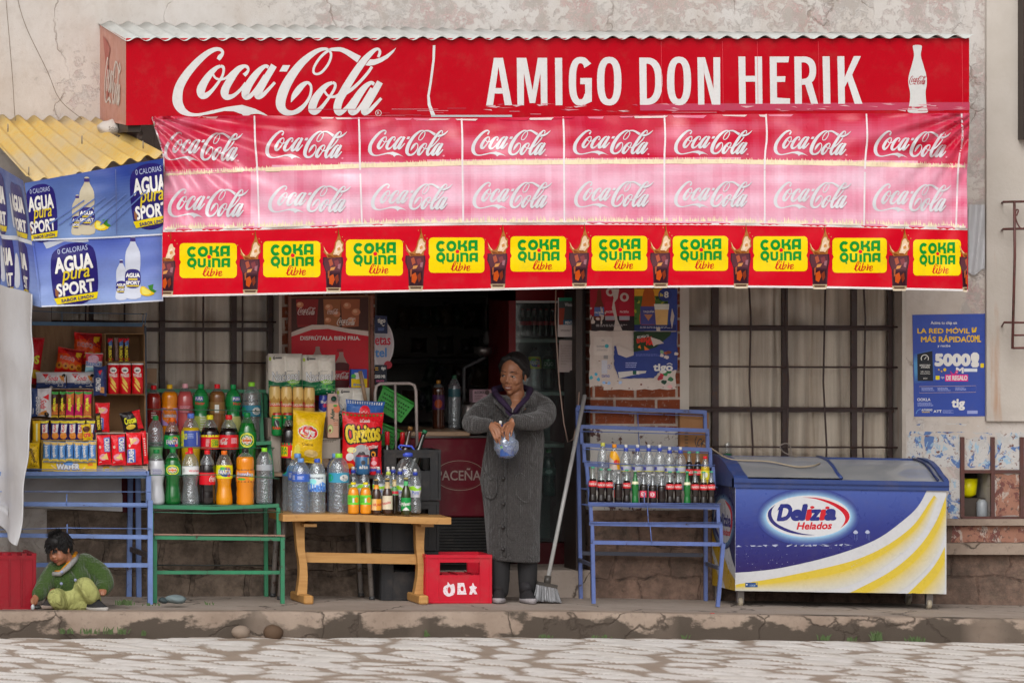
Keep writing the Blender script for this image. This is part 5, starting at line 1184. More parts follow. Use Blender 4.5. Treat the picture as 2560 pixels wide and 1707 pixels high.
# ------------------------------------------------------------------ green bottle rack
t = thing('bottle_rack','green metal step rack holding big soda bottles','rack',P(540,1507,.4))
bars('leg',t,[[(387,1342,.6),(387,1506,.6)],[(706,1345,.64),(706,1508,.64)],[(378,1268,.56),(378,1352,.56)],[(695,1268,.58),(697,1352,.58)],[(663,975,.05),(665,1490,.05)],[(650,985,.1),(655,1110,.2)],[(672,1112,.25),(680,1190,.45)]],(.024,.024),GRN,up=(0,1,0))
bars('shelf_rail',t,[[(364,976,.1),(667,978,.1)],[(372,1266,.58),(540,1270,.58),(697,1263,.58)],[(386,1343,.62),(712,1347,.62)],[(388,1430,.6),(704,1430,.6)],[(640,1108,.35),(678,1106,.35)]],(.018,.022),GRN)
bars('shelf_edge',t,[[(384,1335,.61),(712,1338,.61)]],(.03,.008),hexc('8a6a5a'))
rods('guard_rod',t,[[(367,1023,.25),(560,1025,.27),(680,1029,.27)],[(372,1116,.45),(560,1120,.45),(686,1119,.46),(681,1124,.42)],[(371,1187,.64),(560,1186,.64),(698,1196,.66)],[(374,1279,.64),(520,1283,.65),(707,1279,.66)]],.0032,hexc('24503c'))
rods('guard_rod',t,[[(390,1412,.05),(700,1413,.05)]],.005,(.03,.035,.03))
bars('brace',t,[[(700,1395,.1),(712,1420,.62)]],(.02,.028),hexc('4a3a34'))
m = MB()
for x0,x1,y,d0,d1 in ((370,697,1262,.4,.58),(366,686,1190,.22,.46),(362,676,1106,.05,.3)):
    a,b = P(x0,y,d1),P(x1,y,d1);m.box(a.x,b.x,-d1,-d0,a.z - .006,a.z,hexc('2a5a44'))
m.build('shelf',M_PAINT,t)
GB = 'big bottles on the bottom step of the green rack';GM = 'big bottles on the middle step of the green rack';GT = 'big bottles on the top step of the green rack'
gc_ = hexc('0a6a32');rc = hexc('c0101c');oc = hexc('d85a10')
bottle('soda_bottle','milky white soda bottle with dark green cap on the bottom step of the green rack','bottle',391,1261,.50,138,42,'hour',hexc('a5a6aa'),.8,gc_,lab=(.52,.66,hexc('9a9ba2'),lambda p: (p.rect(-.9,.1,-.5,.9,(.12,.12,.13)),p.lines(-.3,.1,.6,.9,4,hexc('5a5a80')))),group=GB)
bottle('soda_bottle','green soda bottle with round yellow emblem, beside the milky one','bottle',432,1261,.50,140,40,'hour',hexc('07501c'),.84,gc_,(.25,.8,.4),(.53,.72,hexc('0d6a2a'),L_salv),GB)
bottle('water_bottle','clear water bottle with tall red pouring cap and white label','bottle',476,1263,.50,140,42,'hour',None,cap=rc,lab=(.55,.7,hexc('c9c8cc'),L_visc),group=GB,capk='pour')
bottle('soda_bottle','dark cola bottle with red label and red cap on the bottom step','bottle',518,1263,.50,138,40,'soda',(.008,.004,.004),.74,rc,lab=(.38,.6,hexc('b80c1c'),L_logo(WHITE,.2,1.5)),group=GB)
bottle('soda_bottle','yellow orange soda bottle with yellow label and orange cap','bottle',560.5,1264,.50,138,42,'hour',hexc('c07a04'),.72,oc,(.9,.8,.6),(.5,.74,hexc('d9c514'),L_fanta),GB)
bottle('juice_bottle','stout bright orange juice bottle with black cap','bottle',613,1263,.50,142,45,'jumbo',hexc('d07206'),.86,(.02,.02,.02),lab=(.42,.64,hexc('d8701c'),L_jumbo),group=GB)
bottle('water_bottle','empty looking clear bottle with lime cap at the right end of the bottom step','bottle',661,1258,.50,139,40,'water',None,cap=hexc('78b828'),group=GB,lab=(.6,.7,hexc('8a8e92'),None))
bottle('soda_bottle','pale clear bottle with green cap, left end of the middle step','bottle',389,1191,.32,152,40,'hour',None,cap=gc_,lab=(.3,.5,hexc('6aa068'),None),group=GM)
bottle('soda_bottle','dark soda bottle with green label and orange cap on the middle step','bottle',430,1191,.32,148,40,'soda',(.02,.008,.01),.76,oc,(.8,.75,.7),(.48,.7,hexc('0a7a34'),L_fanta),GM)
bottle('soda_bottle','yellow soda bottle with blue label and blue cap on the middle step','bottle',477,1191,.32,158,48,'soda',hexc('a88a10'),.78,hexc('4a64b0'),lab=(.48,.73,hexc('33468e'),L_oro),group=GM)
bottle('soda_bottle','dark cola bottle with yellow cap and red yellow label','bottle',525,1191,.32,154,46,'soda',(.008,.004,.004),.8,hexc('d8b810'),lab=(.45,.68,hexc('b80c1c'),L_coka),group=GM)
bottle('soda_bottle','dark cola bottle with red cap and plain red script label on the middle step','bottle',572,1191,.32,154,48,'soda',(.008,.004,.004),.79,rc,lab=(.45,.68,hexc('b80c1c'),lambda p: (logo_in(p,-1.2,.2,.0,.7,WHITE,n=3),p.rect(.2,.2,.7,.6,hexc('c87a80')))),group=GM)
bottle('soda_bottle','green soda bottle with round yellow emblem at the right end of the middle step','bottle',618,1191,.32,160,45,'soda',hexc('0a5a1c'),.84,gc_,(.3,.85,.4),(.45,.7,hexc('0d6a2a'),L_salv),GM)
bottle('juice_bottle','red drink bottle with red cap, left end of the top step','bottle',384,1107,.15,144,38,'water',hexc('7a1c16'),.86,rc,lab=(.4,.55,hexc('6a1414'),lambda p: p.lines(-.2,.1,.4,.9,3,WHITE)),group=GT)
bottle('juice_bottle','orange fruit drink bottle with lilac label and orange cap','bottle',424,1107,.15,146,40,'jumbo',hexc('c87208'),.88,hexc('e89a10'),lab=(.3,.6,hexc('9a80b8'),L_tamp),group=GT)
bottle('juice_bottle','pink drink bottle with pink cap on the top step','bottle',463,1107,.15,148,39,'water',hexc('a04444'),.87,hexc('e08a94'),lab=(.5,.64,hexc('8a3a44'),lambda p: p.lines(-.5,.1,.6,.9,4,hexc('c88a90'))),group=GT)
bottle('juice_bottle','green nectar bottle with green cap, left of the two on the top step','bottle',502,1107,.15,147,39,'nectar',hexc('0a6a30'),.93,hexc('0a7a40'),lab=[(.62,.84,hexc('0b6c32'),L_pura),(.2,.46,hexc('8a9a48'),lambda p: p.lines(.0,0,.6,1,6,WHITE))],group=GT)
bottle('juice_bottle','amber drink bottle with red cap on the top step','bottle',543,1107,.15,147,39,'jumbo',hexc('6a4420'),.88,rc,lab=(.5,.7,hexc('7a5a34'),lambda p: p.rect(-.2,.2,.2,.9,hexc('b8b8b0'))),group=GT)
bottle('juice_bottle','green nectar bottle with green cap, right of the two on the top step','bottle',583,1107,.15,146,39,'nectar',hexc('0a6a30'),.93,hexc('0a7a40'),lab=[(.62,.84,hexc('0b6c32'),L_pura),(.2,.46,hexc('a0a060'),None)],group=GT,rz=.5)
bottle('water_bottle','wide clear water bottle with teal label and lime cap, right end of the top step','bottle',629,1107,.15,152,46,'water',None,cap=hexc('78b828'),lab=(.44,.62,hexc('2a6c80'),L_vital),group=GT)
# ------------------------------------------------------------------ shelf behind the pine table: boxes, paper, cans, bags
t = thing('trestle_table','worn metal-legged side table standing behind the pine table','table',P(800,1500,.2))
m = MB();a,b = P(678,1182,.36),P(965,1182,.36);m.box(a.x,b.x,-.36,-.03,a.z - .02,a.z);m.build('tabletop',M_PLANK,t)
for p,q in (((716,1190,.28),(700,1500,.28)),((699,1190,.06),(682,1492,.06)),((889,1190,.06),(903,1492,.06)),((912,1190,.3),(930,1500,.3))):
    m = MB();m.tube([P(*p),P(*q)],.016,(.25,.22,.2),10);m.tube([P(q[0],q[1] - 10,q[2]),P(q[0],q[1],q[2])],.019,(.03,.03,.03),10);m.build('leg',M_PAINT2,t)
CW_ = hexc('958b80')
carton('carton_box','dusty whitish carton on the side table left of the cola bottle',677,1089,702,1180,.26,.18,CW_)
carton('carton_box','long dusty carton under the toilet paper packs',670,1045,850,1096,.20,.18,hexc('7d7268'))
carton('carton_box','dusty whitish carton under the peach drink carton',800,1095,851,1146,.27,.18,CW_,lambda p: p.lines(806,1099,845,1106,2,hexc('4a4038')))
carton('wooden_plank','bare light plank lying under the dusty cartons',745,1146,822,1168,.28,.2,hexc('9a7c5c'),mat=M_PLANK)
carton('carton_box','grey carton behind the yellow chip bag',716,1096,800,1180,.19,.14,hexc('6e645c'))
def dnac(x0,y0,x1,y1):
    def f(p):
        w,h = x1 - x0,y1 - y0;q = lambda u,v: (x0 + u * w,y0 + v * h)
        p.poly([q(0,.62),q(.25,.68),q(.5,.66),q(.75,.6),q(1,.62),q(1,1),q(0,1)],hexc('0d5c38'));p.poly([q(.2,.8),q(.6,.72),q(1,.78),q(1,.9),q(.6,.82)],hexc('3a8a3c'))
        for v in (.74,.84): p.stroke([(*q(0,v),.8),(*q(.35,v + .03),.8),(*q(.7,v - .02),.8),(*q(1,v + .01),.8)],hexc('8ab88a'))
        p.text('Nacional',*q(.12,.42),*q(.92,.64),hexc('3a3632'),bold=.07,rot=-.03);p.text('Nacional',*q(.12,.42),*q(.92,.64),hexc('d8d2ca'),bold=.03,rot=-.03)
        p.poly([q(.54,.66),q(.66,.62),q(.96,.62),q(.9,.7),q(.7,.74)],hexc('76a83a'));p.text('BLANCO',*q(.64,.645),*q(.9,.69),hexc('d8e0c0'),bold=.03)
        p.text('6',*q(.14,.06),*q(.2,.14),(.12,.11,.1),bold=.06);p.rect(*q(.21,.08),*q(.4,.12),(.2,.19,.18));p.ell(*q(.05,.12),3,5,hexc('9ab040'));p.lines(*q(.55,.4),*q(.8,.43),1,(.35,.33,.3))
    return f
def tpack(label,x0,y0,x1,y1,d):
    t = thing('toilet_paper_pack',label,'toilet paper',P((x0 + x1) / 2,y1,d),'white and green toilet paper packs');s = S(d)
    a,b = P(x0,y1,d),P(x1,y0,d);m = MB();w2 = (b.x - a.x) / 2;hh = b.z - a.z
    def sf(p,o):
        u = (p[0] - x0) / (x1 - x0);v = (p[1] - y0) / (y1 - y0)
        bu = .018 * abs(sin(u * 2 * pi)) ** .5 + .004 * noise.noise(Vector((u * 6,v * 4,x0)))
        e = min(1,8 * v,8 * (1 - v),8 * u + .2,8 * (1 - u) + .2) ** .5
        return P(p[0],p[1],d - .02 + bu * e + .02 * e + o)
    m.grid(lambda u,v: sf((u,v),0),np.linspace(x0,x1,25),np.linspace(y0,y1,15),hexc('c4bcb2'));m.rbox(a.x + .003,b.x - .003,-d + .015,-d + .11,a.z + .003,b.z - .003,.015,hexc('b8b0a6'))
    pr = Pr();dnac(x0,y0,x1,y1)(pr);pr.to(m,sf,L=10,eps=.0003,base=.0015);m.build('wrapping',M_WRAP,t)
    return t
tpack('white and green toilet paper pack, left of the two on top',671,884,755,990,.22)
tpack('white and green toilet paper pack, right of the two on top',756,887,838,988,.23)
tpack('toilet paper pack standing lower, behind the stick and the blue bag',841,969,924,1068,.18)
for i,x in enumerate((687,716,745,773)):
    can(f'tall golden beer can, {ORD[i]} from the left of four under the toilet paper',x,1044 + i,.30,80,28,[(0,1,hexc('a8853e')),(.6,1,hexc('b89a5c')),(.36,.52,hexc('b01428'))],lambda p: (p.poly([(-.6,.5),(-.1,.25),(.3,.45),(.55,.32),(.8,.55),(-.6,.56)],hexc('96702c')),p.text('CUSQUEÑA',-.85,.52,.85,.64,hexc('e0cfa8'),bold=.03)),'tall golden beer cans',lid=hexc('96703a'))
for i,x in enumerate((692,719)):
    can(f'green energy drink can, {("left one, in full view", "right one, half hidden by the cola bottle")[i]}',x,1089,.32,58,26,[(0,1,hexc('0e6a30')),(.9,1,hexc('a01c14'))],lambda p: (p.ell(0,.45,.4,.2,(.03,.03,.03)),p.text('RABA',-.6,.62,.6,.75,hexc('c02418'),bold=.06),p.rect(-.5,.1,.5,.16,hexc('c8801c')),p.stroke([(-.2,.3,.08),(0,.5,.12),(.2,.62,.06)],hexc('8a8a8a'))),'green energy drink cans',lid=hexc('8a1c16'))
can('slim blue and silver energy drink can beside the peach carton',809,1043,.24,56,24,[(0,1,hexc('26307a')),(0,.45,hexc('8a8c94'))],lambda p: (p.poly([(-1,.3),(.2,.1),(1,.3),(1,.6),(.1,.8),(-1,.6)],hexc('1e2a72')),p.ell(.2,.45,.3,.1,hexc('b01c2c')),p.text('Bull',-.4,.18,.7,.32,WHITE,bold=.03)),None)
def dades(p):
    p.text('Ades',818,1030,844,1040,hexc('28483a'),bold=.06,rot=-pi / 2);p.ell(842,1022,8,10,hexc('c86a4a'));p.ell(838,1014,5,3,hexc('4a8a3a'));p.text('SOYA',833,1047,845,1053,hexc('4a4038'));p.ell(826,1072,7,11,hexc('8a9a5a'));p.ell(826,1073,5.4,9,hexc('c8c08a'));p.ell(825,1076,3.2,4,hexc('7a4426'));p.lines(834,1056,845,1066,2,hexc('b06a50'))
t = thing('drink_carton','peach coloured soya drink carton with dark green cap','carton',P(832,1094,.3))
carton('carton_body',None,819,1008,847,1094,.30,.06,hexc('b8917a'),dades,parent=t,mat=M_LABEL)
m = MB();a,b = P(819,1008,.3),P(847,984,.3);m.add([(a.x,-.3,a.z),(b.x,-.3,a.z),(b.x,-.24,a.z),(a.x,-.24,a.z),(a.x + .008,-.272,b.z),(b.x - .008,-.272,b.z),(b.x - .008,-.268,b.z),(a.x + .008,-.268,b.z)],[(0,1,5,4),(1,2,6,5),(2,3,7,6),(3,0,4,7),(4,5,6,7)],hexc('a89088'));m.build('carton_top',M_LABEL,t)
m = MB();c = P(834,998,.31);m.tube([c,c + Vector((.0,-.012,.008))],.016,hexc('16382c'),14);m.build('cap',M_PLAST,t)
def ddet(p): p.rect(878,946,918,968,hexc('cfa416'));p.poly([(886,932),(906,930),(910,945),(890,948)],hexc('c8d0e0'));p.ell(884,940,6,5,hexc('4a9a3a'));p.text('limon',884,958,912,964,hexc('2c5a9a'),bold=.05,sh=.3)
carton('detergent_box','blue and yellow detergent box in front of the red poster',878,923,918,968,.17,.05,hexc('2c4a9c'),ddet)
m = MB();m.tube([P(900,927,.26),P(916,1012,.27)],.0125,hexc('8a5a30'),10);tag(m.build('wooden_stick',M_PLANK),'wooden stick leaning against the lower toilet paper pack','stick')
def dpip(p,w,h): p.ell(0,-h * .12,w * .15,h * .26,hexc('c01c2c'));p.text('LaCalle',-w * .14,-h * .18,w * .12,-h * .04,WHITE,bold=.03);p.text('PiD',-w * .42,h * .08,0,h * .5,hexc('16284e'),bold=.16);p.text('PiD',-w * .42,h * .08,0,h * .5,WHITE,bold=.06);[p.rect(-w * .46 + i * w * .062,-h * .5,-w * .46 + (i + .5) * w * .062,-h * .41,hexc('c8ccd8')) for i in range(15)]
pack('snack_bag','blue snack bag with red emblem behind the red puffs bag','snack bag',911,1040,98,74,.34,.04,.07,hexc('2a5290'),dpip)
def dchi(p,w,h):
    [p.rect(-w * .48 + i * w * .09,-h * .5,-w * .48 + (i + .5) * w * .09,-h * .475,hexc('3a7a30')) for i in range(11)]
    p.text('LaCascada',-w * .06,-h * .43,w * .18,-h * .37,WHITE,bold=.03);p.text('Chizitos',-w * .42,-h * .33,w * .44,-h * .03,BLACK,bold=.2,rot=-.12);p.text('Chizitos',-w * .42,-h * .33,w * .44,-h * .03,hexc('e8a828'),bold=.07,rot=-.12);p.text('Familiar',w * .08,h * .02,w * .42,h * .08,WHITE,bold=.03,rot=-.1)
    p.smooth([(-w * .2,h * .1),(0,h * .02),(w * .2,h * .12),(w * .22,h * .3),(0,h * .36),(-w * .2,h * .3)],hexc('8c8a8c'),n=4);p.ell(0,h * .2,w * .1,h * .06,hexc('3a3438'));p.poly([(w * .2,h * .1),(w * .42,h * .06),(w * .4,h * .3),(w * .22,h * .34)],hexc('1c1416'));p.ell(w * .3,h * .18,w * .06,h * .05,hexc('d87a18'));p.ell(-w * .26,h * .12,w * .12,h * .05,hexc('d8b878'));p.ell(-w * .3,h * .24,w * .1,h * .07,hexc('c8b8b8'));p.ell(-w * .3,h * .4,w * .12,h * .05,hexc('d87018'));p.ell(0,h * .4,w * .12,h * .05,hexc('c85c14'))
pack('snack_bag','big red cheese puffs bag with large yellow lettering','snack bag',905,1108,104,148,.40,.05,.03,hexc('b80f1a'),dchi)
def dlay(p,w,h): p.ell(0,-h * .12,w * .36,h * .2,hexc('d8a818'),rot=.15);p.ell(0,-h * .1,w * .33,h * .15,WHITE,rot=.15);p.ell(0,-h * .1,w * .31,h * .135,hexc('b01620'),rot=.15);p.text('Lays',-w * .22,-h * .19,w * .22,-h * .0,WHITE,bold=.08,rot=.15);p.text('Clasicas',-w * .16,h * .12,w * .2,h * .18,hexc('6a4a08'),bold=.02);p.ell(w * .15,h * .34,w * .22,h * .08,hexc('caa468'));p.ell(-w * .3,h * .3,w * .1,h * .14,hexc('d0b040'))
pack('snack_bag','yellow potato chip bag with round red emblem','snack bag',769,1092,82,124,.40,.045,.08,hexc('c79a08'),dlay)
bottle('soda_bottle','dark cola bottle with yellow and red label left of the yellow chip bag','bottle',722.5,1184,.36,146,40,'soda',(.008,.004,.004),.82,hexc('0a6a48'),(.75,.7,.6),(.28,.53,hexc('b80c1c'),lambda p: (p.rect(-1.1,0,1.1,.14,hexc('0c6a34')),p.rrect(-1.0,.22,-.1,.9,.06,YEL),p.text('OKA',-.95,.28,-.18,.5,hexc('07892b'),bold=.08),p.text('UINA',-.95,.54,-.18,.76,hexc('07892b'),bold=.08),p.rect(.2,.5,.8,.9,WHITE))))
can('short blue malt drink can in front of the red puffs bag',906,1186,.44,50,37,[(0,1,hexc('2c567c')),(.93,1,hexc('7a2030'))],lambda p: (p.text('alta',-.3,.52,.6,.72,WHITE,bold=.05),p.ell(.1,.35,.22,.14,(.05,.05,.06)),p.rect(.55,.05,.75,.45,hexc('a09068')),p.lines(-.9,.7,-.6,.95,3,WHITE)))
can('short red beer can half hidden by the blue malt can',935,1188,.42,48,26,[(0,1,hexc('a81422'))],lambda p: (p.text('PACEÑA',-.7,.5,.8,.64,WHITE,bold=.03),p.ell(0,.3,.4,.14,hexc('c88a90')),p.poly([(-1,.68),(1,.64),(1,.8),(-1,.86)],hexc('2c3a80'))))
carton('wooden_board','narrow brown board carrying the two short cans',886,1187,962,1196,.46,.1,hexc('4a3226'),mat=M_DWOOD)

# ------------------------------------------------------------------ pine table with water, juice and beer bottles
t = thing('pine_table','varnished pine trestle table set with bottles, in front of the doorway','table',P(910,1508,.5))
m = MB();us = np.linspace(0,1,14)
def ttop(u,v,z):
    q = P(lerp(707,1128,u),1286,.72);return Vector((q.x,-.72 + .44 * v,q.z - z + .006 * sin(u * 5) - .012 * u))
m.grid(lambda u,v: ttop(u,v,0),us,[0,1]);m.grid(lambda u,v: ttop(u,v,.042),us[::-1],[0,1])
m.grid(lambda u,v: ttop(u,0,.042 * (1 - v)),us,[0,1]);m.grid(lambda u,v: ttop(1 - u,1,.042 * (1 - v)),us,[0,1]);m.grid(lambda u,v: ttop(0,1 - u,.042 * (1 - v)),[0,1],[0,1]);m.grid(lambda u,v: ttop(1,u,.042 * (1 - v)),[0,1],[0,1])
m.build('tabletop',M_PINE,t)
def post(px0,y0,px1,y1,d,w):
    m = MB();pts = []
    for u in np.linspace(0,1,9): pts.append((lerp(px0,px1,u) + 6 * max(0,sin((u - .35) * 5)) * (u > .35),lerp(y0,y1,u)))
    vs = [];s = S(d)
    for i,(x,y) in enumerate(pts):
        hw = w / 2 * (1.15 - .3 * sin(pi * i / 8));c = P(x,y,d)
        for a,b in ((-1,-1),(1,-1),(1,1),(-1,1)): vs.append(c + Vector((a * hw / s,b * .035,0)))
    fs = [(i * 4 + k,i * 4 + (k + 1) % 4,i * 4 + 4 + (k + 1) % 4,i * 4 + 4 + k) for i in range(8) for k in range(4)];m.add(vs,fs);return m
post(747,1302,752,1486,.52,22).build('leg',M_PINE,t);post(1048,1302,1044,1490,.52,22).build('leg',M_PINE,t)
m = MB();m.bar(P(758,1392,.50),P(1042,1397,.50),.03,.062);m.build('stretcher',M_PINE,t)
for x,y in ((756,1498),(1042,1500)):
    m = MB();c = P(x,0,.52).x;m.rbox(c - .03,c + .03,-.72,-.28,.0,.055,.008);m.build('foot',M_PINE,t)
for x in (763,1054): m = MB();c = P(x,1304,.5);m.box(c.x - .04,c.x + .04,-.66,-.3,c.z - .022,c.z - .004);m.build('cleat',M_PINE,t)
m = MB();c0,c1 = P(676,1276,.3),P(720,1276,.3);m.box(c0.x,c1.x,-.3,-.2,c0.z - .025,c0.z);tag(m.build('wooden_offcut',M_PLANK),'short pale board end sticking out left of the pine table','board')
GW = 'big water bottles on the pine table';bc = hexc('5a80b4');wl = hexc('2f4f9a')
bottle('water_bottle','big clear water bottle with lime cap at the back left of the pine table','bottle',730,1279,.36,150,48,'water',None,cap=hexc('78b828'),lab=(.6,.78,hexc('2a5c80'),L_vital),group=GW)
bottle('water_bottle','big clear water bottle with pale blue cap, second row behind the front left one','bottle',744,1281,.44,148,46,'water',None,cap=bc,lab=(.55,.7,wl,L_wav),group=GW)
bottle('water_bottle','clear water bottle in front at the left with dark blue label and pale blue cap','bottle',752,1283,.58,138,44,'water',None,cap=bc,tint=(.72,.82,.95),lab=(.58,.72,wl,L_wav),group=GW)
bottle('water_bottle','big clear water bottle hidden behind the one with the mountain label','bottle',790,1280,.36,148,46,'water',None,cap=hexc('3c64a0'),group=GW)
bottle('water_bottle','water bottle with white label of blue mountains','bottle',793,1283,.58,137,41,'water',None,cap=hexc('2e4aa0'),lab=(.4,.72,hexc('b8c0c8'),L_nat),group=GW)
bottle('water_bottle','water bottle with blue cap hidden behind the wide teal label one','bottle',838,1281,.40,148,42,'water',None,cap=bc,tint=(.4,.5,.8),group=GW)
bottle('water_bottle','wide clear water bottle with teal label and lime cap on the pine table','bottle',847,1283,.56,150,50,'water',None,cap=hexc('78b828'),lab=(.52,.68,hexc('2f7c98'),L_vital),group=GW)
bottle('water_jug','big clear water jug with blue carrying handle','jug',1018,1280,.38,150,70,'jug',None,cap=hexc('3a4cae'),capk='handle',capr=.42)
GS = 'small sport water bottles on the pine table'
for i,(x,y,d,c,lb) in enumerate(((883,1279,.46,'2c3c94','behind the left orange juice'),(910,1279,.46,'a8b848','with yellow green cap behind the right orange juice'),(946,1279,.46,'2c3c94','behind the brown beer with orange label'),(970,1279,.42,'2c3c94','behind the beer with cream label'),(971,1281,.50,'a8b848','with yellow green cap directly behind the cream label beer'),(983,1279,.44,'2c3c94','between the cream label beer and the red band beer'),(1000,1280,.5,'2c3c94','left of the green beer bottle'),(1012,1279,.44,'2c3c94','behind the green beer bottle'),(1038,1282,.54,'2c3c94','at the right end of the table'))):
    bottle('water_bottle',f'small sport water bottle {lb}','bottle',x,y,d,113 if d < .5 else 110,28,'sport',None,cap=hexc(c),lab=(.36,.62,hexc('b4b6bc'),L_sportw),group=GS,capk='sport',capr=.42)
for x,lb in ((883.5,'left'),(914,'right')):
    bottle('juice_bottle',f'small orange juice bottle with green label, {lb} of the pair','bottle',x,1284,.66,79,28,'small',hexc('d4780a'),.84,hexc('e8b010'),lab=(.3,.6,hexc('5cb030'),lambda p: (p.ell(.45,.5,.3,.3,hexc('e07a10')),p.lines(-.7,.15,0,.85,5,hexc('2c6a24')),p.rect(-.1,.3,.12,.8,WHITE))),group='small orange juice bottles',capr=.46)
br = (.045,.016,.007)
bottle('beer_bottle','brown beer bottle with orange and cream label','beer',941,1285,.66,88,24,'beer',br,.8,hexc('8a7444'),br,[(.12,.44,hexc('c8a070'),lambda p: (p.rect(0,0,1.1,1,hexc('d08428')),p.text('HUARI',-.5,.4,.95,.62,hexc('a81c14'),bold=.06))),(.72,.84,hexc('c07a1c'),None)],capk='crown',capr=.46,glass=True)
bottle('beer_bottle','brown beer bottle with cream coloured label','beer',968.5,1285,.66,90,25,'beer',br,.8,hexc('8a7444'),br,[(.14,.52,hexc('b8ae98'),lambda p: p.text('Potosina',-.9,.42,.5,.62,hexc('a82838'),bold=.04,rot=-.12)),(.72,.9,hexc('a8926c'),None)],capk='crown',capr=.46,glass=True)
bottle('beer_bottle','dark beer bottle with red band behind the cream label one','beer',986,1284,.58,86,22,'beer',(.02,.012,.006),.8,hexc('8a7444'),(.02,.014,.008),[(.55,.78,hexc('5a8a5a'),lambda p: p.rect(-1.1,.5,1.1,.85,hexc('b02030'))),(.8,.95,hexc('b8a880'),None)],capk='crown',capr=.46,glass=True)
bottle('beer_bottle','green glass beer bottle with green and white label','beer',1015,1286,.68,93,24,'beer',(.03,.035,.006),.8,hexc('8a8050'),(.06,.08,.02),[(.12,.46,hexc('0e7a38'),lambda p: (p.text('Pilsen',-.85,.35,.85,.62,WHITE,bold=.05,sh=.2,rot=-.08),p.poly([(-.6,1),(0,.72),(.6,1)],WHITE))),(.78,.9,hexc('4a9a60'),None)],capk='crown',capr=.46,glass=True)

# ------------------------------------------------------------------ black crates, hand truck, baskets
BK,BKT = (.02,.02,.022),'stacked black bottle crates'
def crate(label,x0,y0,x1,y1,d,dep,col,name='bottle_crate',cat='crate',group=None,hole=True,emb=None,floor=.25,rz=0,hollow=True):
    a,b = P(x0,y1,d),P(x1,y0,d);w2,h,hd = (b.x - a.x) / 2,b.z - a.z,dep / 2
    t = thing(name,label,cat,((a.x + b.x) / 2,-d + hd,a.z),group,rz);e = .012
    m = MB()
    def wall(p0,p1,nrm):
        p0,p1 = Vector(p0),Vector(p1);ex = (p1 - p0).normalized();L = (p1 - p0).length;n = Vector(nrm)
        def bx(u0,u1,z0,z1,o=0,th=e): 
            q = [p0 + ex * u + n * k + Vector((0,0,z)) for u in (u0,u1) for k in (-th,o) for z in (z0,z1)]
            m.add(q,[(0,1,3,2),(4,6,7,5),(0,4,5,1),(2,3,7,6),(0,2,6,4),(1,5,7,3)],col)
        if hole:
            h0,h1,u0,u1 = h * .58,h * .84,L * .2,L * .82
            bx(0,L,0,h0);bx(0,L,h1,h);bx(0,u0,h0,h1);bx(u1,L,h0,h1)
        else: bx(0,L,0,h)
        bx(-.002,L + .002,h * .93,h * 1.0,.006,.002);bx(-.002,L + .002,0,h * .035,.005,.002);bx(0,L * .03,h * .035,h * .93,.005,.002);bx(L * .97,L,h * .035,h * .93,.005,.002);bx(L * .19,L * .205,h * .035,h * .93,.004,.002);bx(L * .82,L * .835,h * .035,h * .93,.004,.002)
    wall((-w2,-hd,0),(w2,-hd,0),(0,-1,0));wall((w2,-hd,0),(w2,hd,0),(1,0,0));wall((w2,hd,0),(-w2,hd,0),(0,1,0));wall((-w2,hd,0),(-w2,-hd,0),(-1,0,0))
    m.box(-w2 + e,w2 - e,-hd + e,hd - e,.004,.012,col)
    if emb: pr = Pr();emb(pr,w2,h);pr.to(m,lambda p,o: Vector((p[0],-hd - .0015 - o,p[1])),eps=.0003)
    m.build('crate_body',M_PLAST,t,True)
    g = MB()
    for i in range(1,4): x = lerp(-w2,w2,i / 4);g.box(x - .002,x + .002,-hd + e,hd - e,.012,h * .6,tuple(k * .8 for k in col))
    for i in range(1,3): y = lerp(-hd,hd,i / 3);g.box(-w2 + e,w2 - e,y - .002,y + .002,.012,h * .58,tuple(k * .8 for k in col))
    g.build('divider',M_PLAST,t,True)
    return t
crate('black bottle crate on top of the stack, holding wine and beer bottles',962,1124,1100,1250,.40,.28,BK,group=BKT)
crate('black bottle crate in the middle of the stack behind the pine table',955,1252,1096,1376,.38,.28,BK,group=BKT)
crate('black bottle crate at the bottom of the stack behind the pine table',955,1378,1094,1500,.38,.28,BK,group=BKT)
dg = (.012,.014,.01)
def crated(label,px,ty,by,d,col,cap,lean,w_=26):
    b = P(px,by,d);H = (by - ty) / S(d);t = thing('wine_bottle',label,'bottle',b,'bottles standing in the top black crate',-.22);t.rotation_euler = (0,lean,0)
    r = w_ / 2 / S(d);m = MB();m.lathe([(q[0] * r,q[1] * H) for q in PROF['beer']],n=16,col=col);m.build('body',M_LIQ,t,True)
    m = MB();m.lathe([(r * .47,H * .74 if cap == rc else H * .95),(r * .47,H * .99),(r * .4,H)],n=14,col=cap);m.build('cap',M_PLAST,t,True)
rc = hexc('a0141c')
crated('wine bottle with red foil neck at the left of the top crate',968,1078,1230,.30,dg,rc,0)
crated('wine bottle with red foil neck in the middle of the top crate',1002,1080,1230,.22,dg,rc,.03)
crated('wine bottle with red foil neck nearly hidden by the green capped bottle',1040,1080,1230,.18,dg,rc,.05)
crated('dark beer bottle with golden neck leaning right in the top crate',990,1062,1230,.34,br,hexc('6a4a24'),.22)
crated('dark bottle with green cap leaning far right in the top crate',1010,1066,1230,.36,dg,hexc('1c5a3c'),.33)
t = thing('hand_truck','white tube hand truck standing behind the black crates','hand truck',P(990,1130,.3));TW = hexc('8f8580')
rods('frame',t,[[P_ for P_ in [(938,1130,.25),(938,980,.25),(941,965,.25),(950,959,.25),(1025,958,.25),(1036,963,.25),(1040,978,.25),(1043,1130,.25)]]],.010,TW)
rods('upright',t,[[(988,960,.26),(990,1130,.26)]],.008,TW)
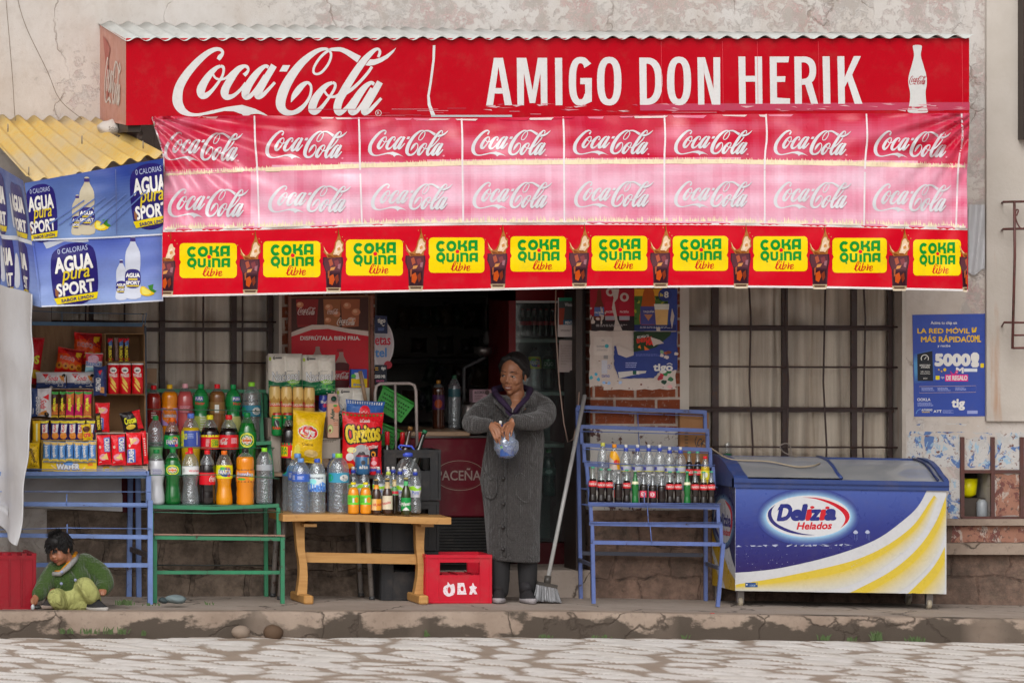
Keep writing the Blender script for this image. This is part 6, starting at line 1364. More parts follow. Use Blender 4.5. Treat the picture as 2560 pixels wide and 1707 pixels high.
t2 = thing('plastic_basket','green perforated plastic basket hanging tilted behind the hand truck','basket',P(985,1010,.18));GG = hexc('27722a')
def basket(t,cx,cy,wd,hh,rot,d):
    s = S(d);m = MB();cs,sn = cos(rot),sin(rot)
    def q(u,v,k): x = (u - .5) * wd * (1 - .18 * v);y = (v - .5) * hh;return P(cx + x * cs - y * sn,cy + x * sn + y * cs,d - k)
    for k,nu,nv in ((0,13,6),(.16,13,6)):
        for i in range(nu):
            for j in range(nv):
                u0,u1,v0,v1 = i / nu,(i + 1) / nu,j / nv,(j + 1) / nv;a,b = (u1 - u0) * .28,(v1 - v0) * .28
                O = [q(u0,v0,k),q(u1,v0,k),q(u1,v1,k),q(u0,v1,k)];I = [q(u0 + a,v0 + b,k),q(u1 - a,v0 + b,k),q(u1 - a,v1 - b,k),q(u0 + a,v1 - b,k)]
                full = i in (0,nu - 1) or j in (0,nv - 1)
                m.add(O + I,[(0,1,5,4),(1,2,6,5),(2,3,7,6),(3,0,4,7)] + ([(4,5,6,7)] if full else []),GG)
    for a,b in ((0,0),(1,0)): m.add([q(a,0,0),q(a,1,0),q(a,1,.16),q(a,0,.16)],[(0,1,2,3)],GG)
    m.add([q(0,1,0),q(1,1,0),q(1,1,.16),q(0,1,.16)],[(0,1,2,3)],tuple(k * .7 for k in GG))
    m.tube([q(-.02,0,-.006),q(1.02,0,-.006)],.009,GG,6);m.build('basket_body',M_PLAST,t)
basket(t2,984,1013,92,58,.52,.22)
t3 = thing('plastic_basket','green perforated plastic basket standing lower behind the red puffs bag','basket',P(965,1100,.15));basket(t3,966,1090,66,50,.4,.18)
# ------------------------------------------------------------------ red crates
RC = hexc('a00d22')
def emb(p,w2,h):
    W = hexc('c9b4b8');rr = random.Random(2)
    p.smooth([(-w2 * .48,h * .22),(-w2 * .46,h * .34),(-w2 * .36,h * .38),(-w2 * .34,h * .44),(-w2 * .26,h * .38),(-w2 * .16,h * .4),(-w2 * .12,h * .28),(-w2 * .16,h * .18),(-w2 * .34,h * .14)],W,n=3)
    p.poly([(-w2 * .05,h * .18),(-w2 * .04,h * .42),(w2 * .16,h * .42),(w2 * .24,h * .18)],W);p.ell(w2 * .1,h * .3,w2 * .05,h * .05,RC)
    p.poly([(w2 * .32,h * .18),(w2 * .36,h * .28),(w2 * .32,h * .34),(w2 * .4,h * .36),(w2 * .43,h * .43),(w2 * .48,h * .36),(w2 * .56,h * .33),(w2 * .5,h * .28),(w2 * .58,h * .18),(w2 * .48,h * .19),(w2 * .44,h * .23),(w2 * .4,h * .18)],W)
    p.ell(-w2 * .3,h * .27,w2 * .05,h * .07,RC)
    for _ in range(70): x,y = rr.uniform(-w2 * .5,w2 * .6),rr.uniform(h * .14,h * .45);p.ell(x,y,rr.uniform(.001,.003),rr.uniform(.001,.003),RC,n=6)
crate('red plastic bottle crate with worn white marks, between the pine table and the woman',1066,1386,1228,1507,.64,.30,RC,emb=emb)
RC = _hx('8a0a1c')
t = crate('red plastic bottle crate at the left edge beside the squatting child',-70,1388,88,1523,1.14,.36,RC,hole=False)
m = MB()
w2 = .19
for i in range(6): x = lerp(-.18,.18,i / 5);m.box(x - .004,x + .004,-.187,-.18,.02,.31,tuple(k * .85 for k in RC));y = lerp(-.16,.16,i / 5);m.box(.196,.202,y - .004,y + .004,.02,.31,tuple(k * .85 for k in RC))
for i in range(7): x = lerp(-.185,.17,i / 6);m.box(x,x + .03,-.186,-.16,.33,.345,RC)
for i in range(6): y = lerp(-.17,.14,i / 5);m.box(.17,.196,y,y + .03,.33,.345,RC)
pr = Pr();pr.text('ONE',-.05,.14,.07,.2,(.02,.02,.02),bold=.1);pr.to(m,lambda p,o: Vector((.204 + o,p[0],.34 - p[1])),eps=.0003)
m.build('rib',M_PLAST,t,True)
# ------------------------------------------------------------------ inside the doorway
t = thing('drinks_fridge','glass-door drinks fridge standing in the dark doorway behind the woman','fridge',(.28,.6,.165))
FD = -.62;a,b = P(1272,1462,FD),P(1440,705,FD);RD = hexc('6a0c14')
m = MB();m.box(a.x,a.x + .045,.62,1.2,.165,b.z,RD);m.box(b.x - .03,b.x,.62,1.2,.165,b.z,RD);m.box(a.x,b.x,1.18,1.2,.165,b.z,hexc('5a6462'));m.box(a.x,b.x,.62,1.2,b.z - .12,b.z,RD);m.box(a.x,b.x,.62,1.2,.165,.30,hexc('3a0a10'));m.box(a.x + .045,b.x - .03,.615,.622,b.z - .135,b.z - .12,hexc('c8c8c8'))
m.build('cabinet',M_PLAST,t)
for py in (848,980,1110): z = P(0,py,FD).z;m = MB();m.box(a.x + .045,b.x - .03,.66,1.16,z - .022,z,hexc('8a9690'));m.build('shelf',M_PLAST,t)
m = MB();m.box(a.x + .04,b.x - .03,.628,.633,.31,b.z - .14,(.85,.9,.88));m.build('door',M_GLASS,t)
GF = 'bottles inside the glass-door fridge'
for i in range(6): bottle('soda_bottle',f'small dark cola bottle, {ORD[i]} from the left on the top fridge shelf','bottle',1306 + i * 15,842,-.72,70,15,'coke',(.01,.005,.005),.7,rc,lab=(.42,.56,hexc('a01420'),None),group=GF,capk='crown',capr=.46,glass=True)
bottle('soda_bottle','bottle with yellow label on the second fridge shelf','bottle',1336,974,-.72,106,34,'soda',None,cap=(.03,.03,.03),lab=(.5,.78,hexc('b8b818'),L_fanta),group=GF)
bottle('soda_bottle','dark bottle with green label on the second fridge shelf','bottle',1372,974,-.72,106,32,'soda',(.01,.01,.008),.8,(.02,.02,.02),lab=(.5,.72,hexc('0a4a24'),lambda p: p.text('DUO',-.5,.3,.5,.7,WHITE)),group=GF)
bottle('soda_bottle','clear bottle with white emblem on the low fridge shelf','bottle',1372,1240,-.72,118,34,'soda',hexc('183430'),.84,gc_,lab=(.45,.6,hexc('1c4a44'),lambda p: p.ell(0,.5,.4,.3,hexc('8aa09a'))),group=GF)
# red chest cooler with a wooden counter on it
t = thing('beer_cooler','dark red beer cooler with a black grille under the wooden counter','cooler',P(1150,1470,.1))
CD = .02;a,b = P(1012,1386,CD),P(1232,1094,CD);CR_ = hexc('4e0c18')
m = MB();zg = P(0,1292,CD).z;m.rbox(a.x,b.x,-CD,.5,zg,b.z,.01,CR_);pr = Pr()
OV = hexc('7a6a60');pr.stroke([(1150 + 62 * cos(q),1188 + 37 * sin(q)) for q in np.linspace(0,2 * pi,24)[:-1]],OV,w=1.4,closed=True,n=2);pr.stroke([(1150 + 57 * cos(q),1188 + 33 * sin(q)) for q in np.linspace(0,2 * pi,24)[:-1]],hexc('5a2a28'),w=1,closed=True,n=2)
pr.text('PACEÑA',1092,1170,1202,1200,hexc('7e706a'),bold=.02);pr.to(m,flat(CD + .001),eps=.0003);m.build('front_panel',M_PLAST,t)
m = MB();m.box(a.x,b.x,-CD - .006,0,b.z,b.z + .012,hexc('8a8280'));m.build('chrome_strip',M_STEEL,t)
m = MB();m.box(a.x + .02,b.x,-CD + .03,.48,.165,zg,(.012,.012,.012));n = 16
for i in range(n): z = lerp(.2,zg - .015,i / (n - 1));m.box(a.x + .02,b.x - .01,-CD + .012,-CD + .03,z,z + .007,(.035,.033,.032))
m.build('grille',M_PLAST,t)
m = MB();z = P(0,1094,CD).z;m.rbox(a.x - .06,P(1172,0,CD).x,-.06,.75,z + .012,z + .04,.005);tag(m.build('counter_board',M_PLANK),'worn wooden counter board on top of the dark red beer cooler','board')
zc = z + .04
def inb(px,by,y0,h,w_,**k): return bottle(px=px,by=by,d=-y0,h=h,w_=w_,**k)
bottle('juice_bottle','dim purple labelled juice bottle on the counter in the doorway','bottle',1096,1072,-.4,122,30,'jumbo',hexc('3a1c10'),.85,hexc('8a5a10'),lab=(.4,.7,hexc('3a1c40'),lambda p: p.ell(0,.6,.5,.3,hexc('8a3a1c'))))
bottle('water_bottle','dim clear bottle with green cap on the counter in the doorway','bottle',1136,1072,-.4,134,30,'water',None,cap=hexc('1c4a34'),lab=(.6,.75,hexc('24444a'),None))
m = MB();c = P(1172,1072,-.16);m.lathe([(.04,0),(.04,.15),(.035,.155)],tuple(c),16,hexc('6a5a44'));tag(m.build('tin',M_STEEL),'plain metal tin on the counter beside the woman','tin')
carton('printed_box','pale printed box on the counter behind the woman',1182,974,1240,1006,-.3,.1,hexc('8a7078'),lambda p: (p.text('ALCOHOL',1186,977,1212,984,(.05,.04,.04),bold=.05),p.ell(1218,981,6,6,(.08,.05,.05)),p.ell(1218,996,4,4,(.08,.05,.05)),p.lines(1186,988,1208,1002,3,(.15,.1,.1))))
carton('wooden_box','dark wooden box holding up the printed box',1176,1006,1246,1072,-.3,.2,(.04,.03,.025),mat=M_DWOOD)
t = thing('kitchen_scale','dim metal scale arm with round dish standing in the doorway','scale',P(1160,1072,-.4))
rods('arm',t,[[(1160,1072,-.9),(1160,920,-.9),(1200,900,-.9),(1212,893,-.9)]],.012,(.08,.08,.08));m = MB();c = P(1208,890,-.9);m.lathe([(.02,0),(.06,.02),(.062,.06)],tuple(c),16,(.12,.12,.12));m.build('dish',M_STEEL,t)
t = thing('hanging_bulb','light bulb hanging on thin wires in the dark doorway','bulb',P(1220,840,-.5))
m = MB();m.tube([P(1222,700,-1.2),P(1214,800,-1.2),P(1218,832,-1.2)],.003,(.2,.18,.17),5);m.build('wire',M_PLAST,t)
m = MB();c = P(1218,862,-1.2);m.lathe([(.01,0),(.028,.02),(.03,.04),(.016,.07),(.014,.09)],tuple(c),14,(.16,.155,.15));m.build('bulb',M_PLAST,t)
# plastic wrapped goods piled on the back shelves
rr = random.Random(8)
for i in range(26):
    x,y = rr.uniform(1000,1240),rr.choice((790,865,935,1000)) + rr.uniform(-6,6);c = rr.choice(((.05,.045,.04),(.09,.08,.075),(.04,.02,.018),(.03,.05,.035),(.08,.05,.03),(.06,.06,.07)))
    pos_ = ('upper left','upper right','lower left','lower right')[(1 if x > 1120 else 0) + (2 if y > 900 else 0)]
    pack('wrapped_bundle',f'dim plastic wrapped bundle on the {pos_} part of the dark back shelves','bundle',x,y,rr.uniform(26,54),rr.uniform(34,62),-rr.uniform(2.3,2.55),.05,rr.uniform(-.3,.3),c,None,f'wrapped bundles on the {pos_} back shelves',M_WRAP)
# signs at the left door jamb
def sign_flat(name,label,cat,pr,d,th=.004,outline=None,mat=None,tex=None):
    m = MB();o = outline;n = len(o);b = .0
    m.add([P(x,y,d) for x,y in o] + [P(x,y,d - th) for x,y in o],[tuple(range(n))[::-1],tuple(range(n,2 * n))] + [(i,(i + 1) % n,n + (i + 1) % n,n + i) for i in range(n)],tex or WHITE)
    pr.to(m,flat(d + .0006),eps=.00025);return tag(m.build(name,mat or M_GLOSSP),label,cat)
TN = hexc('141c3c')
pr = Pr();pr.ell(958,860,22,60,hexc('9a9296'));pr.rect(936,836,964,850,hexc('8a868c'));pr.text('etas',938,842,976,862,hexc('a01c30'),bold=.04);pr.text('tel',938,870,966,892,hexc('3a6aa0'),bold=.05);pr.ell(970,912,10,10,hexc('8a1828'))
sign_flat('round_sign','round white phone card sign hanging in the left side of the doorway','sign',pr,.03,outline=[(936,800)] + [(945 + 40 * sin(q),860 - 64 * cos(q)) for q in np.linspace(.1,pi - .1,14)] + [(936,922)],tex=hexc('a8a2a4'))
pr = Pr();pr.text('tigo',944,796,963,810,WHITE,bold=.05);pr.stroke([(955,812),(958,815),(961,812)],WHITE,w=1.4);pr.lines(945,820,962,828,2,hexc('5a6aa0'))
sign_flat('small_sign','small dark blue sign with white lettering above the round sign','sign',pr,.045,outline=[(937,788),(968,790),(969,834),(937,833)],tex=TN)
pr = Pr();pr.text('tigo',953,916,964,926,WHITE,bold=.05);pr.text('5000 MB',937,937,963,945,WHITE,bold=.05);pr.text('GRATIS',940,950,960,954,hexc('c04a7a'),bold=.04);pr.lines(938,918,948,928,2,hexc('b88a20'))
sign_flat('small_sign','small dark blue sign with white numbers below the round sign','sign',pr,.045,outline=[(937,912),(967,912),(967,958),(937,958)],tex=(.012,.014,.03))
# papers hanging in the right side of the doorway
pr = Pr();pr.rect(1397,744,1437,752,hexc('1a6a50'));pr.rect(1397,752,1437,808,(.05,.06,.06));pr.poly([(1397,770),(1412,770),(1408,812),(1397,812)],hexc('7a3020'));pr.text('Winston',1412,757,1436,766,hexc('9a9a9a'),bold=.03);pr.rect(1408,800,1437,812,hexc('22506a'));pr.text('MENTA',1413,803,1434,810,WHITE,bold=.04);pr.lines(1402,824,1434,830,2,(.15,.12,.12))
sign_flat('cigarette_poster','small dark cigarette poster with a white foot, right side of the doorway','poster',pr,-.1,.003,[(1395,744),(1438,744),(1438,842),(1394,842)],tex=hexc('a8a09e'),mat=M_PAPER)
pr = Pr();rr = random.Random(4)
for i,tx in enumerate(('EL CONSUMO','ALCOHOLES CON','VENTA SOLO DE','HASTA LAS MAS','LA VENTA','ALCOHOLICAS','PERMITIDO SOLO','AÑOS')): pr.text(tx,1402,862 + i * 6.4,1436,866.5 + i * 6.4,(.2,.16,.15),fit=False,align='l')
sign_flat('notice_paper','white paper notice with small black text below the cigarette poster','notice',pr,-.1,.002,[(1398,850),(1437,850),(1437,925),(1424,926),(1424,930),(1396,930)],tex=hexc('8a7e7a'),mat=M_PAPER)
m = MB();m.tube([P(*q) for q in ((1390,700,.0),(1388,800,.0),(1398,960,.02),(1410,1060,.03),(1420,1105,.04),(1433,1098,.05),(1442,1060,.05),(1448,980,.04))],.0045,hexc('8a7468'),6);tag(m.build('power_cable',M_PLAST),'beige cable looping down the right side of the doorway','cable')
m = MB();m.box(X(1440),X(1456),-.0,.3,.165,zl,(.012,.01,.01));tag(m.build('door_leaf',M_DWOOD),'dark door leaf folded back against the right door jamb','door')

# ------------------------------------------------------------------ posters
pr = Pr()
pr.poly([(740,745),(921,742),(921,826),(880,822),(820,812),(770,815),(728,830),(726,746)],hexc('3a1a14'))
for x,w_,c in ((768,28,'7a1c1c'),(830,22,'8a5434'),(876,24,'8a4c30')): pr.poly([(x - w_,748),(x + w_,748),(x + w_ * .85,816),(x - w_ * .85,818)],hexc(c))
for x,y,r in ((750,762,9),(822,768,10),(842,785,9),(868,764,10),(890,780,11),(880,800,10),(820,800,8)): pr.ell(x,y,r,r * .8,hexc('b07050'));pr.ell(x - 2,y - 2,r * .5,r * .4,hexc('c89878'))
pr.rect(742,776,790,812,hexc('6a1014'));logo_in(pr,744,768,790,788,hexc('b8a8a4'),n=3);logo_in(pr,818,772,846,786,hexc('c8b0a8'),n=3);logo_in(pr,842,794,890,814,hexc('c8b8b0'),n=3)
pr.poly([(726,832),(745,824),(780,812),(820,812),(870,822),(921,828),(921,840),(870,832),(820,822),(780,824),(745,836),(726,842)],hexc('b8a8a0'))
pr.poly([(726,842),(745,836),(780,824),(820,822),(870,832),(921,840),(921,1000),(726,1000)],hexc('a80a1e'))
pr.text('DISFRÚTALA BIEN FRIA.',751,838,900,850,WHITE,bold=.05)
def pbot(cx,ty,s):
    pr.smooth([(cx - 5 * s,ty),(cx + 5 * s,ty),(cx + 6 * s,ty + 10 * s),(cx + 17 * s,ty + 32 * s),(cx + 19 * s,ty + 48 * s),(cx + 18 * s,ty + 92 * s),(cx - 18 * s,ty + 92 * s),(cx - 19 * s,ty + 48 * s),(cx - 17 * s,ty + 32 * s),(cx - 6 * s,ty + 10 * s)],hexc('8a7068'),n=3)
pbot(794,867,1);pbot(853,880,1);pr.rect(842,872,864 - 6,880,hexc('8a0c18'));pr.smooth([(836,908),(870,908),(872,928),(871,968),(835,968),(834,928)],hexc('4a0c10'),n=3);pr.rect(834,926,872,950,hexc('98101e'));logo_in(pr,828,930,874,948,WHITE,n=3)
sign_flat('soda_poster','red soda poster with iced glasses on top, on the left brick pillar','poster',pr,.03,.02,[(726,742),(928,738),(930,1000),(724,1000)],tex=hexc('6a4a34'))
m = MB()
for a,b in (((724,740,.036),(724,1000,.036)),((929,738,.036),(931,1000,.036))): m.bar(P(*a),P(*b),.02,.014,hexc('6a3c2c'))
m.build('frame_strip',M_PAINT2,bpy.data.objects['soda_poster'])
PW = hexc('a89c94')
def patch(pr,seed,pts,col,n,r):
    rr = random.Random(seed)
    for _ in range(n): x,y = rr.choice(pts);blobp(pr,x + rr.uniform(-r,r),y + rr.uniform(-r,r),rr.uniform(3,9),rr.uniform(3,9),col,rr)
def blobp(pr,cx,cy,rx,ry,col,rr,k=9): pr.poly([(cx + rx * cos(2 * pi * i / k) * rr.uniform(.5,1),cy + ry * sin(2 * pi * i / k) * rr.uniform(.5,1)) for i in range(k)],col)
rr = random.Random(9)
def rag(pts,amp=2.2,n=9):
    o = []
    for i in range(len(pts)):
        a,b = pts[i],pts[(i + 1) % len(pts)]
        for k in range(n): o.append((lerp(a[0],b[0],k / n) + (rr.uniform(-amp,amp) if k else 0),lerp(a[1],b[1],k / n) + (rr.uniform(-amp,amp) if k else 0)))
    return o
# bottom sheet of torn white paper
pr = Pr();pr.rrect(1484,842,1530,888,5,hexc('b0a69e'));pr.text('2L',1503,848,1513,853,(.25,.22,.25));pr.text('DOMARÁ',1492,863,1514,868,(.25,.22,.25),bold=.04);pr.ell(1517,865,5,5,hexc('3a8a94'));pr.lines(1492,873,1520,878,2,(.35,.3,.3));pr.rect(1509,888,1520,897,(.3,.28,.28));pr.ell(1523,917,5.5,5.5,hexc('6a74a0'));pr.ell(1523,917,4.5,4.5,PW);pr.text('3',1520,913,1525,920,(.2,.2,.35));pr.text('tomo',1504,936,1524,943,hexc('3a4a8a'),bold=.02);pr.rect(1504,900,1518,934,hexc('a4a4ac'))
for x,y,c in ((1490,935,'3a8aa8'),(1496,948,'3a8aa8'),(1510,956,'7a9ac8'),(1522,958,'7a9ac8'),(1478,944,'3a8a94'),(1550,956,'8aa0c0')): blobp(pr,x,y,6,6,hexc(c),rr)
for _ in range(26): blobp(pr,rr.uniform(1482,1690),rr.uniform(900,972),rr.uniform(1,4),rr.uniform(1,3),rr.choice((BR,(.12,.09,.08),hexc('6a3a2a'))),rr)
for x,y,c in ((1655,938,'a02838'),(1664,936,'2a6a3c'),(1672,930,'1c5a34'),(1660,955,'16352a'),(1676,948,'2a5a3c'),(1675,966,'b88a88'),(1650,945,'8a2030')): blobp(pr,x,y,9,7,hexc(c),rr)
sign_flat('torn_paper_sheet','big torn white paper pasted low on the right brick pillar','poster',pr,.004,.003,rag([(1474,826),(1690,826),(1690,972),(1510,975),(1504,962),(1474,968)]),M_PAPER,PW)
pr = Pr();pr.rect(1475,722,1586,790,hexc('8a0f22'));pr.rect(1480,790,1586,826,hexc('1a1014'));pr.smooth([(1494,726),(1502,726),(1504,750),(1510,768),(1510,798),(1486,798),(1486,768),(1492,750)],hexc('5a2414'),n=3);pr.rect(1486,768,1510,790,hexc('4a5a8a'));pr.text('PACEÑA',1487,778,1509,784,WHITE,bold=.03)
for x in (1526,1561): pr.rrect(x - 13,754,x + 13,801,4,hexc('96142a'));pr.rect(x - 13,790,x + 13,800,hexc('8a8a92'));pr.text('PACEÑA',x - 11,776,x + 11,782,hexc('d8b0b0'),bold=.03)
for x,y in ((1526,730),(1561,743)): pr.ell(x,y,11,11,PW);pr.ell(x,y,5,6,hexc('8a1424'))
pr.poly([(1528,722),(1548,722),(1544,746),(1536,756),(1544,800),(1556,826),(1534,826),(1538,800),(1530,770),(1534,745)],PW);pr.lines(1490,811,1570,818,2,(.4,.35,.35))
for _ in range(14): blobp(pr,rr.choice((1480,1500,1508)) + rr.uniform(-6,6),rr.uniform(735,815),rr.uniform(2,6),rr.uniform(3,9),PW,rr)
sign_flat('beer_poster','torn dark red beer poster with bottle and cans, upper left on the brick pillar','poster',pr,.008,.003,rag([(1474,722),(1586,722),(1586,827),(1478,827)],1.4),M_PAPER,hexc('2a1218'))
pr = Pr();pr.rect(1586,722,1670,755,hexc('c88a24'));pr.rect(1586,740,1670,812,hexc('3a5a24'))
for _ in range(40): blobp(pr,rr.uniform(1588,1668),rr.uniform(740,808),rr.uniform(3,8),rr.uniform(3,8),rr.choice((hexc('2a4a1c'),hexc('6a7a24'),hexc('8a8a2c'),hexc('1c3418'))),rr)
pr.smooth([(1612,722),(1632,722),(1638,760),(1640,810),(1600,810),(1604,760)],hexc('9a4a14'),n=3);pr.rect(1601,766,1640,811,hexc('3c3c74'));pr.text('TAQUIÑA',1608,776,1636,782,hexc('c8b8b0'),bold=.04);pr.poly([(1610,786),(1632,786),(1621,802)],hexc('a06a4a'))
pr.poly([(1636,762),(1672,762),(1668,812),(1640,812)],hexc('c09a62'));pr.poly([(1635,760),(1673,760),(1672,774),(1637,774)],hexc('c8c0b4'));pr.ell(1663,737,17,16,hexc('26326a'));pr.text('8',1661,729,1671,744,WHITE,bold=.05);pr.text('Bs',1650,733,1658,741,hexc('d0b040'),bold=.03);pr.rect(1586,812,1690,826,hexc('1c2456'));pr.lines(1600,816,1680,822,2,(.4,.4,.5))
pr.poly([(1680,770),(1686,790),(1680,822),(1676,800)],PW);pr.poly([(1640,818),(1650,818),(1652,850),(1644,840)],PW)
sign_flat('beer_poster','blue edged beer poster with amber bottle and full glass, upper right on the brick pillar','poster',pr,.009,.003,[(1586,722),(1693,722),(1693,827),(1586,827)],M_PAPER,hexc('2a3a78'))
pr = Pr();pr.poly([(1584,829),(1678,829),(1676,838),(1640,868),(1620,874),(1584,880)],hexc('1c3018'));pr.text('RECARGA TU',1593,838,1622,844,WHITE,bold=.04,rot=-.15);pr.text('ENERGIA',1592,844,1632,854,hexc('b03024'),bold=.1,rot=-.18);pr.text('MAX',1616,852,1640,862,hexc('c02420'),bold=.1);pr.poly([(1594,868),(1600,862),(1603,872)],hexc('c86a28'));pr.poly([(1610,864),(1624,874),(1612,876)],hexc('b85a24'));pr.poly([(1626,842),(1650,850),(1660,858),(1640,862),(1634,866)],PW)
pr.text('tigo',1634,910,1681,932,WHITE,bold=.07);pr.stroke([(1667,911),(1674,908),(1681,912)],WHITE,w=2);pr.lines(1564,906,1594,921,3,hexc('8a90b8'));pr.lines(1590,885,1650,891,2,hexc('5a64a0'))
pr.poly([(1540,863),(1548,862),(1584,880),(1584,888),(1566,894),(1545,886)],PW);pr.poly([(1545,930),(1580,927),(1616,927),(1614,932),(1580,938),(1548,946)],hexc('a8a4a0'));pr.rect(1582,927,1591,936,hexc('1a4a3a'));pr.text('R',1592,928,1598,936,WHITE,bold=.03)
for x,y,c in ((1655,880,'6a8a6a'),(1665,882,'8a4a34'),(1672,880,'6a3424'),(1655,888,'b8aca4'),(1666,893,'b8aca4'),(1690,885,'b0a49c')): blobp(pr,x,y,8,6,hexc(c),rr)
sign_flat('phone_poster','torn dark blue phone company poster over the white paper on the brick pillar','poster',pr,.0125,.003,rag([(1536,864),(1584,886),(1584,829),(1693,829),(1693,925),(1650,928),(1634,945),(1548,946),(1535,912)],1.2),M_PAPER,hexc('26346e'))
pr = Pr();BL2 = hexc('2b3f86')
pr.text('Activa tu chip en',2327,803,2392,813,WHITE,bold=.02);pr.text('LA RED MÓVIL',2294,818,2424,833,hexc('d89a08'),bold=.05);pr.poly([(2429,820),(2433,818),(2434,828),(2438,818),(2442,818),(2440,830),(2430,832)],hexc('d89a08'));pr.text('MÁS RÁPIDA',2303,838,2416,855,hexc('d89a08'),bold=.05);pr.text('COML',2417,838,2452,855,hexc('d89a08'),bold=.05);pr.text('y recibe',2344,861,2376,869,WHITE,bold=.02)
for k in range(5): pr.poly([(2284,885 + k * 5),(2330 - k * 3,874 + k * 6),(2340 - k * 4,950 - k * 3),(2286,958 - k * 6)],tuple(lerp(a,b,(k + 1) / 6) for a,b in zip(BL2,hexc('4a82a8'))))
pr.poly([(2293,885),(2331,877),(2333,952),(2294,952)],(.012,.014,.02));pr.stroke([(2312 + 9 * cos(q),896 + 9 * sin(q)) for q in np.linspace(2.6,6.8,12)],WHITE,w=1.8);pr.stroke([(2311,898),(2316,892)],WHITE,w=1.6);pr.text('SPEEDTEST',2299,911,2326,915,WHITE,bold=.04);pr.text('AWARDS',2302,916,2324,920,WHITE,bold=.04);pr.text('RED MÓVIL',2302,927,2325,930,WHITE,bold=.03);pr.text('MÁS RÁPIDA',2301,932,2326,935,WHITE,bold=.03);pr.text('2023',2308,944,2318,947,WHITE,bold=.03)
pr.text('5000',2339,886,2424,913,WHITE,bold=.11);pr.text('!',2432,886,2443,913,WHITE,bold=.14);pr.text('M',2391,919,2408,932,WHITE,bold=.08);pr.rect(2410,921,2443,929,hexc('b8bcd0'));pr.rrect(2451,908,2460,919,2,hexc('d8a808'))
for x,y,r in ((2347,924,2),(2354,928,2),(2362,924,4)): pr.ell(x,y,r,r,hexc('d8a020'))
pr.rect(2363,936,2420,953,hexc('c41c72'));pr.text('DE REGALO',2366,939,2418,950,WHITE,bold=.07);pr.stroke([(2376,928),(2380,934),(2387,935),(2394,930),(2392,926),(2387,935)],hexc('b81c64'),w=2.4);pr.poly([(2337,938),(2362,936),(2362,952),(2340,956)],hexc('2a3a8a'));pr.rect(2339,939,2349,949,hexc('d8b010'));pr.text('tigo',2352,940,2361,947,WHITE)
pr.stroke([(2298,966),(2440,964),(2440,980),(2299,982)],hexc('a08a80'),w=.9,closed=True,n=1);pr.lines(2304,969,2336,978,3,hexc('8a94c0'));pr.lines(2344,969,2378,978,3,hexc('8a94c0'));pr.lines(2388,968,2420,977,3,hexc('8a94c0'))
pr.text('OOKLA',2293,995,2326,1002,hexc('c8ccd8'),bold=.02);pr.lines(2294,1006,2338,1016,4,hexc('8a94c0'));pr.text('tig',2380,998,2411,1024,WHITE,bold=.07);pr.rect(2418,1026,2444,1034,hexc('8088b4'));pr.text('AUTORIDAD',2304,1022,2331,1027,hexc('c0c4d4'),bold=.04);pr.lines(2305,1029,2331,1033,1,hexc('c8a840'));pr.text('ATT',2334,1025,2354,1031,hexc('c0c4d4'),bold=.04);pr.lines(2357,1025,2386,1034,3,hexc('7a84b4'));pr.stroke([(2290,1034),(2294,1026),(2302,1022)],hexc('5a80b0'),w=1.6)
sign_flat('phone_poster','bright blue phone company poster with yellow headline on the right wall','poster',pr,.004,.003,[(2281,787),(2470,784),(2474,1040),(2285,1041)],M_GLOSSP,BL2)
m = MB();m.grid(lambda u,v: P(lerp(2421,2462,u),lerp(512,680,v) + 8 * sin(u * 5) * (v > .5),.03 + .012 * sin(u * 9 + v * 4)),np.linspace(0,1,12),np.linspace(0,1,16),hexc('a8b4c4'));tag(m.build('plastic_scrap',M_TARP),'pale blue plastic sheet scrap on the wall right of the awning','plastic sheet')
# ------------------------------------------------------------------ blue bottle rack right of the doorway
zr = -.018
B3 = hexc('4a5a8c');t = thing('bottle_rack','blue metal step rack holding small soda bottles, right of the doorway','rack',P(1630,1510,.4))
bars('leg',t,[[(1481,1358,.7),(1484,1508,.7)],[(1808,1358,.72),(1794,1516,.72)],[(1443,1018,.08),(1452,1496,.08)],[(1764,1262,.1),(1764,1504,.1)]],(.022,.022),B3,up=(0,1,0))
bars('step_post',t,[[(1443,1018,.08),(1447,1062,.08)],[(1452,1064,.18),(1454,1110,.18)],[(1459,1112,.28),(1461,1156,.28)],[(1466,1160,.38),(1470,1205,.38)],[(1473,1208,.48),(1474,1258,.48)],[(1476,1260,.58),(1478,1302,.58)],[(1480,1306,.66),(1481,1356,.66)],
                      [(1762,1026,.08),(1763,1075,.08)],[(1768,1072,.18),(1769,1124,.18)],[(1775,1120,.28),(1776,1168,.28)],[(1782,1166,.38),(1784,1216,.38)],[(1794,1262,.58),(1796,1310,.58)],[(1801,1306,.66),(1803,1358,.66)]],(.02,.02),B3,up=(0,1,0))
bars('shelf_rail',t,[[(1441,1017,.08),(1763,1030,.08)],[(1452,1066,.18),(1769,1076,.18)],[(1455,1112,.28),(1776,1124,.28)],[(1461,1160,.38),(1590,1168,.38),(1680,1172,.38)],[(1470,1260,.58),(1798,1268,.58)],[(1473,1308,.66),(1803,1314,.66)],[(1481,1355,.7),(1808,1360,.7)]],(.016,.024),B3)
rods('guard_rod',t,[[(1443,1028,.1),(1762,1040,.1)],[(1453,1078,.2),(1769,1086,.2)],[(1457,1122,.32),(1776,1132,.32)],[(1456,1152,.42),(1600,1163,.42),(1788,1162,.42)],[(1464,1208,.52),(1794,1218,.52)],[(1470,1256,.62),(1802,1259,.62)],[(1475,1306,.68),(1806,1306,.68)],[(1594,1034,.1),(1596,1070,.18)],[(1596,1080,.2),(1598,1112,.28)],[(1610,1212,.52),(1611,1258,.6)],[(1618,1258,.62),(1621,1306,.68)],[(1625,1308,.68),(1629,1356,.72)]],.0032,B3)
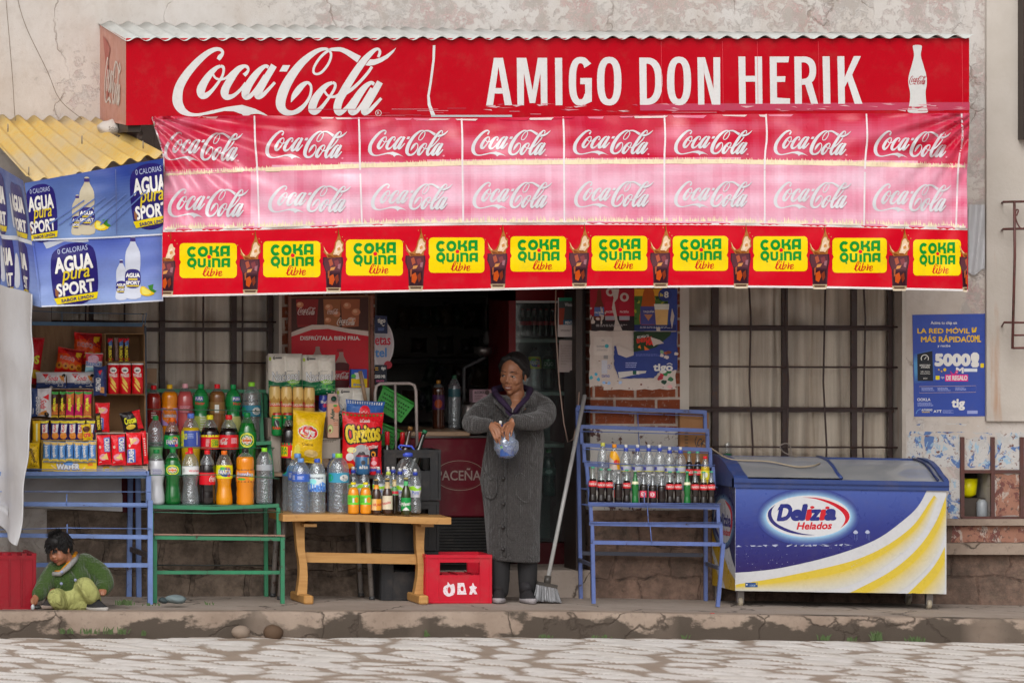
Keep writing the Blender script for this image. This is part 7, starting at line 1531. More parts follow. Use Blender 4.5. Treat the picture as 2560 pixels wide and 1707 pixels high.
bars('rear_rail',t,[[(1450,1382,.08),(1764,1387,.1)]],(.018,.024),(.04,.045,.07));bars('brace',t,[[(1446,1398,.08),(1480,1412,.68)],[(1766,1408,.1),(1798,1420,.7)]],(.016,.022),(.08,.09,.14))
m = MB()
for x0,x1,y,d0,d1 in ((1470,1800,1262,.44,.6),(1466,1786,1222,.3,.44)): a,b = P(x0,y,d1),P(x1,y,d1);m.box(a.x,b.x,-d1,-d0,a.z - .006,a.z,B3)
m.build('shelf',M_PAINT,t)
G1,G2 = 'small bottles in the front row of the blue rack','small bottles in the back row of the blue rack'
ck = (.01,.005,.004);cg = hexc('3a8a6a')
row = [(1482,1166,'k'),(1503,1171,'k'),(1523,1171,'k'),(1546,1179,'p'),(1567,1173,'k'),(1588,1175,'s'),(1609,1181,'q'),(1632,1184,'q'),(1654,1185,'p'),(1675,1177,'k'),(1695,1177,'k'),(1718,1177,'s'),(1738,1177,'k'),(1759,1178,'k'),(1778,1177,'k')]
cnt = {'k': 0,'s': 0,'q': 0,'p': 0};tot = {'k': 9,'s': 2,'q': 2,'p': 2}
for x,ty,k in row:
    i = cnt[k];cnt[k] += 1;by = 1254 + (x - 1482) * .02;h = by - ty
    if k == 'k': bottle('soda_bottle',f'small cola bottle with red label, {ORD[i]} from left, front row of blue rack','bottle',x,by,.53,h,20,'coke',ck,.66,cg,(.8,.85,.8),(.44,.6,hexc('b0121c'),L_logo(WHITE)),G1,glass=True,capk='crown',capr=.46,n=14)
    if k == 's': bottle('soda_bottle',f'small green glass soda bottle, {("left", "right")[i]} of two in the blue rack front row','bottle',x,by,.53,h,18,'coke',hexc('0c5a24'),.94,(.4,.42,.4) if i == 0 else cg,(.2,.6,.3),(.58,.66,hexc('c8c8a0'),None),G1,glass=True,capk='crown',capr=.46,n=14)
    if k == 'q': bottle('soda_bottle',f'small dark bottle with pink square label, {("left", "right")[i]} of two in the blue rack front row','bottle',x,by,.53,h,20,'beer',ck,.62,(.5,.5,.5),(.75,.78,.78),(.18,.42,hexc('120808'),lambda p: (p.rect(-.75,.05,.5,.95,hexc('b03048')),p.ell(-.12,.5,.4,.3,WHITE),p.ell(-.12,.5,.28,.2,hexc('b03048')))),G1,glass=True,capk='crown',capr=.46,n=14)
    if k == 'p': bottle('soda_bottle',f'small plain dark bottle with grey cap, {("left", "right")[i]} of two in the blue rack front row','bottle',x,by,.53,h,20,'beer',ck,.62,(.5,.5,.5),(.75,.78,.78),(.16,.42,hexc('180c0a'),lambda p: p.rect(-1.1,.0,-.8,1,hexc('b02020'))),G1,glass=True,capk='crown',capr=.46,n=14)
bottle('soda_bottle','clear bottle with yellow green cap, left end of the back row of the blue rack','bottle',1507,1224,.38,118,27,'soda',None,cap=hexc('a8a848'),group=G2,capr=.42,n=14)
bottle('soda_bottle','clear bottle with orange cap and orange label, back row of the blue rack','bottle',1536,1224,.38,114,27,'soda',None,cap=hexc('c87a14'),lab=(.45,.85,hexc('a89890'),lambda p: (p.poly([(-1,0),(.2,0),(1,.5),(1,1),(.4,1),(.2,.6),(-.8,.3)],hexc('d88a10')),p.ell(.3,.6,.4,.15,hexc('b02018')))),group=G2,capr=.42,n=14)
for i,x in enumerate((1565,1594,1622,1649,1674,1701)):
    bottle('water_bottle',f'small clear bottle with blue and white cap, {ORD[i]} from left, blue rack back row','bottle',x,1226,.38,115 - (i > 3) * 6,27,'sport',None,cap=hexc('34449a'),lab=(.42,.56,hexc('9a9ca8'),lambda p: (p.rect(-1.1,0,1.1,.12,hexc('b0b030')),p.rect(-1.1,.88,1.1,1,hexc('b0b030')),p.rect(-.8,.3,-.4,.8,hexc('4a4a94')))),group=G2,capk='sport',capr=.42,n=14)
for i,x in enumerate((1723,1744)): bottle('soda_bottle',f'glass cola bottle in the back row of the blue rack, {("left", "right")[i]} of two','bottle',x,1226,.38,98,20,'coke',ck,.74,cg,(.8,.85,.8),(.4,.55,hexc('b0121c'),L_logo(WHITE)),G2,glass=True,capk='crown',capr=.46,n=14)
bottle('soda_bottle','small yellow soda bottle with red cap at the right end of the blue rack','bottle',1763,1228,.40,88,22,'small',hexc('a88a0c'),.7,hexc('c01420'),lab=(.35,.6,hexc('c8b82a'),lambda p: p.ell(0,.5,.4,.3,hexc('c8d0b0'))),group=G2,capr=.46,n=14)
carton('carton_box','brown cardboard box standing in the corner of the right window behind the blue rack',1700,1032,1772,1180,.06,.05,hexc('7a5636'),lambda p: (p.lines(1712,1080,1722,1130,6,(.12,.08,.05)),p.stroke([(1742,1090),(1738,1105),(1748,1128),(1756,1132)],(.06,.05,.05),w=2),p.text('C4',1744,1096,1758,1116,(.05,.05,.06),bold=.03,rot=.4)))
hexc = _hx
# ------------------------------------------------------------------ ice cream freezer
fz = -.035
t = thing('ice_cream_freezer','blue, white and yellow chest freezer for ice cream with curved glass lid','freezer',P(2080,1515,.3))
FB,FT = hexc('33458c'),hexc('2b2660');FDp = .56
XL,XR = P(1838,0,FDp).x,P(2366,0,FDp).x;tilt = lambda x: -.016 * (x - XL)
zb_ = P(1838,1476,FDp).z;zt_ = P(1838,1213,FDp).z
def fr(u,v,o=0): x = lerp(XL,XR,u);return Vector((x,-FDp - o,lerp(zt_,zb_,v) + tilt(x)))
def pxuv(p): return (max(.001,min(.999,(p[0] / 3.675 + 1760 - 1838) / (2366 - 1838))),min(.998,(p[1] / 3.675 + 1120 - lerp(1213,1232,(p[0] / 3.675 + 1760 - 1838) / 528.)) / lerp(263,256,(p[0] / 3.675 + 1760 - 1838) / 528.)))
m = MB();FW = hexc('c6c6c8')
m.grid(lambda u,v: fr(u,v),np.linspace(0,1,12),np.linspace(0,1,8),FW)
bk = -.04
m.add([fr(0,0),fr(0,1),(XL,bk,zb_),(XL,bk,zt_)],[(0,3,2,1)],hexc('232a5a'));m.add([fr(1,0),fr(1,1),(XR,bk,zb_ + tilt(XR)),(XR,bk,zt_ + tilt(XR))],[(0,1,2,3)],FW);m.add([(XL,bk,zb_),(XR,bk,zb_ + tilt(XR)),(XR,bk,zt_),(XL,bk,zt_)],[(0,1,2,3)],FW);m.add([fr(0,1),fr(1,1),(XR,bk,zb_ + tilt(XR)),(XL,bk,zb_)],[(0,1,2,3)],(.03,.03,.03))
pr = Pr()
def grad(pts,fn,L=60):
    pts = cr(pts,5,False) if False else pts
    tt = tessellate_polygon([[Vector((p[0],p[1],0)) for p in pts]]);tr = split([(tuple(pts[a]),tuple(pts[b]),tuple(pts[c])) for a,b,c in tt],L);pr.k += 1;k = pr.k
    for q in tr: pr.it.append((k,fn(sum(p[0] for p in q) / 3,sum(p[1] for p in q) / 3),[q],'g'))
sp = lambda *q: [tuple(p) for p in cr(q,8)]
edge = sp((2062,396),(1960,570),(1800,710),(1600,845),(1350,945),(1050,1030),(700,1103),(450,1132),(278,1142))
def blu(x,y):
    v = max(0,min(1,(y - 350) / 780));a,b,c = hexc('4a5fa6'),hexc('2c357e'),hexc('26185a');return tuple(lerp(a[k],b[k],v * 2) if v < .5 else lerp(b[k],c[k],v * 2 - 1) for k in range(3))
grad([(278,340)] + [(2062,392)] + edge,blu,70)
Y0,Y1 = hexc('cfb43c'),hexc('c6c4bc')
ye = sp((2112,468),(2030,610),(1880,770),(1700,905),(1450,1015),(1100,1110),(800,1168),(560,1212),(278,1252))
def band(out,inn,col0,col1,soft=9):
    for k in range(soft,-1,-1):
        f = .35 + .65 * k / soft;w = (k / soft) ** .8;pr.poly(list(out) + [tuple(lerp(b[j],a[j],f) for j in range(2)) for a,b in zip(inn,out)][::-1],tuple(lerp(col0[j],col1[j],w) for j in range(3)))
N = 40
def rs(pts,n=N):
    c = cr(pts,20);L = [0]
    for a,b in zip(c[:-1],c[1:]): L.append(L[-1] + float(np.hypot(*(b - a)[:2])))
    return [(float(np.interp(L[-1] * i / n,L,[p[0] for p in c])),float(np.interp(L[-1] * i / n,L,[p[1] for p in c]))) for i in range(n + 1)]
band(rs([(2112,468),(1880,770),(1450,1015),(800,1168),(278,1252)]),rs([(2150,500),(2010,800),(1720,1060),(1330,1270),(900,1322),(278,1312)]),Y0,Y1)
band(rs([(2222,480),(2120,720),(1950,950),(1700,1150),(1340,1334)]),rs([(2222,800),(2150,980),(2040,1130),(1880,1270),(1760,1350)]),Y0,Y1)
band(rs([(2210,930),(2150,1040),(2060,1160),(1870,1346)]),rs([(2212,1290),(2208,1310),(2204,1335),(2190,1352)]),Y0,Y1)
for k in range(9): f = k / 8;pr.ell(955,640,470 - 80 * f,262 - 70 * f,tuple(lerp(blu(0,640)[j],hexc('9ac4e0')[j],f ** 1.8) for j in range(3)),n=40,rot=.02)
pr.ell(955,635,386,190,hexc('cfcfd2'),n=48,rot=.02)
pr.poly(rs([(655,522),(590,580),(590,650),(650,720),(780,780),(920,804),(1020,806)],24) + rs([(1020,806),(900,790),(760,745),(660,690),(620,630),(622,570),(655,522)],24),hexc('2c2a6e'))
pr.poly(rs([(900,460),(1040,470),(1180,510),(1290,570),(1334,630),(1318,690),(1252,746)],24) + rs([(1252,746),(1290,690),(1290,640),(1240,580),(1140,520),(1020,478),(900,460)],24),hexc('c01426'))
DB = hexc('262c78');DR = hexc('c41c2a')
for ch,x0,x1,y0,c in (('D',690,798,528,DB),('e',804,888,580,DB),('l',898,930,530,DB),('ı',944,978,578,DR),('z',984,1058,582,DB),('ı',1072,1106,582,DR),('a',1118,1208,580,DB)): pr.text(ch,x0,y0,x1,666,c,bold=.09 if ch not in 'lı' else .05,sh=.22)
pr.ell(992,554,20,13,DR);pr.ell(1130,560,20,13,DR);pr.stroke([(675,575,6),(700,545,20),(760,530,24),(790,545,14)],DB);pr.text('Helados',858,690,1170,752,DR,bold=.06,sh=.25)
rr = random.Random(3);SC = hexc('aab0c8')
for _ in range(46): x = rr.uniform(280,1420);pr.poly([(x,895 + rr.uniform(-8,14)),(x + rr.uniform(10,60),893 + rr.uniform(-8,14)),(x + rr.uniform(5,40),900 + rr.uniform(-4,12))],SC)
for x in (1390,1500): pr.smooth([(x - 22,790),(x - 8,770),(x + 10,772),(x + 22,792),(x,802)],SC,n=3);[pr.rect(x + q,800,x + q + 4,830 + rr.uniform(0,50),hexc('5a64a0')) for q in (-12,4,14)]
for _ in range(60): x,y = rr.uniform(290,1900),rr.uniform(900,1120);pr.ell(x,y,rr.uniform(1,4),rr.uniform(1,4),SC,n=6)
pr.rect(378,1234,492,1276,hexc('22467c'));pr.text('15908',420,1252,470,1270,hexc('8aa0c0'),bold=.03);pr.ell(392,1252,6,6,WHITE);pr.ell(482,1246,8,8,hexc('c8b040'))
pr.to(m,lambda p,o: fr(*pxuv(p),.0008 + o),L=110,eps=.00018)
# the same print folding round the left side
side = lambda p,o: Vector((XL - .0008 - o,-FDp + p[0] * (FDp + bk),lerp(zt_,zb_,p[1])))
ps = Pr();ps.poly([(0,.98),(0,.78),(.14,.70),(.3,.55),(.5,.3),(.7,.9),(1,.98)],FW);ps.poly([(0,1),(0,.9),(.3,.8),(.6,.62),(1,.4),(1,1)],hexc('c09a14'));ps.poly([(.42,1),(.7,.8),(1,.62),(1,.7),(.6,1)],FW)
for k in range(5): ps.ell(.5,.36,.52 - .03 * k,.27 - .012 * k,tuple(lerp(hexc('232a5a')[j],hexc('6a90b8')[j],k / 4) for j in range(3)))
ps.ell(.5,.36,.4,.215,hexc('c4c4ca'));ps.text('Delizia',.84,.29,.16,.40,DB,bold=.06);ps.text('Helados',.62,.43,.2,.49,DR,bold=.05);ps.stroke([(.4,.16,.01),(.16,.24,.05),(.12,.36,.06),(.2,.48,.02)],DR);ps.stroke([(.8,.3,.02),(.86,.42,.05),(.6,.55,.03),(.4,.57,.01)],DB)
for lay,col,tr in ps.flatten():
    tr = split(tr,.25);m.add([side(p,lay * .0004) for q in tr for p in q],[(3 * i,3 * i + 1,3 * i + 2) for i in range(len(tr))],col)
m.build('cabinet',M_ENAMEL,t)
# blue rim, curved end caps, glass
RB = hexc('34467c')
lid = [(FDp + .012,zt_ - .012),(FDp + .016,zt_ + .035),(FDp - .005,zt_ + .05),(.47,zt_ + .075),(.38,zt_ + .115),(.27,zt_ + .145),(.14,zt_ + .158),(.04,zt_ + .16)]
m = MB()
for y0,y1,z0,z1 in ((-FDp - .016,-FDp + .03,zt_ - .012,zt_ + .045),(-.07,-.03,zt_,zt_ + .165)):
    q = [(x,y,z + tilt(x)) for x in (XL - .012,XR + .012) for y in (y0,y1) for z in (z0,z1)]
    m.add(q,[(0,1,3,2),(4,6,7,5),(0,4,5,1),(2,3,7,6),(0,2,6,4),(1,5,7,3)],RB)
q = [(x,-FDp - .021,z + tilt(x)) for x in (XL - .012,XR + .012) for z in (zt_ + .012,zt_ + .02)];m.add(q,[(0,2,3,1)],hexc('24305c'))
m.build('rim',M_PLAST,t)
def endcap(x0,x1,k0,k1):
    m = MB();tp = [(d,z + k0) for d,z in lid]
    for x in (x0,x1): pass
    n = len(lid);vs = [(x,-d,z + tilt(x) + .012) for x in (x0,x1) for d,z in lid] + [(x,-d,zt_ - .012 + tilt(x)) for x in (x0,x1) for d,z in lid]
    fs = [(i,i + 1,n + i + 1,n + i) for i in range(n - 1)] + [(i,2 * n + i,2 * n + i + 1,i + 1) for i in range(n - 1)] + [(n + i,n + i + 1,3 * n + i + 1,3 * n + i) for i in range(n - 1)]
    return m.add(vs,fs,RB,False)
endcap(XL - .012,XL + .075,0,0).build('end_cap',M_PLAST,t);endcap(XR - .02,XR + .012,0,0).build('end_cap',M_PLAST,t)
m = MB();xm = P(2104,0,.56).x;m.tube([(xm,-d,z + tilt(xm) + .006) for d,z in lid[2:]],.011,RB,6);m.build('centre_rail',M_PLAST,t)
m = MB();m.tube([(XR - .05,-d,z + tilt(XR) + .004) for d,z in lid[2:]],.008,hexc('24305c'),6);m.build('side_rail',M_PLAST,t)
for x0,x1,o in ((XL + .07,xm,.004),(xm,XR - .02,-.006)):
    m = MB();L2 = cr(lid[2:],4);m.grid(lambda u,v: (lerp(x0,x1,u),-float(np.interp(v,range(len(L2)),[p[0] for p in L2])),float(np.interp(v,range(len(L2)),[p[1] for p in L2])) + o + tilt(lerp(x0,x1,u))),np.linspace(0,1,6),list(range(len(L2))),(.75,.76,.77));m.build('glass_lid',M_LID,t)
m = MB();LI = hexc('d8d8d6');z0 = zt_ - .35
m.add([(XL + .06,-.5,z0),(XR - .03,-.5,z0),(XR - .03,-.07,z0),(XL + .06,-.07,z0),(XL + .06,-.5,zt_),(XR - .03,-.5,zt_),(XR - .03,-.07,zt_ + .1),(XL + .06,-.07,zt_ + .1)],[(0,1,2,3),(3,2,6,7),(0,3,7,4),(1,5,6,2),(0,4,5,1)],LI);m.build('inner_tub',M_PLAST,t)
m = MB();rr = random.Random(6)
for i in range(9): x = lerp(XL + .1,XR - .1,i / 8);m.tube([(x,-.48,zt_ - .06),(x,-.1,zt_ - .06)],.004,(.5,.5,.5),5);m.box(x + .01,x + .1,-.45,-.15,zt_ - .3,zt_ - .06 - rr.random() * .07,rr.choice((hexc('8a8a94'),hexc('9a9088'),hexc('7a8090'))))
m.build('wire_basket',M_PLAST,t)
for x,y,d in ((1850,1516,.47),(2322,1522,.49),(1786 + 8,1504,.07),(2270,1512,.1)):
    gz = P(x,y,d).z;c = P(x,y,d);r = .033;m = MB();m.lathe([(r * .7,-.014),(r,-.01),(r,.01),(r * .7,.014)],(0,0,0),18,hexc('a89c88'))
    m.v = [(c.x + v[2],c.y + v[1] ,c.z + r + v[0]) for v in m.v];wo = m.build('caster',M_PLAST,t)
    m = MB();m.box(c.x - .02,c.x + .02,c.y - .02,c.y + .02,c.z + .055,zb_ + tilt(c.x) - .001,(.12,.12,.12));m.bar((c.x - .018,c.y,c.z + .07),(c.x - .018,c.y,c.z + .025),.006,.03,(.3,.3,.3),up=(0,1,0));m.bar((c.x + .018,c.y,c.z + .07),(c.x + .018,c.y,c.z + .025),.006,.03,(.3,.3,.3),up=(0,1,0));m.build('bracket',M_STEEL,wo)
m = MB();m.tube([P(*q) for q in cr([(1757,1105,.1),(1790,1128,.2),(1830,1148,.3),(1920,1153,.36),(1990,1166,.42),(2030,1164,.42),(2050,1158,.34)],6)],.0045,hexc('a89880'),6);m.tube([P(*q) for q in cr([(2050,1158,.3),(1990,1142,.1),(1960,1130,.08),(1950,1116,.08),(1962,1108,.08),(1975,1114,.08),(1978,1140,.08),(1974,1156,.1)],6)],.0035,hexc('8a8078'),6)
tag(m.build('power_cable',M_PLAST),'pale cable lying across the glass lid of the freezer','cable')
bottle('soda_bottle','clear bottle with green label behind the window beside the freezer','bottle',1817,1160,-.24,68,24,'soda',None,cap=(.05,.2,.1),lab=(.15,.4,hexc('1a7a4a'),None))
# ------------------------------------------------------------------ broom
t = thing('broom','broom with steel handle and grey bristles standing beside the woman','broom',P(1368,1500,.62))
m = MB();m.tube([P(1462,988,.12),P(1369,1450,.58)],.0125,(.36,.35,.34),12);m.build('handle',M_ENAMEL,t)
m = MB();a,b = P(1342,1456,.6),P(1392,1466,.6);m.bar(a,b,.04,.022,(.04,.035,.03));m.tube([P(1370,1440,.585),P(1368,1458,.6)],.022,(.05,.045,.04),10);m.build('head',M_PLAST,t)
m = MB();rr = random.Random(1)
for i in range(420):
    u,k = rr.random(),rr.uniform(-.02,.02);x0,y0 = lerp(1342,1392,u),lerp(1460,1470,u);x1 = lerp(1336,1402,u) + rr.uniform(-3,3);y1 = lerp(1500,1505,u) + rr.uniform(-4,2)
    g = rr.uniform(.12,.42);m.bar(P(x0,y0,.6 + k),P(x1,y1,.62 + k * 1.6),.0025,.0025,(g,g,g * 1.04))
m.build('bristles',M_CLOTH,t)

# ------------------------------------------------------------------ lean-to at the left: yellow roof, blue banners, white tarpaulin
t = thing('lean_to_roof','yellow corrugated fibreglass roof over the snack stall','roof',P(160,400,.6))
c00,c10,c01,c11 = P(-75,292,0),P(240,300,0),P(66,448,1.32),P(408,388,1.36)
def yroof(u,v):
    q = c00.lerp(c10,u).lerp(c01.lerp(c11,u),v);n = 8.0
    e = .016 * sin(u * n * 2 * pi + 1.2);sag = -.05 * sin(pi * min(1,u * 1.6)) * v * (1 - u)
    return q + Vector((0,-.02 * sin(u * n * 2 * pi + 1.2) * v * 0,e + sag))
m = MB();m.grid(yroof,np.linspace(0,1,170),np.linspace(0,1,8));o = m.build('roof_sheet',M_FIBRE,t);md = o.modifiers.new('t','SOLIDIFY');md.thickness = .004
m = MB()
for px,py in ((72,438),(358,372),(205,360),(20,330)): q = P(px,py,1.2 if py > 350 else .6);m.tube([q,q + Vector((0,0,.05))],.004,(.25,.2,.15),5)
m.build('nail',M_PAINT2,t)
m = MB();a = P(60,470,1.3);b = P(408,398,1.33);m.bar(a + Vector((0,.03,-.02)),b + Vector((0,.03,-.02)),.04,.05,hexc('7a4a2a'));m.bar(P(400,404,1.28),P(300,330,.1),.04,.05,hexc('6a4028'));m.build('beam',M_PLANK,t)
# wads of newspaper stuffed under the sign corner
t = MB();rr = random.Random(7)
def nw(c,r,sd): 
    t.ell(c,r,hexc('c4bcb4'),14,10,fn=lambda p: p * (1 + .35 * noise.noise(p * 22 + Vector((sd,0,0)))))
nw(P(280,322,.5),(.09,.08,.055),1);nw(P(330,334,.45),(.07,.06,.04),5)
pr = Pr();pr.text('Schneid',272,316,304,326,(.25,.22,.2),bold=.03);pr.text('9',286,338,302,347,(.06,.05,.05),bold=.06);pr.to(t,flat(.60),eps=.0003)
tag(t.build('newspaper_wad',M_PAPER),'crumpled newspaper wad stuffed under the left corner of the sign','newspaper')
AB,AB2,AW_ = hexc('2a3c86'),hexc('5a74b4'),hexc('c9ccd6')
t = thing('stall_banner','blue vinyl banner printed with lemon sport water, hung round the snack stall','banner',P(230,600,1.3))
def fdep(x,y): return 1.36 + .012 * sin(x * .03 + y * .012) + .010 * noise.noise(Vector((x * .012,y * .03,0)))
FL = lambda y: itp(y,[448,600,770],[60,79,102]);FRt = lambda y: 408
def fP(p,o): return P(p[0],p[1],fdep(*p) + o)
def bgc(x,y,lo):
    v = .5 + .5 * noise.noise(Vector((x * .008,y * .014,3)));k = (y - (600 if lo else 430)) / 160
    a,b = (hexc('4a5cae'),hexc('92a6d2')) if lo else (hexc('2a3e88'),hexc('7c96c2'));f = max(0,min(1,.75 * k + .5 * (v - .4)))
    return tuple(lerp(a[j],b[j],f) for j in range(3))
def badge(pr,cx,cy,w,h,clipx0=None,clipx1=None,rot=-.16):
    "round label: 0 CALORIAS / AGUA pura SPORT / SABOR LIMON"
    q = Pr()
    q.smooth([(-.5,-.28),(-.3,-.44),(0,-.48),(.3,-.44),(.5,-.28),(.5,.3),(.3,.45),(0,.5),(-.3,.45),(-.5,.3)],hexc('241c66'),n=4)
    q.text('0 CALORIAS',-.34,-.42,.34,-.34,hexc('a8b0d0'),bold=.01);q.text('AGUA',-.42,-.28,.42,-.05,WHITE,bold=.07);q.text('SPORT',-.42,.13,.42,.32,WHITE,bold=.06)
    q.text('pura',-.26,-.06,.34,.15,hexc('d0b828'),bold=.02,sh=.25);q.poly([(-.5,.34),(.5,.34),(.46,.44),(-.44,.44)],hexc('d8c010'));q.text('SABOR LIMÓN',-.34,.36,.38,.42,hexc('241c66'),bold=.05);q.poly([(-.46,.18),(-.38,.24),(-.40,.34),(-.46,.30)],hexc('8a5a3a'))
    c,s_ = cos(rot),sin(rot)
    def f(p):
        x,y = p[0] * w,p[1] * h;X_,Y_ = cx + x * c - y * s_ * .5,cy + x * s_ + y * c
        if clipx0 is not None: X_ = max(X_,clipx0(Y_) if callable(clipx0) else clipx0)
        if clipx1 is not None: X_ = min(X_,clipx1)
        return (X_,Y_)
    pr.put(q,f)
def pbottle(pr,cx,by,h,w,col):
    pr.smooth([(cx - w * .5,by),(cx + w * .5,by),(cx + w * .5,by - h * .22),(cx + w * .45,by - h * .4),(cx + w * .5,by - h * .55),(cx + w * .46,by - h * .75),(cx + w * .18,by - h * .9),(cx + w * .15,by - h),(cx - w * .15,by - h),(cx - w * .18,by - h * .9),(cx - w * .46,by - h * .75),(cx - w * .5,by - h * .55),(cx - w * .45,by - h * .4),(cx - w * .5,by - h * .22)],col,n=3)
    pr.smooth([(cx - w * .47,by - h * .42),(cx,by - h * .47),(cx + w * .47,by - h * .42),(cx + w * .47,by - h * .2),(cx,by - h * .15),(cx - w * .47,by - h * .2)],hexc('2a2470'),n=3)
    pr.text('AGUA',cx - w * .45,by - h * .40,cx + w * .45,by - h * .335,WHITE,bold=.07);pr.text('SPORT',cx - w * .45,by - h * .27,cx + w * .45,by - h * .215,WHITE,bold=.07);pr.rect(cx - w * .42,by - h * .205,cx + w * .42,by - h * .18,hexc('c8b428'));pr.rect(cx - w * .3,by - h * .32,cx + w * .3,by - h * .285,hexc('b8a43a'))
    pr.rect(cx - w * .17,by - h * .985,cx + w * .17,by - h * .92,hexc('3a2a6a'))
def lemon(pr,x,y,s):
    pr.poly([(x + 18 * s,y - 16 * s),(x + 32 * s,y - 20 * s),(x + 30 * s,y - 8 * s),(x + 40 * s,y - 2 * s),(x + 26 * s,y + 6 * s)],hexc('3a7a2c'));pr.smooth([(x,y - 12 * s),(x + 8 * s,y - 14 * s),(x + 26 * s,y - 2 * s),(x + 34 * s,y + 4 * s),(x + 20 * s,y + 10 * s),(x + 4 * s,y + 8 * s),(x - 2 * s,y)],hexc('d8b418'),n=3);pr.smooth([(x + 2 * s,y - 10 * s),(x + 8 * s,y - 11 * s),(x + 26 * s,y + 1 * s),(x + 16 * s,y + 6 * s),(x + 4 * s,y + 4 * s)],hexc('dcd060'),n=3)
m = MB()
for y0,y1,lo in ((385,596,0),(598,766,1)):
    def fg(u,v,y0=y0,y1=y1,lo=lo):
        yt = (lambda x: itp(x,[60,408],[458,396]))(lerp(60,408,u)) if not lo else itp(u,[0,1],[602,588]);yb = itp(u,[0,1],[600,586]) if not lo else itp(u,[0,1],[768,753])
        y = lerp(yt,yb,v);return (lerp(FL(y),408,u),y)
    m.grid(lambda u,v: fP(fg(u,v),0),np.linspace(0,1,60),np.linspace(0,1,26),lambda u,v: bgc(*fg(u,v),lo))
pr = Pr()
badge(pr,104,532,74,150,clipx0=FL);badge(pr,376,490,96,170,clipx1=408);badge(pr,186,684,112,160)
pr.poly([(108,606),(218,594),(222,604),(208,606),(160,604),(128,618),(116,622)],hexc('b0b4c0'),0)
for cx,by,h,w in ((193,586,98,26),(217,584,140,38),(303,748,98,25),(332,744,152,38)): pbottle(pr,cx,by,h,w,hexc('b3a890') if by < 600 else hexc('c0c4d2'))
lemon(pr,238,566,1.0);lemon(pr,352,730,1.0)
for a in range(7): x = 120 + a * 26;pr.poly([(x,560),(x + 90,500 - a * 4),(x + 92,502 - a * 4),(x + 2,563)],hexc('5a6ea8'))
pr.stroke([(82,600),(240,595),(408,586)],AW_,w=4);pr.stroke([(104,766),(250,760),(408,751)],AW_,w=3.4);pr.stroke([(406,590),(406,750)],AW_,w=2);pr.stroke([(289,424),(292,586)],hexc('5a6490'),w=1.6)
pr.to(m,fP,L=10,eps=.0005,base=.0014);m.build('front_panel',M_VINYL,t)
m = MB()
def sP(u,v,o=0):                                           # side sheet: u 0 = front corner, 1 = at the wall
    y0 = lerp(452,330,u);y1 = lerp(765,640,u);d = lerp(1.36,.05,u);px0 = lerp(lerp(58,100,v),-2,min(1,u)) ;yy = lerp(y0,y1,v)
    q = P(px0 if False else lerp(58,100,v),lerp(452,768,v),1.36);zz = q.z + .16 * u * (1 - v) + .02 * u
    return Vector((q.x - .10 * u + .03 * sin(u * 19 + v * 3) * v - o - .05 * v * u,-d,zz + .02 * sin(u * 9) * v))
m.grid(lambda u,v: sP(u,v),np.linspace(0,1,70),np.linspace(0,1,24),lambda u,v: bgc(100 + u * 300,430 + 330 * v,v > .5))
ps = Pr()
for u0,v0 in ((.18,.3),(.55,.28),(.85,.3),(.2,.75),(.5,.72),(.8,.74)):
    ps.smooth([(u0 - .11,v0 - .2),(u0,v0 - .23),(u0 + .11,v0 - .2),(u0 + .11,v0 + .16),(u0,v0 + .2),(u0 - .11,v0 + .16)],hexc('241c66'),n=3);ps.text('AGUA',u0 + .1,v0 - .14,u0 - .1,v0 - .02,WHITE,bold=.08);ps.text('SPORT',u0 + .1,v0 + .04,u0 - .1,v0 + .13,WHITE,bold=.08);ps.poly([(u0 - .11,v0 + .14),(u0 + .11,v0 + .14),(u0 + .1,v0 + .18),(u0 - .1,v0 + .18)],hexc('d0b818'))
    ps.smooth([(u0 + .14,v0 - .1),(u0 + .17,v0 - .12),(u0 + .18,v0 + .1),(u0 + .14,v0 + .1)],AW_,n=3)
ps.poly([(0,.485),(1,.485),(1,.515),(0,.515)],AW_)
for lay,col,tr in ps.flatten():
    tr = split(tr,.03);m.add([sP(p[0],p[1],.002 + lay * .0002) for q in tr for p in q],[(3 * i,3 * i + 1,3 * i + 2) for i in range(len(tr))],col,True)
m.build('side_panel',M_VINYL,t)
m = MB()
def tP(u,v):                                                # white tarpaulin below, its front edge pulled back towards the foot
    ft = lerp(1.38,1.30,v);k = max(0,(v - .35)) ** 2 * 1.9;q = P(lerp(98,74,v),lerp(752,1350,v),1.36)
    zz = P(78,lerp(735,1365,v) - 60 * u * (v > .9),1.36).z
    x = P(78,0,1.36).x - .10 * k - .10 * u
    return Vector((x - .05 * u + .05 * sin(u * 9 + v * 5) * (.3 + v) * u ** .5 + .02 * noise.noise(Vector((u * 4,v * 6,0))),-lerp(ft,.02,u),zz + .09 * u))
m.grid(tP,np.linspace(0,1,50),np.linspace(0,1,40));
for e in (0,):
    m.tube([tP(0,v) for v in np.linspace(0,1,40)],.005,hexc('c8b89a'),5)
tag(m.build('tarpaulin',M_TARP),'white tarpaulin hanging as side wall of the snack stall at the left edge','tarpaulin')
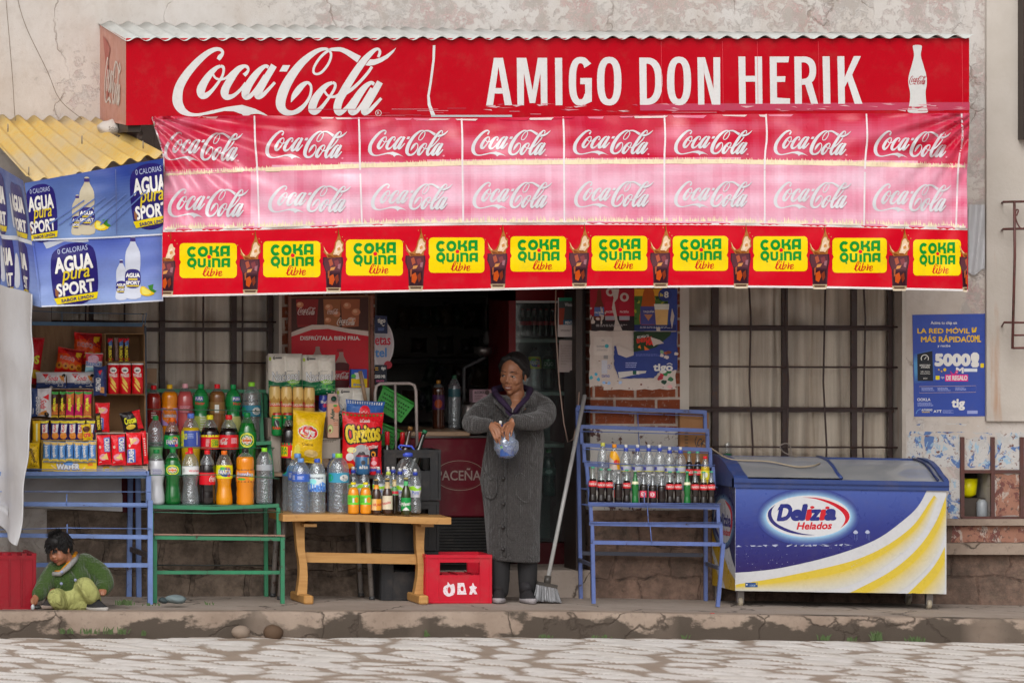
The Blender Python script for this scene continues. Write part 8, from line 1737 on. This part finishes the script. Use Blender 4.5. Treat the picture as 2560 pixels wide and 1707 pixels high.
# ------------------------------------------------------------------ small things on the pavement and along the gutter
m = MB();c = P(437,1507,.95);m.ell(c + Vector((.01,0,.025)),(.068,.05,.028),hexc('6f7c7e'),18,12,fn=lambda p: p * (1 + .22 * noise.noise(p * 25)));m.ell(c + Vector((-.07,0,.018)),(.03,.03,.02),hexc('3a4446'),10,8,fn=lambda p: p * (1 + .3 * noise.noise(p * 40)))
tag(m.build('knitted_rag',M_CLOTH),'grey green knitted rag lying on the pavement in front of the green rack','rag')
for px,py,d,r,lb,c in ((600,1588,1.5,(.055,.05,.04),'pale rounded stone in the gutter, left of two','8a7a6c'),(684,1590,1.5,(.06,.05,.052),'brown rounded stone in the gutter, right of two','5a4636')):
    m = MB();m.ell(P(px,py - 8,d),r,hexc(c),16,12,fn=lambda p: p * (1 + .2 * noise.noise(p * 12 + Vector((px,0,0)))));tag(m.build('stone',M_KERB if False else M_CARD),lb,'stone','stones in the gutter')
def tuft(label,px,py,d,n,h,sp_,sd):
    rr = random.Random(sd);m = MB();c = P(px,py,d)
    for i in range(n):
        b = c + Vector((rr.gauss(0,sp_),rr.gauss(0,.015),0));a = rr.uniform(0,6.3);l = h * rr.uniform(.5,1.2);dx = Vector((cos(a),sin(a) * .5,0)) * l * rr.uniform(.2,.8)
        tp = b + dx + Vector((0,0,l));md_ = b + dx * .4 + Vector((0,0,l * .65));w = Vector((.0035,0,0));m.add([b - w,b + w,md_ + w * 1.1,md_ - w * 1.1,tp],[(0,1,2,3),(3,2,4)],(.1,.2,.03))
    tag(m.build('weed',M_LEAF),label,'weed','weeds growing along the kerb and in pavement cracks')
for i,(px,py,d,n,h,s_,lb) in enumerate(((310,1512,1.05,90,.05,.05,'grass tuft in the pavement crack beside the child'),(374,1513,1.0,40,.025,.06,'low grass at the feet of the green rack'),(518,1511,.95,24,.03,.03,'small weed on the pavement between the green rack legs'),(160,1583,1.46,60,.05,.05,'weed with a dry leaf in the gutter under the child'),(225,1584,1.46,60,.05,.06,'weed in the gutter, second from the left'),(275,1584,1.46,50,.06,.05,'weed in the gutter, third from the left'),(306,1584,1.46,50,.055,.03,'weed in the gutter beside the small pebble'),(360,1588,1.46,40,.05,.03,'weed in the gutter left of the two stones'),(1067,1590,1.46,40,.055,.02,'weed in the gutter below the red crate'),(1365,1594,1.46,40,.035,.04,'low weed in the gutter below the broom'),(1500,1594,1.46,50,.03,.10,'row of low weeds in the gutter below the blue rack'),(1712,1596,1.46,24,.04,.02,'tiny weed in the gutter left of the freezer'),(2062,1600,1.46,70,.05,.03,'weed in the gutter below the freezer, leftmost'),(2130,1602,1.46,30,.04,.04,'small weed in the gutter below the freezer'),(2195,1600,1.46,110,.075,.04,'biggest weed in the gutter, below the yellow part of the freezer'),(2285,1604,1.46,110,.05,.06,'wide weed in the gutter at the right'))): tuft(lb,px,py,d,int(n * .3),h * .7,s_ * .5,i)
m = MB();m.box(*[q for q in (P(1775,1533,1.3).x,P(1785,1533,1.3).x)],-1.31,-1.30,zp(1.2) + .005,zp(1.2) + .012,hexc('c01828'));tag(m.build('candy_wrapper',M_WRAP),'tiny red wrapper lying on the kerb edge','litter')
# ------------------------------------------------------------------ people: bodies and clothes are grown from limbs and welded into one smooth surface each
def weld(m,name,mat,parent,vox=.006,it=4):
    o = m.build(name,mat,parent);a = o.modifiers.new('r','REMESH');a.mode = 'VOXEL';a.voxel_size = vox;a.use_smooth_shade = True
    if it: b = o.modifiers.new('s','SMOOTH');b.factor = .5;b.iterations = it
    return o
def limb(m,pts,rs,n=12):
    q = cr([(*p,r) for p,r in zip(pts,rs)],5);m.tube([p[:3] for p in q],[float(p[3]) for p in q],n=n)
    for p,r in ((pts[0],rs[0]),(pts[-1],rs[-1])): m.ell(p,(r,r,r),n=12,m=8)
def V(px,py,d): return Vector(P(px,py,d))
def hand(m,wrist,knuck,tips,thumb,r=.0076):
    "palm from wrist to the knuckle line, four fingers (each a list of joints) and a thumb"
    w,k = Vector(wrist),[Vector(q) for q in knuck]
    for q in k: m.tube([w + (q - w) * t for t in (0,.5,1)],[r * 1.9,r * 1.8,r * 1.25],n=10)
    for q,t in zip(k,tips):
        pts = [q] + [Vector(x) for x in t];m.tube(pts,[r * 1.1] + [r * .95] * (len(pts) - 2) + [r * .75],n=8);m.ell(pts[-1],(r * .75,) * 3,n=8,m=6)
    pts = [Vector(x) for x in thumb];m.tube(pts,[r * 1.3] + [r * 1.05] * (len(pts) - 2) + [r * .8],n=8);m.ell(pts[-1],(r * .8,) * 3,n=8,m=6)
def head(body,t,C0,s,yaw,pitch,roll,hairmat,smile=True,child=False,skin=None):
    M = Matrix.Rotation(yaw,3,'Z') @ Matrix.Rotation(pitch,3,'X') @ Matrix.Rotation(roll,3,'Y')
    L = lambda x,y,z: C0 + M @ (Vector((x,y,z)) * s)
    E = lambda c,r,mm=body: mm.ell(L(*c),tuple(k * s for k in r),n=16,m=12,rot=M)
    j = .92 if child else 1
    E((0,.012,.035),(.074,.092,.088));E((0,-.02,-.01),(.066,.068,.085));E((0,-.030,-.058 * j),(.05,.05,.052));E((0,-.058,-.094 * j),(.019,.02,.018))
    for q in (-1,1):
        E((q * .035,-.054,-.02),(.028,.024,.03));E((q * .075,.008,-.005),(.008,.017,.03));E((q * .03,-.068,.033),(.026,.011,.009))
        E((q * .038,-.022,-.055 * j),(.022,.034,.032))
    nz = .75 if child else .9
    body.tube([L(0,-.078,.022),L(0,-.078 - .014 * nz,-.004),L(0,-.078 - .024 * nz,-.024)],[.008 * s * nz,.010 * s * nz,.0135 * s * nz],n=10)
    if child: E((.03,-.052,-.038),(.036,.034,.034));E((-.03,-.052,-.038),(.036,.034,.034))
    E((-.012,-.092,-.027),(.009,.009,.008));E((.012,-.092,-.027),(.009,.009,.008))
    E((0,-.082,-.050 * j),(.022,.012,.0075));E((0,-.079,-.068 * j),(.021,.012,.008))
    limb(body,[L(0,.03,-.06),L(0,.045,-.12)],[.05 * s,.048 * s])
    f = MB()
    for q in (-1,1):
        f.ell(L(q * .031,-.0765,.010),(.0135 * s,.007 * s,.0052 * s if not child else .0012 * s),hexc('b8b0a8'),12,8,rot=M);f.ell(L(q * .031 - .002,-.083,.0095),(.006 * s,.003 * s,.005 * s * (.2 if child else 1)),(.012,.008,.006),10,6,rot=M)
        f.tube([L(q * .016,-.0835,.0125),L(q * .03,-.0865,.0165),L(q * .046,-.076,.0115)],.0022 * s,(.012,.008,.007),5)
    f.build('eye',M_PLAST,t)
    f = MB()
    for q in (-1,1): f.tube([L(q * .012,-.0865,.036),L(q * .03,-.087,.042),L(q * .052,-.071,.034)],[.0018 * s,.0028 * s,.0012 * s],n=6)
    f.build('eyebrow',M_HAIR,t)
    f = MB()
    f.tube([L(-.026,-.083,-.055 * j),L(-.01,-.0945,-.0535 * j),L(0,-.096,-.055 * j),L(.01,-.0945,-.0535 * j),L(.026,-.083,-.055 * j)],[.002 * s,.0042 * s,.004 * s,.0042 * s,.002 * s],hexc('7a3a30'),7)
    f.tube([L(-.024,-.083,-.064 * j),L(0,-.0935,-.0705 * j),L(.024,-.083,-.064 * j)],[.002 * s,.005 * s,.002 * s],hexc('82443a'),7)
    if smile: f.tube([L(-.018,-.0895,-.0595 * j),L(0,-.0945,-.0615 * j),L(.018,-.0895,-.0595 * j)],[.002 * s,.0042 * s,.002 * s],hexc('b8aca2'),6)
    f.build('mouth',M_PLAST,t)
    return L,M
SK = lambda c,n: NT(n)
def skinmat(n,a,b):
    q = NT(n);p = q.pos();q.set(col=q.mix(q.ramp(q.noise(p,28,4),.35,.7),a,b),rough=.45,sss=.06,spec=.4);q.b.inputs['Subsurface Radius'].default_value = (.01,.004,.002);return q.m
SKW,SKC = skinmat('brown_skin',(.3,.132,.07),(.24,.098,.05)),skinmat('child_skin',(.32,.135,.072),(.26,.1,.055))
# ---- the woman
wd = .58
t = thing('person','woman in a long grey knitted coat leaning in the doorway, holding a wrapped water bottle','person',tuple(V(1285,1506,wd)))
b = MB()
L,M = head(b,t,V(1283,938,wd),1.0,radians(-36),radians(10),radians(4),M_HAIR)
limb(b,[V(1290,985,.55),V(1287,1020,.53)],[.055,.062])
limb(b,[V(1287,1035,.52),V(1287,1120,.52),V(1287,1230,.52)],[.12,.13,.13]);limb(b,[V(1265,1240,.52),V(1252,1370,.53),V(1250,1480,.55)],[.09,.055,.042]);limb(b,[V(1310,1240,.52),V(1317,1370,.54),V(1319,1482,.56)],[.09,.055,.042]);limb(b,[V(1287,1235,.52),V(1287,1260,.52)],[.13,.11])
eL,wL = V(1178,1058,.62),V(1222,1060,.80);limb(b,[V(1225,1012,.54),eL,wL],[.05,.042,.028])
eR,wR = V(1358,1046,.64),V(1284,1052,.82);limb(b,[V(1350,1012,.54),eR,wR],[.05,.042,.028])
hand(b,V(1224,1059,.81),[V(1248,1064,.85),V(1244,1072,.86),V(1239,1079,.86),V(1232,1083,.85)],
     [[V(1254,1078,.88),V(1256,1094,.86)],[V(1250,1090,.88),V(1254,1104,.87)],[V(1244,1096,.88),V(1251,1110,.87)],[V(1236,1094,.87),V(1243,1106,.86)]],[V(1236,1056,.83),V(1250,1062,.87),V(1254,1072,.88)])
hand(b,V(1283,1052,.82),[V(1261,1066,.86),V(1268,1068,.87),V(1275,1070,.87),V(1281,1069,.86)],
     [[V(1256,1080,.89),V(1259,1092,.88)],[V(1264,1084,.9),V(1265,1097,.89)],[V(1270,1086,.9),V(1271,1101,.89)],[V(1279,1080,.88),V(1277,1090,.88)]],[V(1272,1056,.85),V(1261,1062,.88),V(1257,1072,.89)])
weld(b,'body',SKW,t,.0034,5)
h = MB()                                                     # black hair pulled back into a bun
def hairfn(p): return p * (1 + .035 * noise.noise(p * 30))
h.ell(L(0,.036,.052),(.088,.096,.09),n=22,m=16,rot=M,fn=hairfn)
for q in (-1,1): h.tube([L(q * .004,-.030,.125),L(q * .045,-.030,.105),L(q * .078,-.004,.055),L(q * .082,.03,.0)],[.016,.022,.02,.018],n=8)
[h.ell(L(q * .068,.045,.025),(.02,.05,.05),n=12,m=10,rot=M,fn=hairfn) for q in (-1,1)];h.ell(L(0,.115,-.005),(.045,.04,.045),n=14,m=10,fn=hairfn);h.tube([L(.072,-.012,.03),L(.076,-.016,.0),L(.073,-.012,-.026)],[.010,.007,.003],n=6)
cut = MB();weld(h,'hair',M_HAIR,t,.005,2)
c = MB()                                                     # the long coat
sec = [(1003,1288,50,.075),(1012,1289,66,.095),(1030,1289,70,.115),(1060,1288,68,.125),(1100,1288,71,.145),(1150,1283,74,.15),(1200,1279,76,.155),(1250,1281,71,.155),(1320,1281,66,.15),(1368,1282,65,.15),(1398,1283,64,.15),(1402,1283,62,.145)]
n = 40;vs = [];s_ = S(.5)
for i,(y,cx,hw,dp) in enumerate(sec):
    for k in range(n):
        a = 2 * pi * k / n;fold = 1 + .03 * sin(a * 7 + i) * min(1,i / 6);sl = 4 * cos(a) * (i > 9)
        q = P(cx,y + sl,.52);vs.append((q.x + hw / s_ * cos(a) * fold,q.y + dp * sin(a) * fold,q.z))
fs = [(i * n + k,(i + 1) * n + k,(i + 1) * n + (k + 1) % n,i * n + (k + 1) % n) for i in range(len(sec) - 1) for k in range(n)] + [tuple(range(n)),tuple((len(sec) - 1) * n + k for k in range(n))[::-1]]
c.add(vs,fs)
limb(c,[V(1238,1006,.52),V(1205,1028,.56),eL,V(1200,1063,.74),V(1219,1061,.79)],[.062,.068,.06,.052,.042])
limb(c,[V(1340,1004,.52),V(1362,1022,.56),eR,V(1318,1054,.76),V(1288,1052,.81)],[.062,.068,.064,.054,.042])
limb(c,[V(1242,1004,.54),V(1262,1003,.6)],[.045,.04]);limb(c,[V(1332,1001,.52),V(1318,1003,.6)],[.045,.04])
limb(c,[V(1228,990,.52),V(1250,1012,.645),V(1272,1040,.675)],[.022,.016,.012]);limb(c,[V(1336,984,.50),V(1316,1004,.63),V(1296,1040,.675)],[.024,.017,.012])
weld(c,'coat',M_KNIT,t,.007,4)
PUR = hexc('2a1a34');m = MB()
m.tube([V(*q) for q in ((1238,985,.60),(1236,974,.52),(1262,968,.42),(1300,966,.42),(1326,975,.52),(1318,996,.62),(1296,1016,.68),(1285,1032,.70))],[.02,.022,.022,.022,.022,.018,.015,.011],PUR,10)
m.tube([V(*q) for q in ((1238,983,.60),(1252,1000,.66),(1268,1016,.69),(1281,1032,.70))],[.021,.019,.016,.011],PUR,10)
m.add([V(1262,1000,.665),V(1284,1034,.70),V(1280,1046,.70),V(1252,1018,.665)],[(0,3,2,1)],PUR);m.add([V(1308,1000,.665),V(1286,1034,.70),V(1284,1050,.695),V(1300,1026,.67)],[(0,1,2,3)],PUR);m.build('hood',M_CLOTH,t)
m = MB();m.box(*(lambda q: (q.x - .003,q.x + .003,q.y - .004,q.y,q.z - .012,q.z + .012))(V(1281,1026,.728)),hexc('b8b8b8'));m.build('zip_pull',M_STEEL,t)
for x,y,d in ((1296,1019,.672),(1258,1195,.672),(1258,1259,.674),(1257,1317,.668),(1257,1372,.668)):
    m = MB();q = V(x,y,d);m.tube([q,q + Vector((0,-.006,0))],.0125,(.02,.018,.018),14);m.tube([q + Vector((0,-.006,0)),q + Vector((0,-.007,0))],.006,(.06,.055,.055),10);m.build('button',M_PLAST,t)
def front(x,y):                                            # depth of the coat's front at a photo pixel
    hw = itp(y,[q[0] for q in sec],[q[2] for q in sec]);dp = itp(y,[q[0] for q in sec],[q[3] for q in sec]);cx = itp(y,[q[0] for q in sec],[q[1] for q in sec]);u = max(-.97,min(.97,(x - 4 - cx) / hw));return .52 + dp * (1 - u * u) ** .5
for pts in ([(1292,1190),(1289,1215),(1291,1236),(1303,1250),(1317,1256),(1330,1249),(1339,1228),(1338,1206),(1332,1186),(1317,1196),(1303,1184)],[(1212,1182),(1211,1232),(1222,1243),(1232,1244),(1239,1233),(1241,1212),(1238,1190),(1226,1200)]):
    m = MB();q = cr(pts,4,True);s0 = sum(p[0] for p in q) / len(q),sum(p[1] for p in q) / len(q);n = len(q)
    vs = [V(p[0],p[1],front(*p[:2]) + .006) for p in q] + [V(lerp(s0[0],p[0],.55),lerp(s0[1],p[1],.55),front(lerp(s0[0],p[0],.55),lerp(s0[1],p[1],.55)) + .016) for p in q] + [V(*s0,front(*s0) + .018)]
    m.add(vs,[(i,(i + 1) % n,n + (i + 1) % n,n + i) for i in range(n)] + [(n + i,n + (i + 1) % n,2 * n) for i in range(n)],(.8,.8,.8),True);m.tube(vs[:n] + [vs[0]],.006,(.6,.6,.6),6);m.build('pocket',M_KNIT,t)
m = MB();m.tube([V(x,y,front(x,y) + .002) for x,y in [(1264,y) for y in range(1150,1400,12)]],.006,(.5,.5,.5),6);m.build('button_placket',M_KNIT,t)
m = MB()
for x0,x1 in ((1250,1250),(1318,1319)): limb(m,[V(x0,1385,.54),V(x1,1440,.55),V(x1,1476,.55)],[.066,.06,.054])
weld(m,'trousers',NT('black_trousers').set(col=(.012,.011,.012),rough=.85).m,t,.008,2)
def shoe(t,x,y,d,ang,s=1.0,sole=hexc('9a9496'),up=(.02,.018,.02),acc=hexc('b8407a')):
    c = V(x,y,d);M2 = Matrix.Rotation(ang,3,'Z');m = MB();f = lambda a,b_,z: c + M2 @ Vector((a * s,b_ * s,z * s));o = []
    for z,k in ((.0,1.0),(.022,1.03),(.024,.96),(.05,.86),(.085,.6)):
        for i in range(18):
            a = 2 * pi * i / 18;sy = sin(a);ln = .125 if sy < 0 else .10;y0 = .03 * max(0,(z - .03) / .05);o.append(f(.042 * k * cos(a) * (1 + .12 * (sy < 0)),ln * sy * (k if sy < 0 else .5 + .5 * k) + y0,z + (.01 * max(0,-sy) if z < .03 and z > 0 else 0)))
    fs = [(j * 18 + i,j * 18 + (i + 1) % 18,(j + 1) * 18 + (i + 1) % 18,(j + 1) * 18 + i) for j in range(4) for i in range(18)];m.add(o,fs + [tuple(range(18))[::-1],tuple(72 + i for i in range(18))],[sole] * 18 + [sole] * 18 + [up] * 36 + [sole,up],True)
    m.tube([f(0,-.0,.07),f(0,.03,.12)],[.04 * s,.044 * s],up,14);so_ = m.build('shoe',M_CLOTH,t)
    m = MB()
    for q in (-.02,0,.02): m.tube([f(-.022,-.03 + q,.062 + q * .5),f(0,-.034 + q,.072 + q * .5),f(.022,-.03 + q,.062 + q * .5)],.0035 * s,acc,5)
    m.build('lace',M_CLOTH,so_)
shoe(t,1247,1504,.58,-.25,.92);shoe(t,1318,1505,.60,.12,.92)
# wrapped bottle she holds
t2 = thing('water_bottle','water bottle in a crumpled clear bag held by the woman','bottle',tuple(V(1262,1146,.84)))
q = V(1266,1142,.83);s_ = 1 / S(.83);m = MB()
m.lathe([(r * 22 * s_,z * 96 * s_) for r,z in ((.8,0),(1,.05),(1,.55),(.8,.7),(.35,.82),(.3,.9))],tuple(q),18,(.55,.68,.9));o = m.build('body',M_PET,t2)
m = MB();m.lathe([(.011,0),(.012,.03),(.008,.032),(.008,.05)],tuple(V(1251,1074,.835)),12,hexc('2c3c94'));m.lathe([(.0085,.032),(.009,.052),(.005,.056)],tuple(V(1251,1074,.836)),12,WHITE);m.build('cap',M_PLAST,t2)
m = MB();pr = Pr();pr.rect(1250,1112,1266,1140,hexc('2c4a86'));pr.rect(1266,1114,1284,1138,hexc('3a5a9a'));pr.rrect(1251,1114,1257,1121,1.5,hexc('6ab030'));pr.lines(1268,1118,1282,1124,2,WHITE);pr.to(m,lambda p,o: V(p[0],p[1],.83 + .058 * max(.05,1 - ((p[0] - 1266) / 24) ** 2) ** .5 + o),L=6,eps=.0004);m.build('label',M_LABEL,t2)
m = MB();m.ell(V(1266,1112,.835),(.072,.06,.092),(.62,.74,.95),26,20,fn=lambda p: Vector((p.x * (1 - .12 * (p.z > .03)),p.y,max(p.z,-.074))) * (1 + .2 * noise.noise(p * 34) + .08 * noise.noise(p * 90)));m.build('clear_bag',M_BAG,t2)
# ---- the child
q = NT('lime_trousers');pp = q.pos((1,1,.5));LIME = q.set(col=q.mix(q.noise(pp,14,4),(.27,.28,.08),(.37,.37,.14)),rough=.9,nrm=q.bump(q.noise(pp,17,3,.5,1.5),.9,.03)).m
t = thing('person','small child in a green knitted sweater squatting on the pavement beside the red crate','person',tuple(V(180,1520,1.1)))
b = MB()
L,M = head(b,t,V(149,1374,1.12),.80,radians(-48),radians(20),radians(-8),M_HAIR,False,True)
limb(b,[V(172,1402,1.05),V(180,1418,1.02)],[.045,.05]);limb(b,[V(180,1425,1.0),V(190,1480,.95)],[.09,.1])
limb(b,[V(130,1432,1.06),V(112,1466,1.15),V(90,1492,1.22)],[.035,.03,.022]);limb(b,[V(228,1420,1.0),V(262,1456,1.08),V(258,1474,1.16)],[.035,.03,.022])
limb(b,[V(190,1490,.98),V(160,1500,1.0),V(134,1486,1.2),V(124,1508,1.05)],[.06,.05,.04,.03]);limb(b,[V(190,1490,.98),V(214,1462,1.2),V(232,1500,1.18)],[.06,.045,.03])
hand(b,V(92,1490,1.22),[V(84,1495,1.25),V(86,1498,1.25),V(90,1500,1.25),V(93,1500,1.24)],[[V(79,1501,1.27),V(79,1508,1.27)],[V(83,1505,1.27),V(82,1511,1.27)],[V(88,1506,1.26),V(86,1512,1.26)],[V(92,1506,1.25),V(91,1510,1.25)]],[V(86,1491,1.23),V(79,1497,1.25),V(78,1505,1.27)],.0068)
hand(b,V(258,1470,1.16),[V(249,1478,1.19),V(254,1480,1.2),V(259,1480,1.2),V(264,1478,1.19)],[[V(247,1484,1.2),V(250,1487,1.18)],[V(253,1486,1.21),V(255,1488,1.18)],[V(259,1486,1.21),V(259,1488,1.18)],[V(264,1483,1.2),V(263,1486,1.18)]],[V(251,1472,1.17),V(246,1478,1.18),V(247,1483,1.19)],.0068)
weld(b,'body',SKC,t,.0045,2)
h = MB();h.ell(L(0,.022,.045),(.074,.084,.076),n=22,m=16,rot=M,fn=hairfn);h.ell(L(0,-.045,.075),(.058,.032,.04),n=14,m=10,rot=M,fn=hairfn)
for q in (-1,1): h.ell(L(q * .062,.0,.02),(.018,.04,.045),n=12,m=8,rot=M,fn=hairfn)
h.ell(L(0,.07,.0),(.06,.03,.05),n=14,m=10,rot=M,fn=hairfn)
rr = random.Random(3)
for i in range(240):
    a,e = rr.uniform(0,6.3),rr.uniform(-.2,1.5);u = Vector((cos(a) * cos(e),sin(a) * cos(e),sin(e)));p0 = L(u.x * .088,.02 + u.y * .1,.045 + u.z * .09)
    dr = (M @ Vector((u.x * .5,u.y * .6 - .35,u.z * .5 - (.6 if e < .9 else -.1)))).normalized();h.tube([p0,p0 + dr * .016,p0 + dr * .03 + Vector((0,0,-.004))],[.004,.003,.0008],n=5)
h.build('hair',M_HAIR,t)
c = MB();limb(c,[V(178,1416,1.02),V(182,1445,1.02),V(190,1478,.99)],[.085,.125,.13]);limb(c,[V(150,1425,1.08),V(160,1455,1.1),V(165,1472,1.08)],[.06,.085,.085])
limb(c,[V(138,1424,1.06),V(118,1452,1.12),V(98,1484,1.2)],[.06,.056,.046]);limb(c,[V(212,1412,.98),V(246,1432,1.04),V(262,1456,1.1),V(257,1470,1.14)],[.075,.068,.058,.05]);limb(c,[V(165,1418,1.08),V(205,1408,1.0)],[.055,.06])
weld(c,'sweater',M_GREENKNIT,t,.006,3)
m = MB()
m.tube([V(*q) for q in ((132,1434,1.15),(150,1434,1.18),(168,1420,1.17),(186,1400,1.1),(194,1388,1.02))],[.014,.015,.016,.018,.016],hexc('8c8a88'),8)
m.tube([V(*q) for q in ((138,1428,1.13),(152,1428,1.16),(168,1412,1.14),(184,1392,1.08),(190,1382,1.02))],[.009,.010,.012,.013,.013],hexc('c07c08'),8);m.build('shirt_collar',M_CLOTH,t)
for x,y,d in ((154,1429,1.215),(153,1458,1.235),(188,1449,1.2)): m = MB();q = V(x,y,d);m.tube([q,q + Vector((0,-.012,0))],.009,hexc('8a90b0'),10);m.build('button',M_PLAST,t)
m = MB();limb(m,[V(190,1492,.98),V(160,1494,1.06),V(138,1492,1.22),V(146,1506,1.2),V(166,1512,1.1)],[.085,.07,.05,.05,.045]);limb(m,[V(192,1490,.98),V(204,1474,1.12),V(214,1462,1.22),V(226,1482,1.24),V(234,1498,1.2)],[.085,.07,.05,.054,.048]);limb(m,[V(150,1503,1.14),V(190,1508,1.14),V(222,1507,1.17)],[.05,.055,.045]);limb(m,[V(146,1494,1.16),V(176,1494,1.15),V(208,1482,1.16)],[.045,.055,.05])
weld(m,'trousers',LIME,t,.007,3)
shoe(t,240,1525,1.24,.75,.72,hexc('a8a29c'),(.018,.017,.019),hexc('8a1c28'));shoe(t,126,1520,1.2,-.9,.66,hexc('8a7a70'),(.02,.018,.02),hexc('3a3436'))
m = MB();c = V(82,1517,1.27);m.ell(c,(.012,.012,.018),hexc('a8acae'),12,8);m.ell(V(92,1517,1.25),(.03,.02,.012),(.03,.03,.03),12,8);tag(m.build('toy',M_PLAST),'small grey and black toy in the hand of the child','toy')
